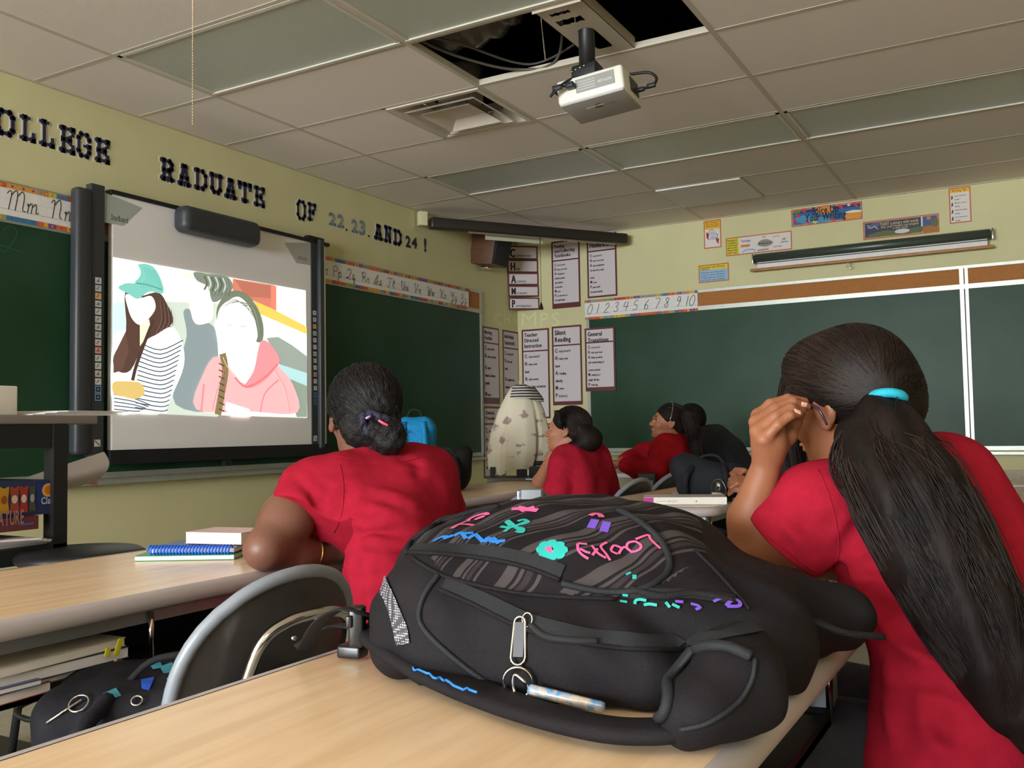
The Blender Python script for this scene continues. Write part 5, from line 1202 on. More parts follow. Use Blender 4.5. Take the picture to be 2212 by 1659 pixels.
for sx_ in (-1, 1):
    for sy_ in (-1, 1): mk('cart_leg', MB().obox(b_ + uR*.175*sx_ + uF*.14*sy_ + EZ*zl/2, uR*.014, uF*.014, EZ*zl/2), m_black, ck)
mk('overhead_projector', MB().bbox(b_ + EZ*(zt_+.18), uR*.10, uF*.10, EZ*.14, .02), m_dgrey, ck)
bl_ = D(1152, 1035, 5.9); bbk = book('magazine', bl_ - EZ*.004, uR*.05, uF*.06, .012, (120, 130, 170), 'small blue-white booklet at the right end of the corner cart tray', 'book')
# cloth: an outline ring that narrows to the top, hem uneven
zc1 = D(1130, 828, 6.1)[2]; zc0 = D(1122, 1008, 6.0)[2]
hemL = lambda a: (0.0 if not (math.cos(a-math.radians(252)) > .75) else -.12*(math.cos(a-math.radians(252))-.75)/.25)
def clothf_old(u, v):
    a = 2*math.pi*u; w = v**.62
    rx, ry = .05 + .175*w + .012*math.sin(7*a+1)*v + .01*math.sin(13*a)*v, .05 + .15*w + .012*math.sin(8*a)*v
    z = zc1 - .03*v*0 - (zc1-zc0+.015)*(v**1.15) + hemL(a)*v**2 + .02*math.sin(3*a)*v
    sh = -.03*v + .02*(1-v)
    return b_ + uR*(rx*math.cos(a)+sh) + uF*ry*math.sin(a) + EZ*z
def clothf(u, v):
    a = 2*math.pi*u; base = float(np.interp(v, [0, .06, .16, .35, .6, .82, 1], [.012, .07, .098, .142, .182, .196, .176]))
    fo = 1 + (.10*math.sin(3*a+1.1) + .08*math.sin(5*a+2.4) + .05*math.sin(9*a) + .10*(.5-abs(math.sin(4.5*a+.8+.5*v))) + .06*(.5-abs(math.sin(8*a+2.1))))*(.2+.8*v) + .03*math.sin(6*v+2*a)
    ca, sa = math.cos(a), math.sin(a); q = .72
    x = np.sign(ca)*abs(ca)**q*base*fo*1.06; y = np.sign(sa)*abs(sa)**q*base*fo*.92
    z = zc1 - (zc1-zc0)*(v**1.05) + hemL(a)*v**3*.5 + .022*math.sin(3*a+.5)*v + .012*math.sin(7*a)*v
    return b_ + uR*(x + .022*(1-v) - .02*v) + uF*y + EZ*z
mb = MB(); mb.grid(clothf, 110, 34); mb.smooth = True
mb.add([clothf(i/24, 0) for i in range(24)] + [b_ + EZ*(zc1+.02)], [(i, (i+1) % 24, 24) for i in range(24)])
m_cloth = bpy.data.materials.new('patterned_cloth'); m_cloth.use_nodes = True
nt = m_cloth.node_tree; N, L = nt.nodes, nt.links; b = N['Principled BSDF']; b.inputs['Roughness'].default_value = .9
tc = N.new('ShaderNodeTexCoord'); vo = N.new('ShaderNodeTexVoronoi'); vo.inputs['Scale'].default_value = 10.5; vo.inputs['Randomness'].default_value = .75; vo.distance = 'MANHATTAN'
ns = N.new('ShaderNodeTexNoise'); ns.inputs['Scale'].default_value = 45; L.new(tc.outputs['Object'], vo.inputs['Vector']); L.new(tc.outputs['Object'], ns.inputs['Vector'])
ad = N.new('ShaderNodeMath'); ad.operation = 'ADD'; mu = N.new('ShaderNodeMath'); mu.operation = 'MULTIPLY'; mu.inputs[1].default_value = .7; L.new(ns.outputs['Fac'], mu.inputs[0]); L.new(vo.outputs['Distance'], ad.inputs[0]); L.new(mu.outputs[0], ad.inputs[1])
rp = N.new('ShaderNodeValToRGB'); e_ = rp.color_ramp.elements; e_[0].position = .68; e_[0].color = tuple(lin((150, 128, 126)))+(1,); e_[1].position = .84; e_[1].color = tuple(lin((206, 198, 178)))+(1,)
L.new(ad.outputs[0], rp.inputs[0]); L.new(rp.outputs[0], b.inputs['Base Color'])
tag(mk('draped_cloth', mb, m_cloth), 'cream patterned cloth draped over the corner cart', 'cloth')
# striped hat-like cloth on top
m_str = bpy.data.materials.new('striped_cloth'); m_str.use_nodes = True; nt = m_str.node_tree; N, L = nt.nodes, nt.links; b = N['Principled BSDF']; b.inputs['Roughness'].default_value = .9
tc = N.new('ShaderNodeTexCoord'); wv = N.new('ShaderNodeTexWave'); wv.inputs['Scale'].default_value = 17; wv.inputs['Distortion'].default_value = .6; wv.bands_direction = 'Z'
L.new(tc.outputs['Object'], wv.inputs['Vector']); rp = N.new('ShaderNodeValToRGB'); rp.color_ramp.interpolation = 'CONSTANT'; rp.color_ramp.elements[1].position = .5
rp.color_ramp.elements[0].color = tuple(lin((34, 32, 36)))+(1,); rp.color_ramp.elements[1].color = tuple(lin((190, 184, 174)))+(1,); L.new(wv.outputs['Fac'], rp.inputs[0]); L.new(rp.outputs[0], b.inputs['Base Color'])
def capf(u, v, o=0.0):
    a = math.radians(-125 + 150*u); w = v*(.55+.45*math.sin(2.2*u+.6)) + .05*math.sin(9*u)
    p = clothf(((math.degrees(a)+360) % 360)/360.0, .05+.20*w); c = b_ + uR*.02; d = p-c; d[2] = 0
    return p + nrm(d)*(.010+o) + EZ*(.010+.01*math.sin(7*u)) + uR*.02*w
mb = MB(); mb.grid(capf, 26, 8); mb.grid(lambda u, v: capf(1-u, v, -.004), 26, 8)
tag(mk('striped_cloth', mb, m_str), 'black and white striped cloth lying on top of the draped cloth', 'cloth')
# =================================================================== the striped backpack on the nearest table
A_ = nrm(V(.88, .47, 0)); B_ = V(-A_[1], A_[0], 0)
O_ = A_*.06 + B_*1.30 + EZ*TZ
RB = np.stack([A_, B_, EZ], 1)
loc = lambda P: (np.asarray(P) - O_) @ RB
m_nyl = mat('black_nylon', (27, 24, 28), .7, spec=.18, var=.12, vscale=300, bump=.35, bscale=900)
m_nyl2 = mat('zip_band_nylon', (36, 38, 42), .6, spec=.22, var=.08, vscale=300, bump=.3, bscale=900)
m_web = mat('black_webbing', (26, 25, 29), .7, spec=.3, bump=.5, bscale=700)
m_buck = mat('buckle_plastic', (30, 30, 33), .3, spec=.6)
S = SDF(.035); S.frame(RB, O_)
S.box((-.05, .01, .084), (.212, .195, .084), rd=.07)
S.box((.10, -.005, .056), (.165, .185, .056), rd=.05, k=.07)
S.ell((-.02, .03, .130), (.225, .18, .085), k=.05)
S.cap((.20, -.07, .070), (.335, -.02, .052), .056, .046, k=.05)
S.cap((.20, .02, .06), (.29, .06, .06), .05, .045, k=.05)
S.cap((-.24, -.10, .05), (-.25, .10, .05), .05, .05, k=.04)
S.cap((-.05, -.19, .045), (.20, -.19, .05), .05, .05, k=.06)
S.cap((-.16, -.17, .045), (.0, -.20, .045), .045, .045, k=.05)
S.frame(); S.cap(onZ(1060,1412,.775), onZ(1250,1450,.775), .034, .034, k=.04); S.cap(onZ(1250,1450,.775), onZ(1400,1462,.775), .034, .034, k=.04); S.cap(onZ(1510,1535,.778), onZ(1585,1490,.786), .036, .040, k=.05); S.cap(onZ(1585,1490,.786), onZ(1590,1420,.81), .042, .04, k=.05); S.frame(RB, O_)
def bagwarp(P):
    q = (P - O_) @ RB
    side = np.clip((.13-q[:, 2])/.05, 0, 1)
    return .0032*side*np.sin(q[:, 0]*48+q[:, 2]*60+2.5*np.sin(q[:, 0]*19))*np.sin(q[:, 2]*36+q[:, 0]*15+.7) + .004*np.sin(q[:, 0]*26 + 9*q[:, 1] + 1.0)*np.sin(q[:, 1]*30 + q[:, 2]*40) + .0018*np.sin(q[:, 0]*70+q[:, 2]*55)*np.sin(q[:, 1]*60+1)
S.warp = bagwarp
S.plane((0, 0, .0015), (0, 0, -1), k=.006)
bv, bf = S.mesh(.0045)
bag = empty('backpack', O_, 'black backpack with grey striped front pocket and bright handmade drawings, nearest table', 'backpack')
q = loc(bv); cam_ = np.stack([(bv - V(0,0,CZ)) @ RW[:, i] for i in range(3)], 1)
pxs = np.stack([1106 + 2008*cam_[:, 0]/-cam_[:, 2], 829.5 - 2008*cam_[:, 1]/-cam_[:, 2]], 1)
def inpoly(P, poly):
    x, y = P[:, 0], P[:, 1]; r = np.zeros(len(P), bool); j = len(poly)-1
    for i in range(len(poly)):
        xi, yi = poly[i]; xj, yj = poly[j]
        r ^= ((yi > y) != (yj > y)) & (x < (xj-xi)*(y-yi)/(yj-yi+1e-12)+xi); j = i
    return r
bvh = bvh_of(bv, bf)
def up_uv(pts): return [tuple(loc(cast(bvh, *p)[0])[:2]) for p in pts if cast(bvh, *p)[0] is not None]
# front panel outline in the bag's own plan; everything inside it and facing up is striped cloth
panel = up_uv([(890,1195),(960,1240),(1090,1272),(1190,1282),(1290,1290),(1390,1290),(1450,1250),(1530,1215)])
panel = panel + [(.165, .08), (.10, .16), (.0, .185), (-.12, .16), (-.20, .09), (-.225, .02)]
fc = q[bf].mean(1); fn = np.cross(bv[bf[:, 1]]-bv[bf[:, 0]], bv[bf[:, 2]]-bv[bf[:, 0]]); fn /= np.linalg.norm(fn, axis=1, keepdims=True)+1e-9
sgn = 1.0 if (fn[:, 2]*(fc[:, 2] > .14)).sum() > 0 else -1.0
mi = np.where(inpoly(fc, panel) & (fc[:, 2] > .10), 1, 0)
mesh_uv = up_uv([(826,1262),(846,1290),(862,1330),(872,1372)])
ph = 15.0*((-2.0*.13*np.exp(-(q[:, 0]+.25)/.13) + .30*q[:, 0] - .32/22*np.cos(22*q[:, 0])) - q[:, 1])
m_strp = bpy.data.materials.new('striped_canvas'); m_strp.use_nodes = True; nt = m_strp.node_tree; N, L = nt.nodes, nt.links; b = N['Principled BSDF']
b.inputs['Roughness'].default_value = .8; b.inputs['Specular IOR Level'].default_value = .12
at = N.new('ShaderNodeAttribute'); at.attribute_name = 'Col'; sx_ = N.new('ShaderNodeSeparateColor'); L.new(at.outputs['Color'], sx_.inputs[0])
mu = N.new('ShaderNodeMath'); mu.operation = 'MULTIPLY'; mu.inputs[1].default_value = 40.0; L.new(sx_.outputs[0], mu.inputs[0])
ns = N.new('ShaderNodeTexNoise'); ns.inputs['Scale'].default_value = 9; ns.inputs['Detail'].default_value = 1; tc = N.new('ShaderNodeTexCoord'); L.new(tc.outputs['Object'], ns.inputs['Vector'])
nm = N.new('ShaderNodeMath'); nm.operation = 'MULTIPLY'; nm.inputs[1].default_value = .5; L.new(ns.outputs['Fac'], nm.inputs[0])
ad = N.new('ShaderNodeMath'); ad.operation = 'ADD'; L.new(mu.outputs[0], ad.inputs[0]); L.new(nm.outputs[0], ad.inputs[1])
fr = N.new('ShaderNodeMath'); fr.operation = 'FRACT'; L.new(ad.outputs[0], fr.inputs[0])
rp = N.new('ShaderNodeValToRGB'); rp.color_ramp.interpolation = 'CONSTANT'; L.new(fr.outputs[0], rp.inputs[0]); L.new(rp.outputs[0], b.inputs['Base Color'])
er = rp.color_ramp.elements; dk, gy, md = (30,26,30), (70,64,66), (50,45,47)
while len(er) < 9: er.new(.5)
for e_, (p_, c_) in zip(er, ((0, dk), (.24, gy), (.44, dk), (.50, gy), (.56, dk), (.60, md), (.70, dk), (.78, gy), (.84, dk))): e_.position = p_; e_.color = tuple(lin(c_))+(1,)
cols = np.zeros((len(bv), 3)); cols[:, 0] = (ph - ph.min())/40.0
mkfast('bag_body', bv, bf, [m_nyl, m_strp], bag, mi=mi, cols=cols)

def surf(pts, lift=.001, n=5, smooth=True):
    P = catmull([V(*p, 0) for p in pts], n) if smooth and len(pts) > 2 else [V(*p, 0) for p in pts]
    out = []; nn = []
    for p in P:
        h, k = cast(bvh, p[0], p[1])
        if h is None: continue
        if k @ (V(0,0,CZ)-h) < 0: k = -k
        if out and np.linalg.norm(h-out[-1]) > .09: continue
        out.append(h + k*lift); nn.append(k)
    return out, nn
def seam(name, pts, r, m, lift=.0015, flat=1.0):
    P, nn = surf(pts, lift, 6)
    if len(P) > 1: return mk(name, MB().tube(P, r, 8, flat=1.0), m, bag)
def ribbon(mb, P, nn, w):
    L_, R_ = [], []
    for i in range(len(P)):
        t = nrm(P[min(i+1, len(P)-1)]-P[max(i-1, 0)]); s = np.cross(nn[i], t)*w/2; L_.append(P[i]+s); R_.append(P[i]-s)
    k = len(P); mb.add(L_+R_, [(i, k+i, k+i+1, i+1) for i in range(k-1)])
def zipband(name, pts, w, m):
    P, nn = surf(pts, .0025, 6); mb = MB(); ribbon(mb, P, nn, w)
    P2, n2 = surf(pts, .0005, 6); 
    mb.smooth = True; return mk(name, mb, m, bag, smooth=True)
seam('piping', [(947,1243),(918,1285),(907,1330),(925,1368),(985,1425),(1060,1478),(1120,1515)], .0035, m_nyl2)
zipband('zipper_band', [(958,1262),(1040,1296),(1130,1338),(1210,1362),(1330,1382),(1480,1386),(1610,1362),(1728,1314)], .019, m_nyl2)
seam('piping', [(950,1275),(1030,1310),(1120,1354),(1205,1380),(1330,1400),(1480,1403),(1615,1378),(1738,1328)], .0028, m_nyl)
zipband('pocket_flap', [(888,1186),(960,1186),(1060,1196),(1140,1212),(1215,1238)], .020, m_nyl2)
seam('piping', [(884,1195),(960,1199),(1060,1210),(1140,1227),(1210,1254)], .003, m_nyl)
seam('piping', [(1214,1262),(1300,1280),(1380,1276),(1432,1248),(1446,1215),(1425,1168),(1380,1128),(1335,1104)], .0042, m_nyl2)
seam('piping', [(880,1196),(896,1166),(950,1132),(1020,1108),(1080,1095)], .0040, m_nyl)
seam('piping', [(890,1206),(960,1246),(1090,1278),(1190,1290),(1330,1296)], .0026, m_nyl)
seam('piping', [(1500,1190),(1545,1235),(1590,1285),(1618,1318)], .0022, m_nyl)
zipband('pocket_opening', [(1345,1283),(1420,1284),(1500,1286),(1590,1298)], .014, mat('deep_black', (20, 19, 22), .8))
seam('elastic_cord', [(1362,1275),(1430,1290),(1500,1284),(1585,1300)], .005, m_web)
seam('zipper_gap', [(1146,1352),(1180,1376),(1230,1384),(1290,1388)], .0045, mat('deep_black', (20, 19, 22), .8))
# mesh side pocket
P, nn = surf([(828,1262),(842,1290),(856,1326),(868,1368),(872,1392)], .002, 4); mb = MB(); ribbon(mb, P, nn, .022)
m_net = bpy.data.materials.new('white_netting'); m_net.use_nodes = True; nt = m_net.node_tree; N, L = nt.nodes, nt.links; b = N['Principled BSDF']; b.inputs['Roughness'].default_value = .6
tc = N.new('ShaderNodeTexCoord'); vo = N.new('ShaderNodeTexVoronoi'); vo.inputs['Scale'].default_value = 330; vo.inputs['Randomness'].default_value = .15; L.new(tc.outputs['Object'], vo.inputs['Vector'])
rp = N.new('ShaderNodeValToRGB'); rp.color_ramp.elements[0].position = .33; rp.color_ramp.elements[1].position = .42; rp.color_ramp.elements[0].color = tuple(lin((170,170,184)))+(1,); rp.color_ramp.elements[1].color = tuple(lin((52,50,58)))+(1,); L.new(vo.outputs['Distance'], rp.inputs[0]); L.new(rp.outputs[0], b.inputs['Base Color'])
if len(P) > 1: mk('mesh_pocket', mb, m_net, bag)
# handmade drawings in bright paint pen
def scale4(ox, oy, s, l): return [(ox + x*s, oy + y*s) for x, y in l]
PK, TE, BL, PU = (222, 92, 150), (38, 172, 166), (36, 120, 206), (112, 78, 196)
def paint(name, col, strokes, w, lift=.0014):
    mb = MB()
    for st in strokes:
        P, nn = surf(st, lift, 4)
        if len(P) > 1: ribbon(mb, P, nn, w)
    if mb.v: mk(name, mb, mat('paint_pen_%d' % (col[0]*7+col[1]), col, .5), bag)
K = .226; g = lambda l: scale4(1200, 1060, K, l)
for st in ([(765,470),(885,430),(905,470),(1000,560)], [(760,490),(695,505),(682,555),(740,590),(810,560),(808,520),(760,490)], [(735,600),(655,545),(600,612)], [(640,560),(560,530),(530,580),(590,612)], [(490,500),(430,540),(480,610),(520,672)], [(345,530),(400,600),(480,650)], [(400,560),(350,622)], [(215,510),(300,518)], [(210,512),(215,570),(250,615),(312,656)], [(232,560),(290,590),(332,600)]):
    paint('lettering', PK, [g(st)], .0034)
paint('drawing', PU, [g([(338,365),(380,282)])], .011); paint('drawing', PU, [g([(458,400),(492,305)])], .011)
paint('drawing', PK, [g([(330,245),(380,228),(425,238),(440,262)])], .008)
g = lambda l: scale4(800, 1060, K, l)
fl = []
for k in range(8):
    a = 2*math.pi*k/8; fl.append(g([(1715+40*math.cos(a), 565+26*math.sin(a)), (1735+118*math.cos(a-.25), 570+72*math.sin(a-.25)), (1735+125*math.cos(a+.2), 570+80*math.sin(a+.2)), (1715+42*math.cos(a), 565+28*math.sin(a))]))
paint('flower_drawing', TE, fl, .0062); paint('flower_centre', PK, [g([(1690,545),(1720,575),(1740,570)])], .008)
paint('butterfly_drawing', TE, [g([(1245,350),(1330,360),(1390,345),(1500,300)]), g([(1310,290),(1370,340),(1450,400)]), g([(1410,300),(1470,285),(1505,310),(1440,330)]), g([(1280,400),(1330,365)]), g([(1390,395),(1450,405),(1455,370),(1400,360)]), g([(1300,300),(1345,345)])], .006)
paint('drawing', BL, [g([(600,495),(680,450),(740,450)]), g([(700,470),(790,435)]), g([(800,440),(870,410),(915,465)]), g([(900,415),(985,410)]), g([(935,465),(1000,425)]), g([(1000,420),(1080,495)]), g([(1100,500),(1125,455),(1160,495)]), g([(1160,495),(1290,485)]), g([(1170,455),(1230,512)])], .0058)
paint('drawing', PK, [g([(775,370),(870,320),(960,290)]), g([(850,330),(930,330),(990,340)]), g([(930,290),(1010,250),(1100,225),(1120,240)]), g([(1000,285),(1090,250)])], .0075)
paint('star_drawing', PK, [g([(1350,183),(1440,180),(1600,195)]), g([(1410,165),(1480,185),(1440,205)]), g([(1480,190),(1570,165)])], .009)
g = lambda l: scale4(1200, 1060, K, l)
paint('drawing', TE, [g([(690,790),(705,805)]), g([(735,830),(775,832)])], .007); 
paint('drawing', TE, [g([(610,1080),(680,1088)]), g([(640,1020),(695,1025)]), g([(755,1105),(770,1065),(820,1055),(870,1065)]), g([(845,1105),(900,1095),(970,1105)]), g([(1050,1080),(1090,1125)]), g([(1110,1100),(1180,1130)])], .0035, .0045)
paint('drawing', PU, [g([(1140,1075),(1215,1082)]), g([(1285,1100),(1350,1115),(1380,1145)]), g([(1330,1150),(1370,1140)]), g([(1500,1080),(1560,1055),(1640,1030)])], .0035, .0045)
paint('drawing', PU, [g([(1620,1120),(1690,1060),(1750,1090),(1740,1125),(1630,1125)])], .0045, .0045)
# zip pull, split ring and blue charm
zp, zn = cast(bvh, 1126, 1350); z2, _ = cast(bvh, 1122, 1425)
if zp is not None and z2 is not None:
    zpd = nrm(z2 - zp); sd = nrm(np.cross(zn, zpd)); c0 = zp + zn*.006
    mb = MB(); Lz = np.linalg.norm(z2-zp)
    ou = [c0 + sd*(.0065*math.cos(t)) + zpd*(-.0065*math.sin(t)) for t in np.linspace(0, math.pi, 7)] + [c0 + zpd*Lz + sd*(-.0085*math.cos(t)) + zpd*(.0085*math.sin(t)) for t in np.linspace(0, math.pi, 7)]
    mb.tube(ou, .0016, 6, closed=True); mk('zip_pull_rim', mb, m_chrome, bag)
    mk('zip_pull', MB().obox(c0 + zpd*(Lz*.5), sd*.006, zpd*Lz*.5, zn*.0008), mat('pull_grey', (58, 58, 64), .4, metal=.3), bag)
    mb = MB(); mb.tube([zp + zn*.004 + sd*(.008+.006*math.cos(t)) + zpd*(-.004+.008*math.sin(t)) for t in np.linspace(0, 2*math.pi, 12, endpoint=False)], .0012, 5, closed=True); mk('zip_slider', mb, m_chrome, bag)
    rc_, rn = cast(bvh, 1123, 1467)
    if rc_ is None: rc_ = z2 + zpd*.03; rn = zn
    if rn @ (V(0,0,CZ)-rc_) < 0: rn = -rn
    rn = nrm(rn*.4 - CAMF*.6); e1 = nrm(np.cross(rn, EZ)); e2 = np.cross(rn, e1); rc_ = rc_ + rn*.012
    mb = MB(); mb.tube([rc_ + .0165*(e1*math.cos(t) + e2*math.sin(t)) for t in np.linspace(0, 2*math.pi, 28, endpoint=False)], .0016, 6, closed=True); mb.tube([rc_ - rn*.002 + .0165*(e1*math.cos(t) + e2*math.sin(t)) for t in np.linspace(0, 2*math.pi, 28, endpoint=False)], .0014, 6, closed=True)
    mk('split_ring', mb, m_chrome, bag)
    dep0 = (rc_ - V(0,0,CZ)) @ CAMF
    c1, c2 = D(1142, 1489, dep0-.016), D(1306, 1529, dep0-.045)
    mb = MB(); mb.tube([c1, c1+(c2-c1)*.04, c1+(c2-c1)*.96, c2], [.0055, .0065, .0062, .005], 10)
    mk('charm', mb, mat('blue_glitter_charm', (70, 130, 176), .12, spec=.8, col2=(186, 170, 150), vscale=110, coat=.6), bag)
    mb = MB(); hk_ = D(1112, 1482, dep0-.014); mb.tube(catmull([c1, hk_ + V(.012,0,.006), hk_ + V(0,0,.012), hk_ - V(.002,0,.002), hk_ + V(.006,0,-.014), c1 - V(0,0,.004)], 6), .0018, 6); mk('charm_hook', mb, mat('nickel', (226, 226, 228), .15, metal=1.0), bag)
# padded shoulder strap lying along the near side
def Z(px, py, z): return onZ(px, py, z)
def strap(path, ws, th, name, m, k=7):
    P = catmull([Z(*p) for p in path], k); W_ = np.interp(np.linspace(0, 1, len(P)), np.linspace(0, 1, len(ws)), ws); vs = []; n = 12; U = None
    for i in range(len(P)):
        t = nrm(P[min(i+1, len(P)-1)]-P[max(i-1, 0)]); s = np.cross(EZ, t); s = nrm(s); u_ = np.cross(t, s)
        for j in range(n):
            a = 2*math.pi*j/n; ca, sa = math.cos(a), math.sin(a); vs.append(P[i] + s*W_[i]*np.sign(ca)*abs(ca)**.6 + u_*th*np.sign(sa)*abs(sa)**.7)
    mb = MB(); mb.smooth = True; mb.add(vs, [(i*n+j, i*n+(j+1) % n, (i+1)*n+(j+1) % n, (i+1)*n+j) for i in range(len(P)-1) for j in range(n)] + [tuple(range(n-1, -1, -1)), tuple((len(P)-1)*n+j for j in range(n))])
    return mk(name, mb, m, bag), P
_, sp1 = strap([(786,1362,.79),(850,1405,.780),(930,1450,.766),(1020,1490,.758),(1140,1535,.757),(1290,1572,.757),(1400,1580,.758),(1480,1570,.762),(1540,1545,.77)], [.016,.024,.028,.028,.024,.024,.024,.024,.02], .0095, 'shoulder_strap', m_nyl)
seam('strap_binding', [(1392,1566), (1432,1548), (1446,1512), (1446,1468), (1466,1428), (1515,1402), (1570,1400), (1620,1420)], .006, m_nyl2, .002)
seam('piping', [(1470,1575), (1530,1560), (1590,1520), (1622,1470), (1630,1425)], .0025, m_nyl2)
mb = MB(); r_ = random.Random(3); pts = [Z(876+ (1030-876)*t + r_.uniform(-3, 3), 1434 + (1497-1434)*t**.9 + r_.uniform(-4, 4), .774-.004*t) for t in np.linspace(0, 1, 22)]
mb.tube(pts, .0016, 5); mk('strap_drawing', mb, mat('paint_pen_blue', BL, .5), bag)
strap([(640,1398,.752),(690,1368,.768),(735,1350,.79),(790,1362,.79)], [.010,.012,.012,.012], .002, 'webbing', m_web)
strap([(655,1400,.752),(690,1345,.80),(735,1316,.826),(775,1322,.822),(815,1345,.80),(850,1385,.79)], [.010,.011,.011,.011,.012,.012], .002, 'webbing', m_web)
strap([(900,1462,.746),(925,1476,.746),(905,1455,.756)], [.011,.012,.011], .002, 'webbing', m_web)
bc = Z(772, 1352, .80); mk('buckle', MB().bbox(bc, A_*.010, B_*.012, EZ*.026, .004).bbox(bc + EZ*.008 - A_*.008, A_*.004, B_*.016, EZ*.008, .002), m_buck, bag)
bc = Z(762, 1405, .752); mk('buckle', MB().bbox(bc, nrm(A_-B_*.3)*.018, nrm(B_+A_*.3)*.014, EZ*.009, .004), m_buck, bag)
strap([(1690,1350,.81),(1760,1345,.812),(1830,1368,.80),(1905,1375,.79)], [.012,.010,.007,.006], .004, 'haul_loop', m_web)

# =================================================================== other bags
def softbag(c, half, R, label, col, name='backpack', h=.008, extra=None):
    s = SDF(.03); s.frame(R, c); s.box((0, 0, half[2]), half, rd=min(half)*.75); s.ell((0, -half[1]*.75, half[2]*.75), (half[0]*.8, half[1]*.55, half[2]*.6), k=.03)
    s.warp = lambda P: .005*np.sin(P[:, 0]*38+P[:, 2]*22)*np.sin(P[:, 1]*34+P[:, 2]*18)
    if extra: extra(s)
    r = empty(name, c, label, 'backpack'); vs, fs = s.mesh(h); m = mat('bag_%d_%d_%d' % col, col, .75, spec=.2, var=.12, vscale=60, bump=.3, bscale=500); mkfast('bag_body', vs, fs, m, r)
    Rm = np.asarray(R); f = lambda x, y, z: np.asarray(c) + Rm @ V(x, y, z)
    mb = MB(); mb.tube(catmull([f(-half[0]*.4, half[1]*.3, half[2]*1.95), f(-half[0]*.2, half[1]*.3, half[2]*2+.035), f(half[0]*.2, half[1]*.3, half[2]*2+.035), f(half[0]*.4, half[1]*.3, half[2]*1.95)], 5), .007, 6); mk('top_handle', mb, m_web, r)
    for sx in (-1, 1):
        mb = MB(); mb.tube(catmull([f(sx*half[0]*.45, half[1]*.85, half[2]*1.85), f(sx*half[0]*.55, half[1]*1.35, half[2]*1.4), f(sx*half[0]*.6, half[1]*1.3, half[2]*.8), f(sx*half[0]*.6, half[1]*.85, half[2]*.2)], 6), .014, 8); mk('shoulder_strap', mb, m, r)
    mb = MB(); mb.tube([f(half[0]*math.cos(t)*.82, -half[1]*1.12, half[2]*(.9+.75*math.sin(t))) for t in np.linspace(0, math.pi, 12)], .004, 6); mk('zipper', mb, m_nyl2, r)
    r_bv = bvh_of(vs, fs); return r, f, r_bv
# blue and black backpack on the floor between the tables
cb_ = D(215, 1560, 1.95); th = math.radians(28); Rf = basis((math.cos(th), math.sin(th), 0), EZ); lean = Rf @ np.array([[1,0,0],[0,math.cos(.25),-math.sin(.25)],[0,math.sin(.25),math.cos(.25)]])
bb, fbb, bbv = softbag((-1.40, 1.22, .478), (.245, .15, .068), basis((.62, -.78, 0), EZ), 'black and blue backpack lying on the empty plastic chair seat', (28, 28, 34))
def patch(root, name, f, quads, m):
    mb = MB()
    for ql in quads: mb.add([f(*p) for p in ql], [(0,1,2,3)])
    return mk(name, mb, m, root)
m_bluep = mat('blue_bag_print', (36, 84, 190), .5, var=.2, vscale=40); m_tealp = mat('teal_bag_print', (60, 140, 160), .5, var=.2, vscale=60)
def bagpatch(poly, m, name='print_patch'):
    P = []
    for p in poly:
        h, k = cast(bbv, *p)
        if h is None: return
        if k @ (V(0,0,CZ)-h) < 0: k = -k
        P.append(h + k*.002)
    mb = MB(); mb.add(P, [tuple(range(len(P)))]); mk(name, mb, m, bb)
bagpatch([(345,1442),(372,1432),(386,1456),(362,1472)], m_tealp); bagpatch([(322,1436),(346,1430),(352,1444),(330,1448)], m_tealp)
bagpatch([(304,1470),(334,1464),(322,1494),(306,1490)], m_bluep); bagpatch([(222,1500),(250,1488),(262,1504),(236,1514)], m_tealp)
bagpatch([(188,1540),(212,1514),(228,1520),(210,1552),(190,1556)], m_bluep); bagpatch([(385,1398),(408,1384),(410,1392),(390,1404)], m_bluep)
for ra, rb_ in (((172,1524), .016), ((296,1518), .009)):
    h, k = cast(bbv, *ra)
    if h is not None:
        k = nrm(k if k @ (V(0,0,CZ)-h) > 0 else -k); e1 = nrm(np.cross(k, EZ)); e2 = np.cross(k, e1); mk('ring', MB().tube([h + k*.006 + rb_*(e1*math.cos(t)+e2*math.sin(t)) for t in np.linspace(0, 2*math.pi, 22, endpoint=False)], .0018, 6, closed=True), m_chrome, bb)
h, k = cast(bbv, 176, 1522); h2_, _ = cast(bbv, 100, 1572)
if h is not None and h2_ is not None: mk('strap_clip', MB().tube([h + EZ*.008, h2_ + EZ*.008], .0025, 6), m_chrome, bb)
# dark bag hanging by the near table's right edge
c2_ = onZ(1745, 1600, .55); c2_ = V(-.13, 1.13, .0)
b2, fb2, _ = softbag((-.17, 1.27, .005), (.12, .085, .25), basis((.5, -.86, 0), EZ), 'dark bag standing beside the nearest table, behind the haul strap of striped backpack', (30, 29, 33))
# black backpack and blue backpack on the second table
c3_ = onZ(950, 1062, TZ+.002); b3, _, _ = softbag((c3_[0]-.03, c3_[1]+.10, TZ+.003), (.13, .12, .09), basis((.5, -.86, 0), EZ), 'low black backpack on the table behind the woman with scrunchie', (22, 20, 21), extra=lambda s: s.cap((-.05, .0, .10), (-.10, .02, .19), .06, .05, k=.05))
c4_ = D(893, 985, 5.0); b4, _, _ = softbag((c4_[0]-.02, c4_[1]+.05, TZ+.003), (.11, .09, .195), basis((.5, -.86, 0), EZ), 'bright blue backpack standing behind the woman with scrunchie', (30, 132, 190))
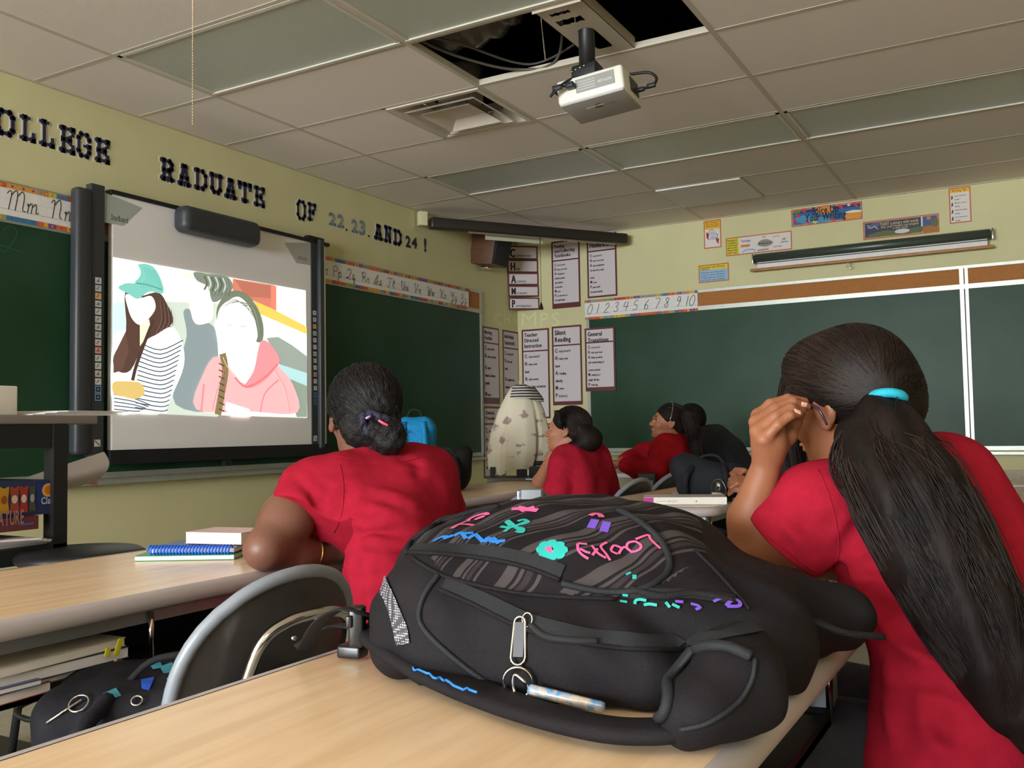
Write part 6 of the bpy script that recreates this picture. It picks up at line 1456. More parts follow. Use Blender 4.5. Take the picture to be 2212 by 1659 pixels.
# charcoal bag on the table in front of clasped hands
c5_ = D(1545, 1040, 3.98)
b5, _, _ = softbag((c5_[0]-.02, c5_[1]+.02, TZ+.003), (.15, .09, .075), basis((.1, -1, 0), EZ), 'charcoal bag lying on the table beside clasped hands', (30, 32, 38), extra=lambda s: s.cap((-.10, 0, .06), (.12, .02, .14), .055, .06, k=.05))
# =================================================================== people
def skinmat(n, c, r=.5): return mat('skin_'+n, c, r, spec=.35, var=.07, vscale=14, bump=.12, bscale=160, sss=.12)
SK_A = skinmat('tan', (144, 92, 66)); SK_B = skinmat('deep_brown', (116, 78, 64), .42); SK_C = skinmat('light_brown', (156, 102, 76))
m_hair = mat('dark_brown_hair', (30, 22, 20), .6, spec=.12, col2=(18, 13, 12), vscale=30, stretch=(1, 1, .25), bump=.3, bscale=160)
m_strand = mat('hair_strand', (46, 34, 29), .45, spec=.18, col2=(24, 17, 15), vscale=8)
m_hairb = mat('black_curly_hair', (22, 19, 20), .6, spec=.25, col2=(14, 12, 13), vscale=60, bump=.8, bscale=160)
m_red = mat('red_polo_knit', (152, 27, 46), .9, spec=.06, var=.07, vscale=40, bump=.25, bscale=500)
m_red2 = mat('red_sweatshirt', (150, 22, 32), .9, spec=.06, var=.07, vscale=30, bump=.25, bscale=400)
m_navyc = mat('navy_jacket', (24, 26, 44), .8, var=.1, vscale=30, bump=.2, bscale=300)
m_blackc = mat('black_top', (20, 19, 22), .8, var=.1, vscale=30, bump=.2, bscale=300)
m_jean = mat('dark_trousers', (44, 44, 54), .85, var=.12, vscale=50, bump=.3, bscale=400)
m_eye = mat('eye_white', (170, 160, 152), .3); m_iris = mat('iris_brown', (40, 24, 18), .15); m_lip = mat('lip', (168, 96, 84), .45)

def head(s, R, c, k=1.0, ears=True):
    s.frame(R, c); K = k
    E = lambda p, r, **a: s.ell(V(*p)*K, V(*r)*K, **a)
    E((0, -.014, .028), (.074, .094, .084)); E((0, .030, -.020), (.061, .064, .088), k=.03*K)
    E((0, .050, -.078), (.042, .042, .034), k=.025*K); E((0, .080, -.096), (.018, .016, .014), k=.02*K)
    for sx in (-1, 1):
        E((sx*.036, .066, -.028), (.022, .022, .022), k=.02*K); E((sx*.031, .098, .004), (.016, .012, .010), k=.012*K, op='s')
        E((sx*.011, .102, -.030), (.008, .009, .007), k=.008*K)
        if ears:
            E((sx*.077, -.006, -.006), (.010, .021, .032), k=.008*K); E((sx*.086, -.002, -.004), (.006, .012, .020), k=.006*K, op='s'); E((sx*.078, -.001, -.034), (.007, .010, .010), k=.006*K)
    s.cap(V(0, .090, .006)*K, V(0, .112, -.026)*K, .008*K, .0115*K, k=.014*K); s.cap(V(-.03, .090, .022)*K, V(.03, .090, .022)*K, .009*K, .009*K, k=.016*K)
    E((0, .098, -.054), (.021, .009, .0055), k=.006*K); E((0, .096, -.064), (.018, .009, .006), k=.006*K); E((0, .106, -.059), (.022, .006, .0012), k=.003*K, op='s')
    s.frame()
def facebits(parent, R, c, k=1.0, brow=(30, 22, 20)):
    f = lambda x, y, z: np.asarray(c) + R @ (V(x, y, z)*k)
    for sx in (-1, 1):
        e = mk('eye', MB().ball(f(sx*.031, .0765, .004), .011*k, 10, 8), m_eye, parent)
        mk('iris', MB().ball(f(sx*.031, .0805, .004), .0085*k, 8, 6), m_iris, e)
        mb = MB(); mb.tube([f(sx*.014, .0985, .022), f(sx*.031, .0985, .028), f(sx*.049, .089, .022)], [.0025*k, .0035*k, .0018*k], 6); mk('eyebrow', mb, mat('brow_hair', brow, .7), parent)
        mb = MB(); mb.tube([f(sx*.018, .0955, .006), f(sx*.031, .0985, .0125), f(sx*.045, .090, .005)], .0016*k, 5); mk('eyelid', mb, mat('brow_hair', brow, .7), parent)
def finger(s, pts, r0, r1, k=.006):
    n = len(pts); rs = np.linspace(r0, r1, n); s.chain([np.asarray(p) for p in pts], list(rs), k)
def hand(s, wrist, palm_dir, back_n, side, size=1.0, curl=(.5, .5, .5, .5), thumb=.6):
    # palm_dir: wrist to knuckles; back_n: out of the back of the hand; side: +1 thumb towards back_n x palm_dir
    d = nrm(palm_dir); n = nrm(np.asarray(back_n) - d*(d @ np.asarray(back_n))); t = np.cross(n, d)*side; K = size
    w = np.asarray(wrist, float); kn = w + d*.085*K
    s.cap(w, w + d*.02*K, .024*K, .026*K, k=.02)
    for j, (o, L) in enumerate(((.030, .075), (.010, .085), (-.010, .080), (-.028, .062))):
        m = kn + t*o*K + n*.004*K*(1-abs(j-1)*.3); s.cap(w + d*.02*K + t*o*.5*K, m, .014*K, .0115*K, k=.012)
        a = curl[j]; dd = d; p = m; pts = [m]
        for q, f in enumerate((.46, .32, .22)):
            ang = a*(.9, 1.1, .8)[q]; dd = nrm(dd*math.cos(ang) - n*math.sin(ang)) if q == 0 else nrm(dd*math.cos(ang) + nrm(np.cross(np.cross(dd, -n) if abs(dd @ n) < .98 else t, dd))*math.sin(ang)) if False else nrm(dd*math.cos(ang) - nrm(n - dd*(dd @ n) + 1e-6)*math.sin(ang))
            p = p + dd*L*f*K; pts.append(p)
        finger(s, pts, .0095*K, .0072*K)
    b = w + d*.022*K + t*.024*K; p1 = b + d*.030*K + t*.026*K - n*.008*K; p2 = p1 + nrm(d + t*(.3-thumb) - n*thumb)*.030*K; p3 = p2 + nrm(d - t*thumb - n*thumb*.7)*.025*K
    finger(s, [b, p1, p2, p3], .0135*K, .0085*K, .01)
def strands(guides, n, r, seg, rad=.0008, seed=1, jit=.15, taper=True):
    # guides: list of (points, radii) tubes; strands run along their skins
    rr = np.random.RandomState(seed); mb = MB(); mb.smooth = True; VS = []; FS = []; o = 0
    for gi, (pts, rs) in enumerate(guides):
        P = np.array(catmull(pts, 8)); Rr = np.interp(np.linspace(0, 1, len(P)), np.linspace(0, 1, len(rs)), rs)
        T = np.gradient(P, axis=0); T /= np.linalg.norm(T, axis=1, keepdims=True); U = np.zeros_like(P); u = nrm(np.cross(T[0], V(0.3, .2, 1)))
        for i in range(len(P)): u = nrm(u - T[i]*(u @ T[i])); U[i] = u
        Wv = np.cross(T, U)
        for k in range(n[gi] if hasattr(n, '__len__') else n):
            a = rr.uniform(0, 2*math.pi); f = rr.uniform(.96, 1.13); ph = rr.uniform(0, 6); fr = rr.uniform(1, 3); t0 = rr.uniform(0, .1); t1 = rr.uniform(.88, 1.0)
            tt = np.linspace(t0, t1, seg); idx = tt*(len(P)-1); i0 = np.clip(idx.astype(int), 0, len(P)-2); w = (idx-i0)[:, None]
            c = P[i0]*(1-w) + P[i0+1]*w; uu = U[i0]*(1-w)+U[i0+1]*w; ww = Wv[i0]*(1-w)+Wv[i0+1]*w; R_ = (Rr[i0]*(1-w[:, 0])+Rr[i0+1]*w[:, 0])
            ang = a + jit*np.sin(fr*tt*3+ph); q = c + (R_*f)[:, None]*(np.cos(ang)[:, None]*uu + np.sin(ang)[:, None]*ww)
            VS.append(q); 
    return VS
def strand_mesh(name, lines, rad, m, parent, kind='stuff'):
    vs = []; fs = []; o = 0
    for q in lines:
        q = np.asarray(q); k = len(q); t = np.gradient(q, axis=0); t /= np.linalg.norm(t, axis=1, keepdims=True)+1e-9
        u = np.cross(t, V(.31, .2, .93)); u /= np.linalg.norm(u, axis=1, keepdims=True)+1e-9; w = np.cross(t, u)
        rr = rad*np.linspace(1, .35, k)[:, None]
        for j in range(3): a = 2*math.pi*j/3; vs.append(q + rr*(math.cos(a)*u + math.sin(a)*w))
        i = np.arange(k-1)
        for j in range(3): j2 = (j+1) % 3; fs.append(np.stack([o+j*k+i, o+j2*k+i, o+j2*k+i+1, o+j*k+i+1], 1))
        o += 3*k
    o_ = mkfast(name, np.concatenate(vs), np.concatenate(fs), m, parent); o_['kind'] = kind; return o_
def onsurf(s, A, Bq, seg, off=.0015, bulge=.03, c=None):
    # lines over the skin of s from each A to each B
    A, Bq = np.atleast_2d(A), np.atleast_2d(Bq); t = np.linspace(0, 1, seg)[None, :, None]; q = A[:, None]*(1-t) + Bq[:, None]*t
    if c is not None: q = c + (q-c)*(1 + bulge*np.sin(t*math.pi))
    sh = q.shape; q = q.reshape(-1, 3)
    for _ in range(4): q = q - s.grad(q)*(s.ev(q)-off)[:, None]
    return list(q.reshape(sh))
def starts(s, hc, R, n, rng, el0, ys, rr):
    a = rr.uniform(rng[0], rng[1], n); el = rr.uniform(el0, 1.35, n)
    p = hc + np.stack([np.sin(a)*np.cos(el), np.cos(a)*np.cos(el)*ys + (.1 if ys < 1 else 0), np.sin(el)+.25], 1)*.115 @ R.T
    for _ in range(3): p = p - s.grad(p)*s.ev(p)[:, None]
    return p
def folds(lst):
    # cloth creases: (a, b, depth, width) valleys along segments
    def w(P):
        d = np.zeros(len(P))
        for a, b, dep, wid in lst:
            ba = b-a; h = np.clip((P-a) @ ba/(ba @ ba), 0, 1); e = np.sqrt(((P-a-h[:, None]*ba)**2).sum(1)); d += 1.7*dep*(np.exp(-(e/wid)**2) - .55*np.exp(-((e-1.9*wid)/wid)**2))*np.sin(np.clip(h, .04, .96)*math.pi)**.5
        return d + .0016*np.sin(P[:, 2]*55+P[:, 0]*30)*np.sin(P[:, 1]*40+P[:, 0]*25)
    return w
def person(name, label, base): return empty('person', base, label, 'person')
def legs(root, hipL, hipR, kneeL, kneeR, m=m_jean, r=.075):
    s = SDF(.03)
    for h, k in ((hipL, kneeL), (hipR, kneeR)):
        k = np.asarray(k); s.cap(h, k, r, r*.72); f = k + V(.02, 0, 0); f[2] = .09; s.cap(k, f, r*.70, r*.55)
    s.cap(hipL, hipR, r*1.15, r*1.15, k=.05)
    vs, fs = s.mesh(.011); mkfast('trousers', vs, fs, m, root)
    for k in (kneeL, kneeR):
        f = np.asarray(k) + V(.02, 0, 0); sh = SDF(.02); d_ = V(-.86, .5, 0)
        sh.cap(V(f[0], f[1], .045), V(f[0], f[1], .035) + d_*.13, .042, .032); sh.plane((0, 0, .002), (0, 0, -1)); vs, fs = sh.mesh(.01); mkfast('shoe', vs, fs, m_black, root)

# ------------------------------------------------------------------ 1. girl with the long ponytail, in front
FD = nrm(V(-.86, .51, 0))
hc = D(1826, 868, 1.60); k1 = .98
R1 = basis(nrm(FD*.95 + V(0, 0, -.20) + V(-.05, -.12, 0)), nrm(EZ + CAMR*-.12))
P1 = person('person', 'girl in red polo with very long ponytail and turquoise hair tie, touching her glasses', (hc[0]+.12, hc[1]-.1, 0))
b1 = SDF(.018); head(b1, R1, hc, k1)
neck0 = hc + R1 @ V(0, -.025, -.06); neck1 = D(1862, 1035, 1.575); b1.cap(neck0, neck1, .050, .056, k=.03)
shL, shR = D(1762, 1090, 1.50), D(2062, 1025, 1.66)
b1.cap(shL, shR, .042, .042, k=.05)
for a, b, r in ((D(1930,1110,1.56), D(2010,1090,1.62), .08), (D(1990,1260,1.50), D(2090,1230,1.56), .085), (D(2060,1430,1.45), D(2150,1400,1.50), .085), (D(2080,1600,1.40), D(2170,1580,1.45), .09)): b1.cap(a, b, r, r, k=.07)
elL, wrL = D(1610, 1222, 1.545), D(1660, 992, 1.505)
b1.chain([shL, D(1690, 1170, 1.50), elL], [.044, .040, .033], k=.02); b1.chain([elL, D(1618, 1120, 1.53), wrL], [.033, .0315, .0225], k=.02)
# raised hand: back of the hand and four bent fingers, pinching the glasses frame
wp = wrL
MC = [D(1638, 898, 1.535), D(1634, 912, 1.515), D(1636, 932, 1.495), D(1650, 950, 1.478)]
FN = [[D(1664, 874, 1.54), D(1702, 862, 1.545), D(1738, 868, 1.55)], [D(1674, 884, 1.515), D(1712, 868, 1.52), D(1742, 878, 1.53)],
      [D(1676, 900, 1.49), D(1708, 882, 1.495), D(1732, 888, 1.51)], [D(1680, 918, 1.468), D(1706, 898, 1.472), D(1727, 894, 1.485)]]
for m_, f_, r in zip(MC, FN, (.0092, .0095, .0092, .0082)):
    b1.cap(wp + (m_-wp)*.15, m_, .0165, .0125, k=.014); finger(b1, [m_] + f_, r*1.12, r*.80, .004)
b1.cap(D(1668, 958, 1.50), D(1668, 935, 1.505), .024, .022, k=.016)
finger(b1, [D(1684, 968, 1.515), D(1704, 942, 1.525), D(1716, 914, 1.535), D(1730, 890, 1.545)], .0145, .0085, .008)
# right arm folded across the table top
elR, wrR = D(1862, 1222, 1.80), D(1612, 1188, 1.735)
b1.chain([shR, D(1985, 1130, 1.74), elR], [.046, .042, .036], k=.02); b1.chain([elR, D(1740, 1205, 1.77), wrR], [.037, .036, .026], k=.02)
hand(b1, wrR, D(1540, 1180, 1.72)-wrR, EZ, 1, .86, (.3, .35, .35, .3), .5)
bv1, bf1 = b1.mesh(.0032); mkfast('body', bv1, bf1, SK_A, P1); bvh1 = bvh_of(bv1, bf1)
facebits(P1, R1, hc, k1)
for px_, py_, dd_ in ((1737, 874, (.008, .006)), (1723, 889, (.007, .005))):
    h, n_ = cast(bvh1, px_, py_)
    if h is not None:
        if n_ @ (V(0,0,CZ)-h) < 0: n_ = -n_
        mb = MB(); a_ = nrm(CAMR*.9 - CAMU*.2); a_ = nrm(a_ - n_*(a_ @ n_)); mb.obox(h + n_*.0003, a_*.0055, np.cross(n_, a_)*.0038, n_*.0007); 
        mk('fingernail', MB().bbox(h + n_*.0002, a_*.0055, np.cross(n_, a_)*.0040, n_*.0009, .0008), mat('nail', (226, 170, 150), .25, spec=.6), P1)
# polo shirt
s1 = SDF(.03); s1.cap(shL, shR, .057, .057, k=.05)
for (a, b, r) in ((D(1905,1100,1.535), D(2040,1065,1.61), .098), (D(1960,1240,1.475), D(2100,1190,1.55), .105), (D(2052,1410,1.415), D(2160,1360,1.48), .112), (D(2066,1570,1.37), D(2180,1540,1.44), .116), (D(2070,1730,1.33), D(2210,1700,1.40), .125)): s1.cap(a, b, r, r, k=.06)
s1.cap(neck1 + V(0,0,-.04), neck1 + (neck0-neck1)*.30, .062, .058, k=.02)
slv = D(1706, 1163, 1.50); s1.chain([shL, slv], [.066, .074], k=.03)
vs_, fs_ = None, None
s1.warp = folds([(D(1815,1215,1.42), D(1870,1120,1.43), .004, .012), (D(1830,1260,1.41), D(1920,1280,1.38), .004, .010), (D(1905,1430,1.34), D(2040,1480,1.29), .005, .013), (D(1920,1350,1.36), D(2100,1330,1.32), .004, .014), (D(1660,1130,1.44), D(1720,1200,1.43), .003, .010), (D(2090,1040,1.58), D(2180,1160,1.50), .004, .014), (D(1790,1245,1.42), D(1900,1215,1.40), .006, .012), (D(1800,1268,1.42), D(1960,1330,1.36), .007, .013), (D(1890,1330,1.37), D(2060,1400,1.31), .006, .014), (D(1900,1400,1.36), D(1990,1500,1.30), .006, .014), (D(1935,1480,1.33), D(1960,1600,1.28), .008, .016), (D(1700,1100,1.43), D(1770,1150,1.42), .003, .012), (D(1985,1530,1.28), D(2080,1600,1.26), .006, .016)])
cut = D(1704, 1210, 1.50); ad_ = nrm(nrm(elL-shL) + V(0,0,-.15))
class Cut(SDF): pass
base_ev = s1.ev
def ev_cut(P, s=s1):
    d = SDF.ev(s, P); al = (P-slv) @ ad_; near = np.sqrt(((P-slv)**2).sum(1)) < .16
    d = np.where(near, np.maximum(d, al-.014), d)
    nk = nrm(neck0-neck1); ng = (P-neck1) @ nk - .034; nr = np.sqrt(((P-neck1)**2).sum(1)) < .13
    d = np.where(nr, np.maximum(d, ng), d); return np.maximum(d, .50-.06-P[:, 2])
s1.ev = ev_cut
sv1, sf1 = s1.mesh(.0042); sh1 = mkfast('polo_shirt', sv1, sf1, m_red, P1); bs1 = bvh_of(sv1, sf1)
def sseam(name, pts, r, b, m, parent, lift=.0006):
    P = []
    for p in catmull([V(*q_, 0) for q_ in pts], 5):
        h, n_ = cast(b, p[0], p[1])
        if h is not None:
            if n_ @ (V(0,0,CZ)-h) < 0: n_ = -n_
            P.append(h + n_*lift)
    if len(P) > 2: mk(name, MB().tube(P, r, 6), m, parent)
sseam('shoulder_seam', [(1768,1016),(1790,1070),(1806,1130),(1812,1190),(1800,1228)], .0011, bs1, m_red, sh1)
sseam('cuff_seam', [(1660,1160),(1700,1190),(1740,1222),(1768,1238)], .0011, bs1, m_red, sh1)
s1b = SDF(.02)     # layer below the hem on the left side
s1b.cap(D(1975,1600,1.44), D(1990,1760,1.38), .085, .09); s1b.warp = folds([]); 
legs(P1, D(2080,1740,1.42)*V(1,1,0)+V(0,0,.53), D(2190,1740,1.52)*V(1,1,0)+V(0,0,.53), V(-.50, 1.62, .55), V(-.42, 1.88, .55))
# hair: cap, ponytail, loose front lock
hs = SDF(.02); hs.frame(R1, hc)
hs.ell((0, -.024, .034), (.090, .104, .094)); hs.ell((0, -.085, -.02), (.070, .045, .060), k=.04); hs.ell((0, .035, .075), (.07, .05, .045), k=.03)
hs.ell((0, .105, -.05), (.075, .075, .105), k=.015, op='s')
for sx in (-1, 1): hs.ell((sx*.100, .030, -.035), (.04, .052, .055), k=.015, op='s')
hs.ell((0, -.035, -.125), (.1, .075, .06), k=.02, op='s')
hs.frame()
hv, hf = hs.mesh(.004); hr = mkfast('hair', hv, hf, m_hair, P1)
tie = D(1914, 860, 1.478)
pt = [D(1914,864,1.482), D(1908,930,1.462), D(1918,1000,1.44), D(1965,1080,1.40), D(2030,1200,1.36), D(2095,1330,1.315), D(2150,1440,1.28), D(2195,1540,1.26), D(2235,1640,1.25)]
pr = [.017, .050, .070, .078, .076, .068, .054, .032, .010]
pn = SDF(.03); pn.chain(pt, pr); pn.cap(D(1900,905,1.49), D(1850,945,1.49), .03, .026, k=.03)
pn.warp = lambda P: .0035*np.sin((P @ CAMR)*110 + P[:, 2]*18) 
pv, pf = pn.mesh(.0055); mkfast('ponytail', pv, pf, m_hair, hr)
lines = strands([(pt, pr)], 1500, None, 26, seed=3)
lk1 = [D(1895,900,1.47), D(1845,945,1.455), D(1822,1000,1.445), D(1842,1060,1.435), D(1905,1100,1.42)]; lk2 = [D(1890,905,1.46), D(1862,960,1.44), D(1858,1015,1.43), D(1885,1070,1.42), D(1930,1130,1.40)]
lines += strands([(lk1, [.012,.020,.020,.016,.01]), (lk2, [.012,.024,.024,.02,.01])], [90, 110], None, 20, seed=5, jit=.5)
lines += strands([([p_ + CAMU*.006 + CAMR*.006 for p_ in pt], [r_*1.05 for r_ in pr])], 40, None, 26, seed=9, jit=.5)
strand_mesh('ponytail_strands', lines, .0011, m_strand, hr)
lk = SDF(.012); lkp = [D(1760,760,1.62), D(1722,800,1.665), D(1706,860,1.69), D(1712,950,1.68), D(1722,1030,1.66), D(1728,1085,1.66)]; lk.chain(lkp, [.012,.018,.020,.019,.015,.006]); lv, lf = lk.mesh(.004); mkfast('front_lock', lv, lf, m_hair, hr)
rr = np.random.RandomState(11); ls = []
st_ = starts(hs, hc, R1, 900, (-2.7, 2.7), -.25, .8, rr); ls = onsurf(hs, st_, tie + rr.normal(0, .006, (900, 3)), 16, .0012, .1, hc)
ls += strands([(lkp, [.012,.018,.021,.020,.016,.008])], 110, None, 18, seed=6)
strand_mesh('hair_strands', ls, .0009, m_strand, hr)
mb = MB(); td = nrm(pt[2]-tie); e1 = nrm(np.cross(td, CAMF)); e2 = np.cross(td, e1)
mb.tube([tie + td*.004 - CAMF*.006 + CAMU*.004 + (.0235*math.cos(t))*e1 + .0225*math.sin(t)*e2 for t in np.linspace(0, 2*math.pi, 22, endpoint=False)], .0078, 8, closed=True)
mk('hair_tie', mb, mat('turquoise_elastic', (24, 160, 186), .7, bump=.3, bscale=500), P1)
e0 = cast(bvh1, 1790, 925)[0]; tm = [D(1744, 872, 1.545), D(1768, 884, 1.512), D(1787, 918, 1.508)]
mk('glasses_temple', MB().tube(catmull(tm, 5), [.0022]*11, 6), mat('dark_violet_frame', (48, 36, 56), .3), P1)
fL = lambda x, y, z: hc + R1 @ (V(x, y, z)*k1)
mb = MB()
for sx in (-1, 1): mb.tube([fL(sx*.033 + .024*math.cos(t), .113, .002 + .017*math.sin(t)) for t in np.linspace(0, 2*math.pi, 18, endpoint=False)], .0018, 5, closed=True)
mb.tube([fL(-.009, .114, .004), fL(.009, .114, .004)], .0018, 5); mk('glasses_frame', mb, mat('dark_violet_frame', (48, 36, 56), .3), P1)

# ------------------------------------------------------------------ 2. woman with dark scrunchie
h2 = D(784, 898, 2.42); R2 = basis(nrm(V(-.80, .60, -.05)), nrm(EZ + CAMR*.05)); k2 = 1.04
P2 = person('person', 'dark-skinned person in red polo, hair gathered in a navy scrunchie, elbow on the left table', (h2[0], h2[1], 0))
b2_ = SDF(.018); head(b2_, R2, h2, k2); nk0 = h2 + R2 @ V(0, -.02, -.06); nk1 = D(800, 1010, 2.38); b2_.cap(nk0, nk1, .060, .066, k=.03)
sL, sR = D(668, 1062, 2.27), D(925, 1030, 2.46); eL, wL = D(572, 1186, 2.125), D(730, 1188, 2.32)
b2_.cap(sL, sR, .05, .05, k=.05)
for a, b, r in ((D(740,1090,2.32), D(880,1060,2.42), .09), (D(850,1200,2.28), D(900,1190,2.36), .11), (D(860,1340,2.24), D(930,1330,2.32), .11)): b2_.cap(a, b, r, r, k=.07)
b2_.chain([sL, D(618,1125,2.20), eL], [.062, .061, .044], k=.02); b2_.chain([eL, D(640,1198,2.22), wL], [.045, .043, .030], k=.02); hand(b2_, wL, D(800, 1186, 2.40)-wL, EZ, -1, 1.0, (.3,.3,.35,.4), .4)
eR, wR = D(935, 1150, 2.66), D(812, 1165, 2.66); b2_.chain([sR, eR], [.06, .045], k=.02); b2_.chain([eR, wR], [.044, .03], k=.02); hand(b2_, wR, D(760,1168,2.66)-wR, EZ, 1, 1.0, (.3,.3,.35,.4), .4)
vs, fs = b2_.mesh(.0048); mkfast('body', vs, fs, SK_B, P2); facebits(P2, R2, h2, k2)
s2 = SDF(.035); s2.cap(sL + V(.0,0,-.005), sR, .066, .068, k=.05)
for a, b, r in ((D(738,1075,2.28), D(890,1050,2.40), .105), (D(840,1160,2.21), D(884,1130,2.33), .118), (D(858,1280,2.18), D(905,1270,2.26), .118), (D(872,1420,2.14), D(930,1410,2.22), .135)): s2.cap(a, b, r, r, k=.07)
s2.cap(nk1 + V(0,0,-.03), nk1 + (nk0-nk1)*.40, .082, .074, k=.03)
sv = D(648, 1112, 2.215); s2.chain([sL, sv], [.072, .080], k=.03); s2.chain([sR, D(950,1100,2.52)], [.07, .07], k=.03)
ad2 = nrm(nrm(eL-sL) + V(0,0,-.1))
s2.warp = folds([(D(790,1060,2.15), D(870,1100,2.14), .004, .016), (D(640,1040,2.2), D(700,1110,2.15), .004, .014), (D(755,1240,2.06), D(850,1260,2.05), .004, .014), (D(900,1010,2.3), D(880,1090,2.25), .004, .016), (D(700,1160,2.12), D(890,1150,2.10), .007, .016), (D(720,1140,2.13), D(760,1040,2.16), .006, .016), (D(760,1180,2.1), D(900,1210,2.1), .005, .016), (D(870,1000,2.3), D(960,1040,2.35), .004, .014), (D(745,1000,2.3), D(735,1090,2.2), .004, .014), (D(760,1200,2.08), D(770,1320,2.05), .005, .02)])
def ev2(P, s=s2):
    d = SDF.ev(s, P); near = np.sqrt(((P-sv)**2).sum(1)) < .17; d = np.where(near, np.maximum(d, (P-sv) @ ad2 - .012), d)
    nk = nrm(nk0-nk1); nr = np.sqrt(((P-nk1)**2).sum(1)) < .15; d = np.where(nr, np.maximum(d, (P-nk1) @ nk - .045), d); return np.maximum(d, .46-P[:, 2])
s2.ev = ev2
vs, fs = s2.mesh(.0055); sh2 = mkfast('polo_shirt', vs, fs, m_red, P2); bs2 = bvh_of(vs, fs)
sseam('shoulder_seam', [(735,1004),(742,1050),(738,1110),(722,1150)], .0011, bs2, m_red, sh2); sseam('collar_edge', [(738,966),(780,962),(830,968),(870,972)], .0045, bs2, m_red, sh2); sseam('yoke_seam', [(722,985),(780,994),(850,1000),(905,990)], .001, bs2, m_red, sh2)
legs(P2, D(870,1420,2.14)*V(1,1,0)+V(0,0,.52), D(940,1410,2.28)*V(1,1,0)+V(0,0,.52), V(-1.80, 1.86, .54), V(-1.72, 2.22, .54), r=.085)
hs2 = SDF(.02); hs2.frame(R2, h2); hs2.ell((0, -.016, .034), (.094, .110, .102)); hs2.ell((0, -.07, -.03), (.075, .055, .07), k=.03); hs2.ell((0, .11, -.06), (.08, .085, .11), k=.015, op='s'); hs2.ell((0, -.03, -.145), (.12, .085, .06), k=.02, op='s')
for sx in (-1, 1): hs2.ell((sx*.105, .018, -.05), (.035, .045, .055), k=.012, op='s')
hs2.frame(); hs2.warp = lambda P: .0022*np.sin(P[:, 0]*190)*np.sin(P[:, 1]*170)*np.sin(P[:, 2]*180)
vs, fs = hs2.mesh(.005); hr2 = mkfast('hair', vs, fs, m_hairb, P2)
bn = D(826, 930, 2.31); s = SDF(.015); s.ell(bn, (.050, .045, .040)); s.ell(D(838,958,2.30), (.045,.035,.028)); s.ell(D(846,938,2.30), (.035,.03,.035)); s.warp = lambda P: .004*np.sin(P[:, 0]*150)*np.sin(P[:, 1]*130)*np.sin(P[:, 2]*140); vs, fs = s.mesh(.0045); mkfast('hair_bun', vs, fs, m_hairb, hr2)
rr = np.random.RandomState(4); ls = []
st_ = starts(hs2, h2, R2, 500, (1.2, 5.1), -.3, 1.0, rr); ls = [q + (.0022*np.sin(np.arange(14)*1.6 + rr.uniform(0, 6)))[:, None]*V(.5,.5,.7) for q in onsurf(hs2, st_, np.tile(bn, (500, 1)), 14, .002, .1, h2)]
for i in range(90):
    a = rr.uniform(0, 6.28); u = rr.normal(0, 1, 3); u /= np.linalg.norm(u); p = bn + u*.045; ls.append(np.array(catmull([p, p + u*.012 + rr.normal(0,.006,3), p + rr.normal(0,.016,3)+u*.004, p+rr.normal(0,.02,3)], 4)))
strand_mesh('hair_strands', ls, .0009, mat('curl_strand', (30, 26, 27), .5, spec=.35), hr2)
mb = MB(); c = D(812, 916, 2.285); r_ = random.Random(2); e1, e2 = nrm(CAMR*.9 - CAMU*.35), nrm(CAMU*.9 + CAMR*.35)
mb.tube([c + e1*(.034*math.cos(t)) + e2*(.022*math.sin(t)) + V(0,0,.004*math.sin(7*t)) for t in np.linspace(0, 2*math.pi, 40, endpoint=False)], [.010 + .003*math.sin(9*t) for t in np.linspace(0, 2*math.pi, 40, endpoint=False)], 8, closed=True)
mk('scrunchie', mb, mat('navy_scrunchie', (34, 34, 56), .8), P2)
mk('hair_elastic', MB().tube(catmull([D(818,908,2.262), D(828,914,2.258), D(838,919,2.262)], 4), .0035, 6), mat('pink_elastic', (226, 80, 110), .5), P2); mk('hair_elastic', MB().tube([D(790,904,2.262), D(800,899,2.262)], .003, 6), mat('lilac_elastic', (170, 140, 190), .5), P2)
bc_ = D(672, 1192, 2.255); ax_ = nrm(wL-eL); e1 = nrm(np.cross(ax_, EZ)); e2 = np.cross(ax_, e1); mk('bracelet', MB().tube([bc_ + (e1*math.cos(t)+e2*math.sin(t))*.040 for t in np.linspace(0, 2*math.pi, 24, endpoint=False)], .0022, 6, closed=True), mat('gold', (206, 160, 80), .25, metal=1.0), P2)

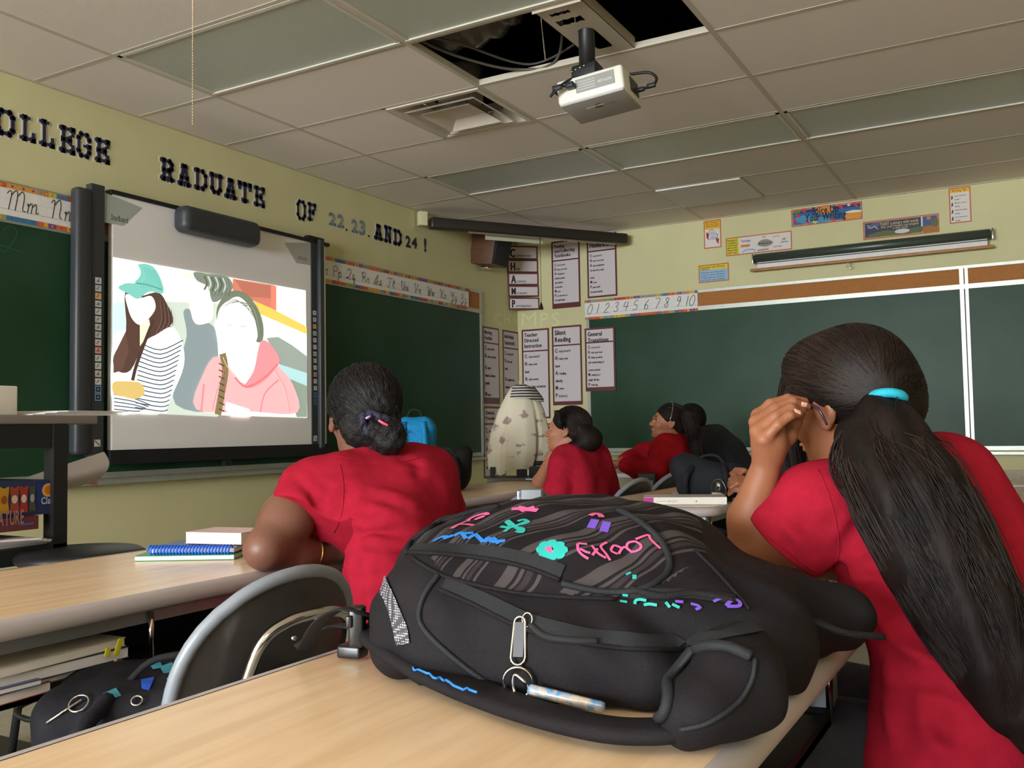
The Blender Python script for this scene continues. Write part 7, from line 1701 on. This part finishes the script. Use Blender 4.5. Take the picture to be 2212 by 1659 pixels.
# ------------------------------------------------------------------ 3.-6. the far group
def far_person(label, hc, R, k, skin, shirt, chest, arms, shname, h=.006, neck=None, hairfn=None, slv=None, legpts=None, face=True, hairm=m_hair):
    r = person('person', label, (chest[-1][0][0], chest[-1][0][1], 0)); b = SDF(.018); head(b, R, hc, k)
    nk0 = hc + R @ V(0, -.02, -.06)*k; nk1 = neck; b.cap(nk0, nk1, .046, .052, k=.03)
    for a, c, rr_ in chest: b.cap(a, c, rr_*.8, rr_*.8, k=.05)
    for pts, rs, hd in arms:
        b.chain(pts, rs, k=.02)
        if hd is not None: hand(b, pts[-1], *hd)
    vs, fs = b.mesh(h*.85); mkfast('body', vs, fs, skin, r)
    if face: facebits(r, R, hc, k)
    s = SDF(.035)
    for a, c, rr_ in chest: s.cap(a, c, rr_, rr_, k=.06)
    s.cap(nk1 + V(0,0,-.03), nk1 + (nk0-nk1)*.4, .070, .062, k=.03); cuts = []
    for (pts, rs, hd), ln in zip(arms, slv):
        P = [np.asarray(p) for p in pts]; L = [np.linalg.norm(P[i+1]-P[i]) for i in range(len(P)-1)]; tot = sum(L)*ln; q = [P[0]]; rads = [rs[0]+.018]; d = 0
        for i in range(len(L)):
            if d + L[i] >= tot: f = (tot-d)/L[i]; q.append(P[i]+(P[i+1]-P[i])*f); rads.append(rs[i]+(rs[i+1]-rs[i])*f+.016); cuts.append((q[-1], nrm(P[i+1]-P[i]))); break
            q.append(P[i+1]); rads.append(rs[i+1]+.016); d += L[i]
        s.chain(q, rads, k=.03)
    s.warp = lambda P: .004*np.sin(P[:, 0]*42+P[:, 2]*30)*np.sin(P[:, 1]*38-P[:, 2]*26)
    def ev(P):
        d = SDF.ev(s, P)
        for c, n in cuts: d = np.where(np.sqrt(((P-c)**2).sum(1)) < .11, np.maximum(d, (P-c) @ n - .008), d)
        nk = nrm(nk0-nk1); d = np.where(np.sqrt(((P-nk1)**2).sum(1)) < .12, np.maximum(d, (P-nk1) @ nk - .045), d); return np.maximum(d, .47-P[:, 2])
    s.ev = ev
    vs, fs = s.mesh(h); mkfast(shname, vs, fs, shirt, r)
    if hairfn is not None: hairfn(r, hc, R, k, hairm)
    if legpts: legs(r, *legpts)
    return r
def haircap(r, hc, R, k, m, fr=.10, low=-.02):
    s = SDF(.018); s.frame(R, hc); s.ell(V(0, -.022, .036)*k, V(.088, .104, .094)*k); s.ell(V(0, -.075, low)*k, V(.072, .05, .07)*k, k=.03)
    s.ell(V(0, fr, -.055)*k, V(.085, .078, .105)*k, k=.012, op='s')
    for sx in (-1, 1): s.ell(V(sx*.098, .030, -.04)*k, V(.036, .052, .055)*k, k=.010, op='s')
    s.ell(V(0, -.03, -.14)*k, V(.12, .08, .06)*k, k=.02, op='s'); s.frame(); vs, fs = s.mesh(.006); return mkfast('hair', vs, fs, m, r), s
def fstrands(hr, s, hc, R, tgt, n, seed, rad=.0012, rng=(.6, 5.7)):
    rr = np.random.RandomState(seed); p = starts(s, hc, R, n, rng, -.2, .8, rr); ls = onsurf(s, p, np.tile(tgt, (n, 1)), 10, .0015, .1, hc)
    strand_mesh('hair_strands', ls, rad, m_strand, hr)
def hair3(r, hc, R, k, m):
    hr, s = haircap(r, hc, R, k, m); bn = D(1274, 948, 4.56); b = SDF(.03); b.ell(bn, (.062, .058, .060)); b.cap(D(1225,972,4.52), D(1262,958,4.54), .026, .045); b.cap(D(1232,905,4.58), bn, .04, .05); vs, fs = b.mesh(.007); mkfast('hair_bun', vs, fs, m, hr); fstrands(hr, s, hc, R, bn, 200, 21)
    l = SDF(.008); l.chain([D(1206,893,4.50), D(1210,915,4.50), D(1217,930,4.50)], [.016,.012,.003]); vs, fs = l.mesh(.006); mkfast('side_lock', vs, fs, m, hr)
R3 = basis(nrm(-CAMR*.93 + CAMF*.30 + EZ*.03), nrm(EZ*1.0 + CAMR*.30))
h3 = D(1226, 930, 4.62)
far_person('girl in red polo with low hair bun, chin on her hand', h3, R3, .96, SK_C, m_red,
    [(D(1228,1000,4.52), D(1278,992,4.70), .095), (D(1240,1045,4.48), D(1282,1040,4.66), .12), (D(1245,1095,4.45), D(1285,1090,4.60), .13), (D(1258,1160,4.40), D(1290,1155,4.55), .135)],
    [([D(1213,1010,4.45), D(1203,1060,4.38), D(1186,1110,4.42)], [.05,.044,.036], None), ([D(1275,1000,4.74), D(1215,1030,4.84), D(1166,1040,4.82), D(1192,988,4.70)], [.05,.042,.036,.026], (D(1200,962,4.68)-D(1192,988,4.70), -CAMR, 1, .9, (.5,.5,.5,.5), .5))],
    'polo_shirt', neck=D(1246,985,4.62), hairfn=hair3, slv=(.56, .35), legpts=(V(-1.98,4.22,.52), V(-1.90,4.45,.52), V(-2.40,4.25,.55), V(-2.35,4.55,.55)))
def hair4(r, hc, R, k, m):
    hr, s = haircap(r, hc, R, k, m); pts = [D(1488,895,5.55), D(1496,930,5.52), D(1503,965,5.48), D(1512,1005,5.46)]; p = SDF(.02); p.chain(pts, [.05,.038,.03,.016]); vs, fs = p.mesh(.007); mkfast('ponytail', vs, fs, m, hr); fstrands(hr, s, hc, R, pts[0], 150, 23)
    strand_mesh('ponytail_strands', strands([(pts, [.05,.042,.034,.02])], 160, None, 14, seed=8), .0014, m_strand, hr)
    mb = MB(); f = lambda x, y, z: hc + R @ (V(x, y, z)*k); mb.tube([f(.093*math.cos(t), .012-.02*math.sin(t), .02+.112*math.sin(t)) for t in np.linspace(-.1, math.pi+.1, 24)], .003, 6); mk('headband', mb, m_chrome, r)
R4 = basis(nrm(-CAMR*.93 - CAMF*.10 + EZ*.12), nrm(EZ + CAMR*.08)); h4 = D(1443, 912, 5.62)
far_person('girl in red sweatshirt with a thin silver headband, looking left, elbows on the far table', h4, R4, .93, SK_C, m_red2,
    [(D(1440,972,5.50), D(1480,965,5.72), .10), (D(1446,1010,5.46), D(1474,1004,5.68), .115), (D(1452,1050,5.44), D(1478,1046,5.64), .12), (D(1458,1100,5.42), D(1482,1096,5.6), .13)],
    [([D(1428,982,5.42), D(1416,1016,5.30), D(1380,1012,5.36), D(1346,1004,5.46)], [.055,.046,.040,.030], (D(1330,1000,5.5)-D(1346,1004,5.46), EZ, -1, .85, (.6,.6,.6,.6), .5)), ([D(1440,965,5.78), D(1385,982,5.86), D(1345,998,5.74)], [.055,.045,.032], (D(1330,1000,5.7)-D(1345,998,5.74), EZ, 1, .85, (.6,.6,.6,.6), .5))],
    'sweatshirt', neck=D(1456,955,5.62), hairfn=hair4, slv=(.97, .97), legpts=(V(-2.30,5.80,.52), V(-2.2,6.0,.52), V(-2.68,6.1,.55), V(-2.6,6.3,.55)))
def hair5(r, hc, R, k, m): haircap(r, hc, R, k, m, low=.0)
R5 = basis(nrm(-CAMR*.92 + CAMF*.25 - EZ*.25), nrm(EZ + CAMF*.1)); h5 = D(1488, 910, 6.35)
far_person('person in navy jacket with short dark hair, leaning forward beside the far chalkboard', h5, R5, .93, SK_B, m_navyc,
    [(D(1520,955,6.28), D(1545,950,6.5), .11), (D(1545,985,6.25), D(1570,980,6.46), .13), (D(1568,1020,6.22), D(1588,1016,6.42), .14), (D(1575,1070,6.2), D(1592,1066,6.4), .14)],
    [([D(1510,965,6.2), D(1480,1000,6.25), D(1450,1000,6.4)], [.055,.045,.035], (D(1440,1000,6.45)-D(1450,1000,6.4), EZ, -1, .85, (.5,.5,.5,.5), .5)), ([D(1530,955,6.6), D(1490,990,6.7), D(1455,995,6.65)], [.055,.045,.035], (D(1440,995,6.65)-D(1455,995,6.65), EZ, 1, .85, (.5,.5,.5,.5), .5))],
    'jacket', h=.008, neck=D(1510,940,6.4), hairfn=hair5, slv=(.97, .97), legpts=(V(-2.02,6.6,.5), V(-1.95,6.85,.5), V(-2.4,6.7,.55), V(-2.35,6.95,.55)))
R6 = basis(nrm(-CAMR*.9 + CAMF*.4), EZ); h6 = D(1776, 872, 4.08)
far_person('person in dark top with hands clasped on the table, mostly behind the ponytail girl', h6, R6, .94, SK_C, m_blackc,
    [(D(1725,995,4.02), D(1790,985,4.2), .10), (D(1735,1050,3.98), D(1790,1040,4.15), .115), (D(1745,1110,3.95), D(1790,1100,4.1), .125), (D(1750,1160,3.95), D(1790,1150,4.1), .13)],
    [([D(1712,1005,3.95), D(1722,1078,3.84), D(1660,1060,3.80), D(1632,1044,3.80)], [.05,.042,.036,.028], (D(1585,1036,3.80)-D(1632,1044,3.80), nrm(EZ-CAMF*.6), 1, .95, (1.0,1.05,1.1,1.1), .8)), ([D(1750,990,4.22), D(1690,1060,4.18), D(1628,1030,3.90)], [.05,.042,.028], (D(1588,1012,3.86)-D(1628,1030,3.90), EZ, -1, .9, (1.0,1.05,1.1,1.1), .8))],
    'dark_top', neck=D(1765,960,4.08), hairfn=lambda r, hc, R, k, m: haircap(r, hc, R, k, m), slv=(.30, .35), legpts=(V(-.92,4.0,.52), V(-.86,4.22,.52), V(-1.30,4.05,.55), V(-1.25,4.3,.55)))
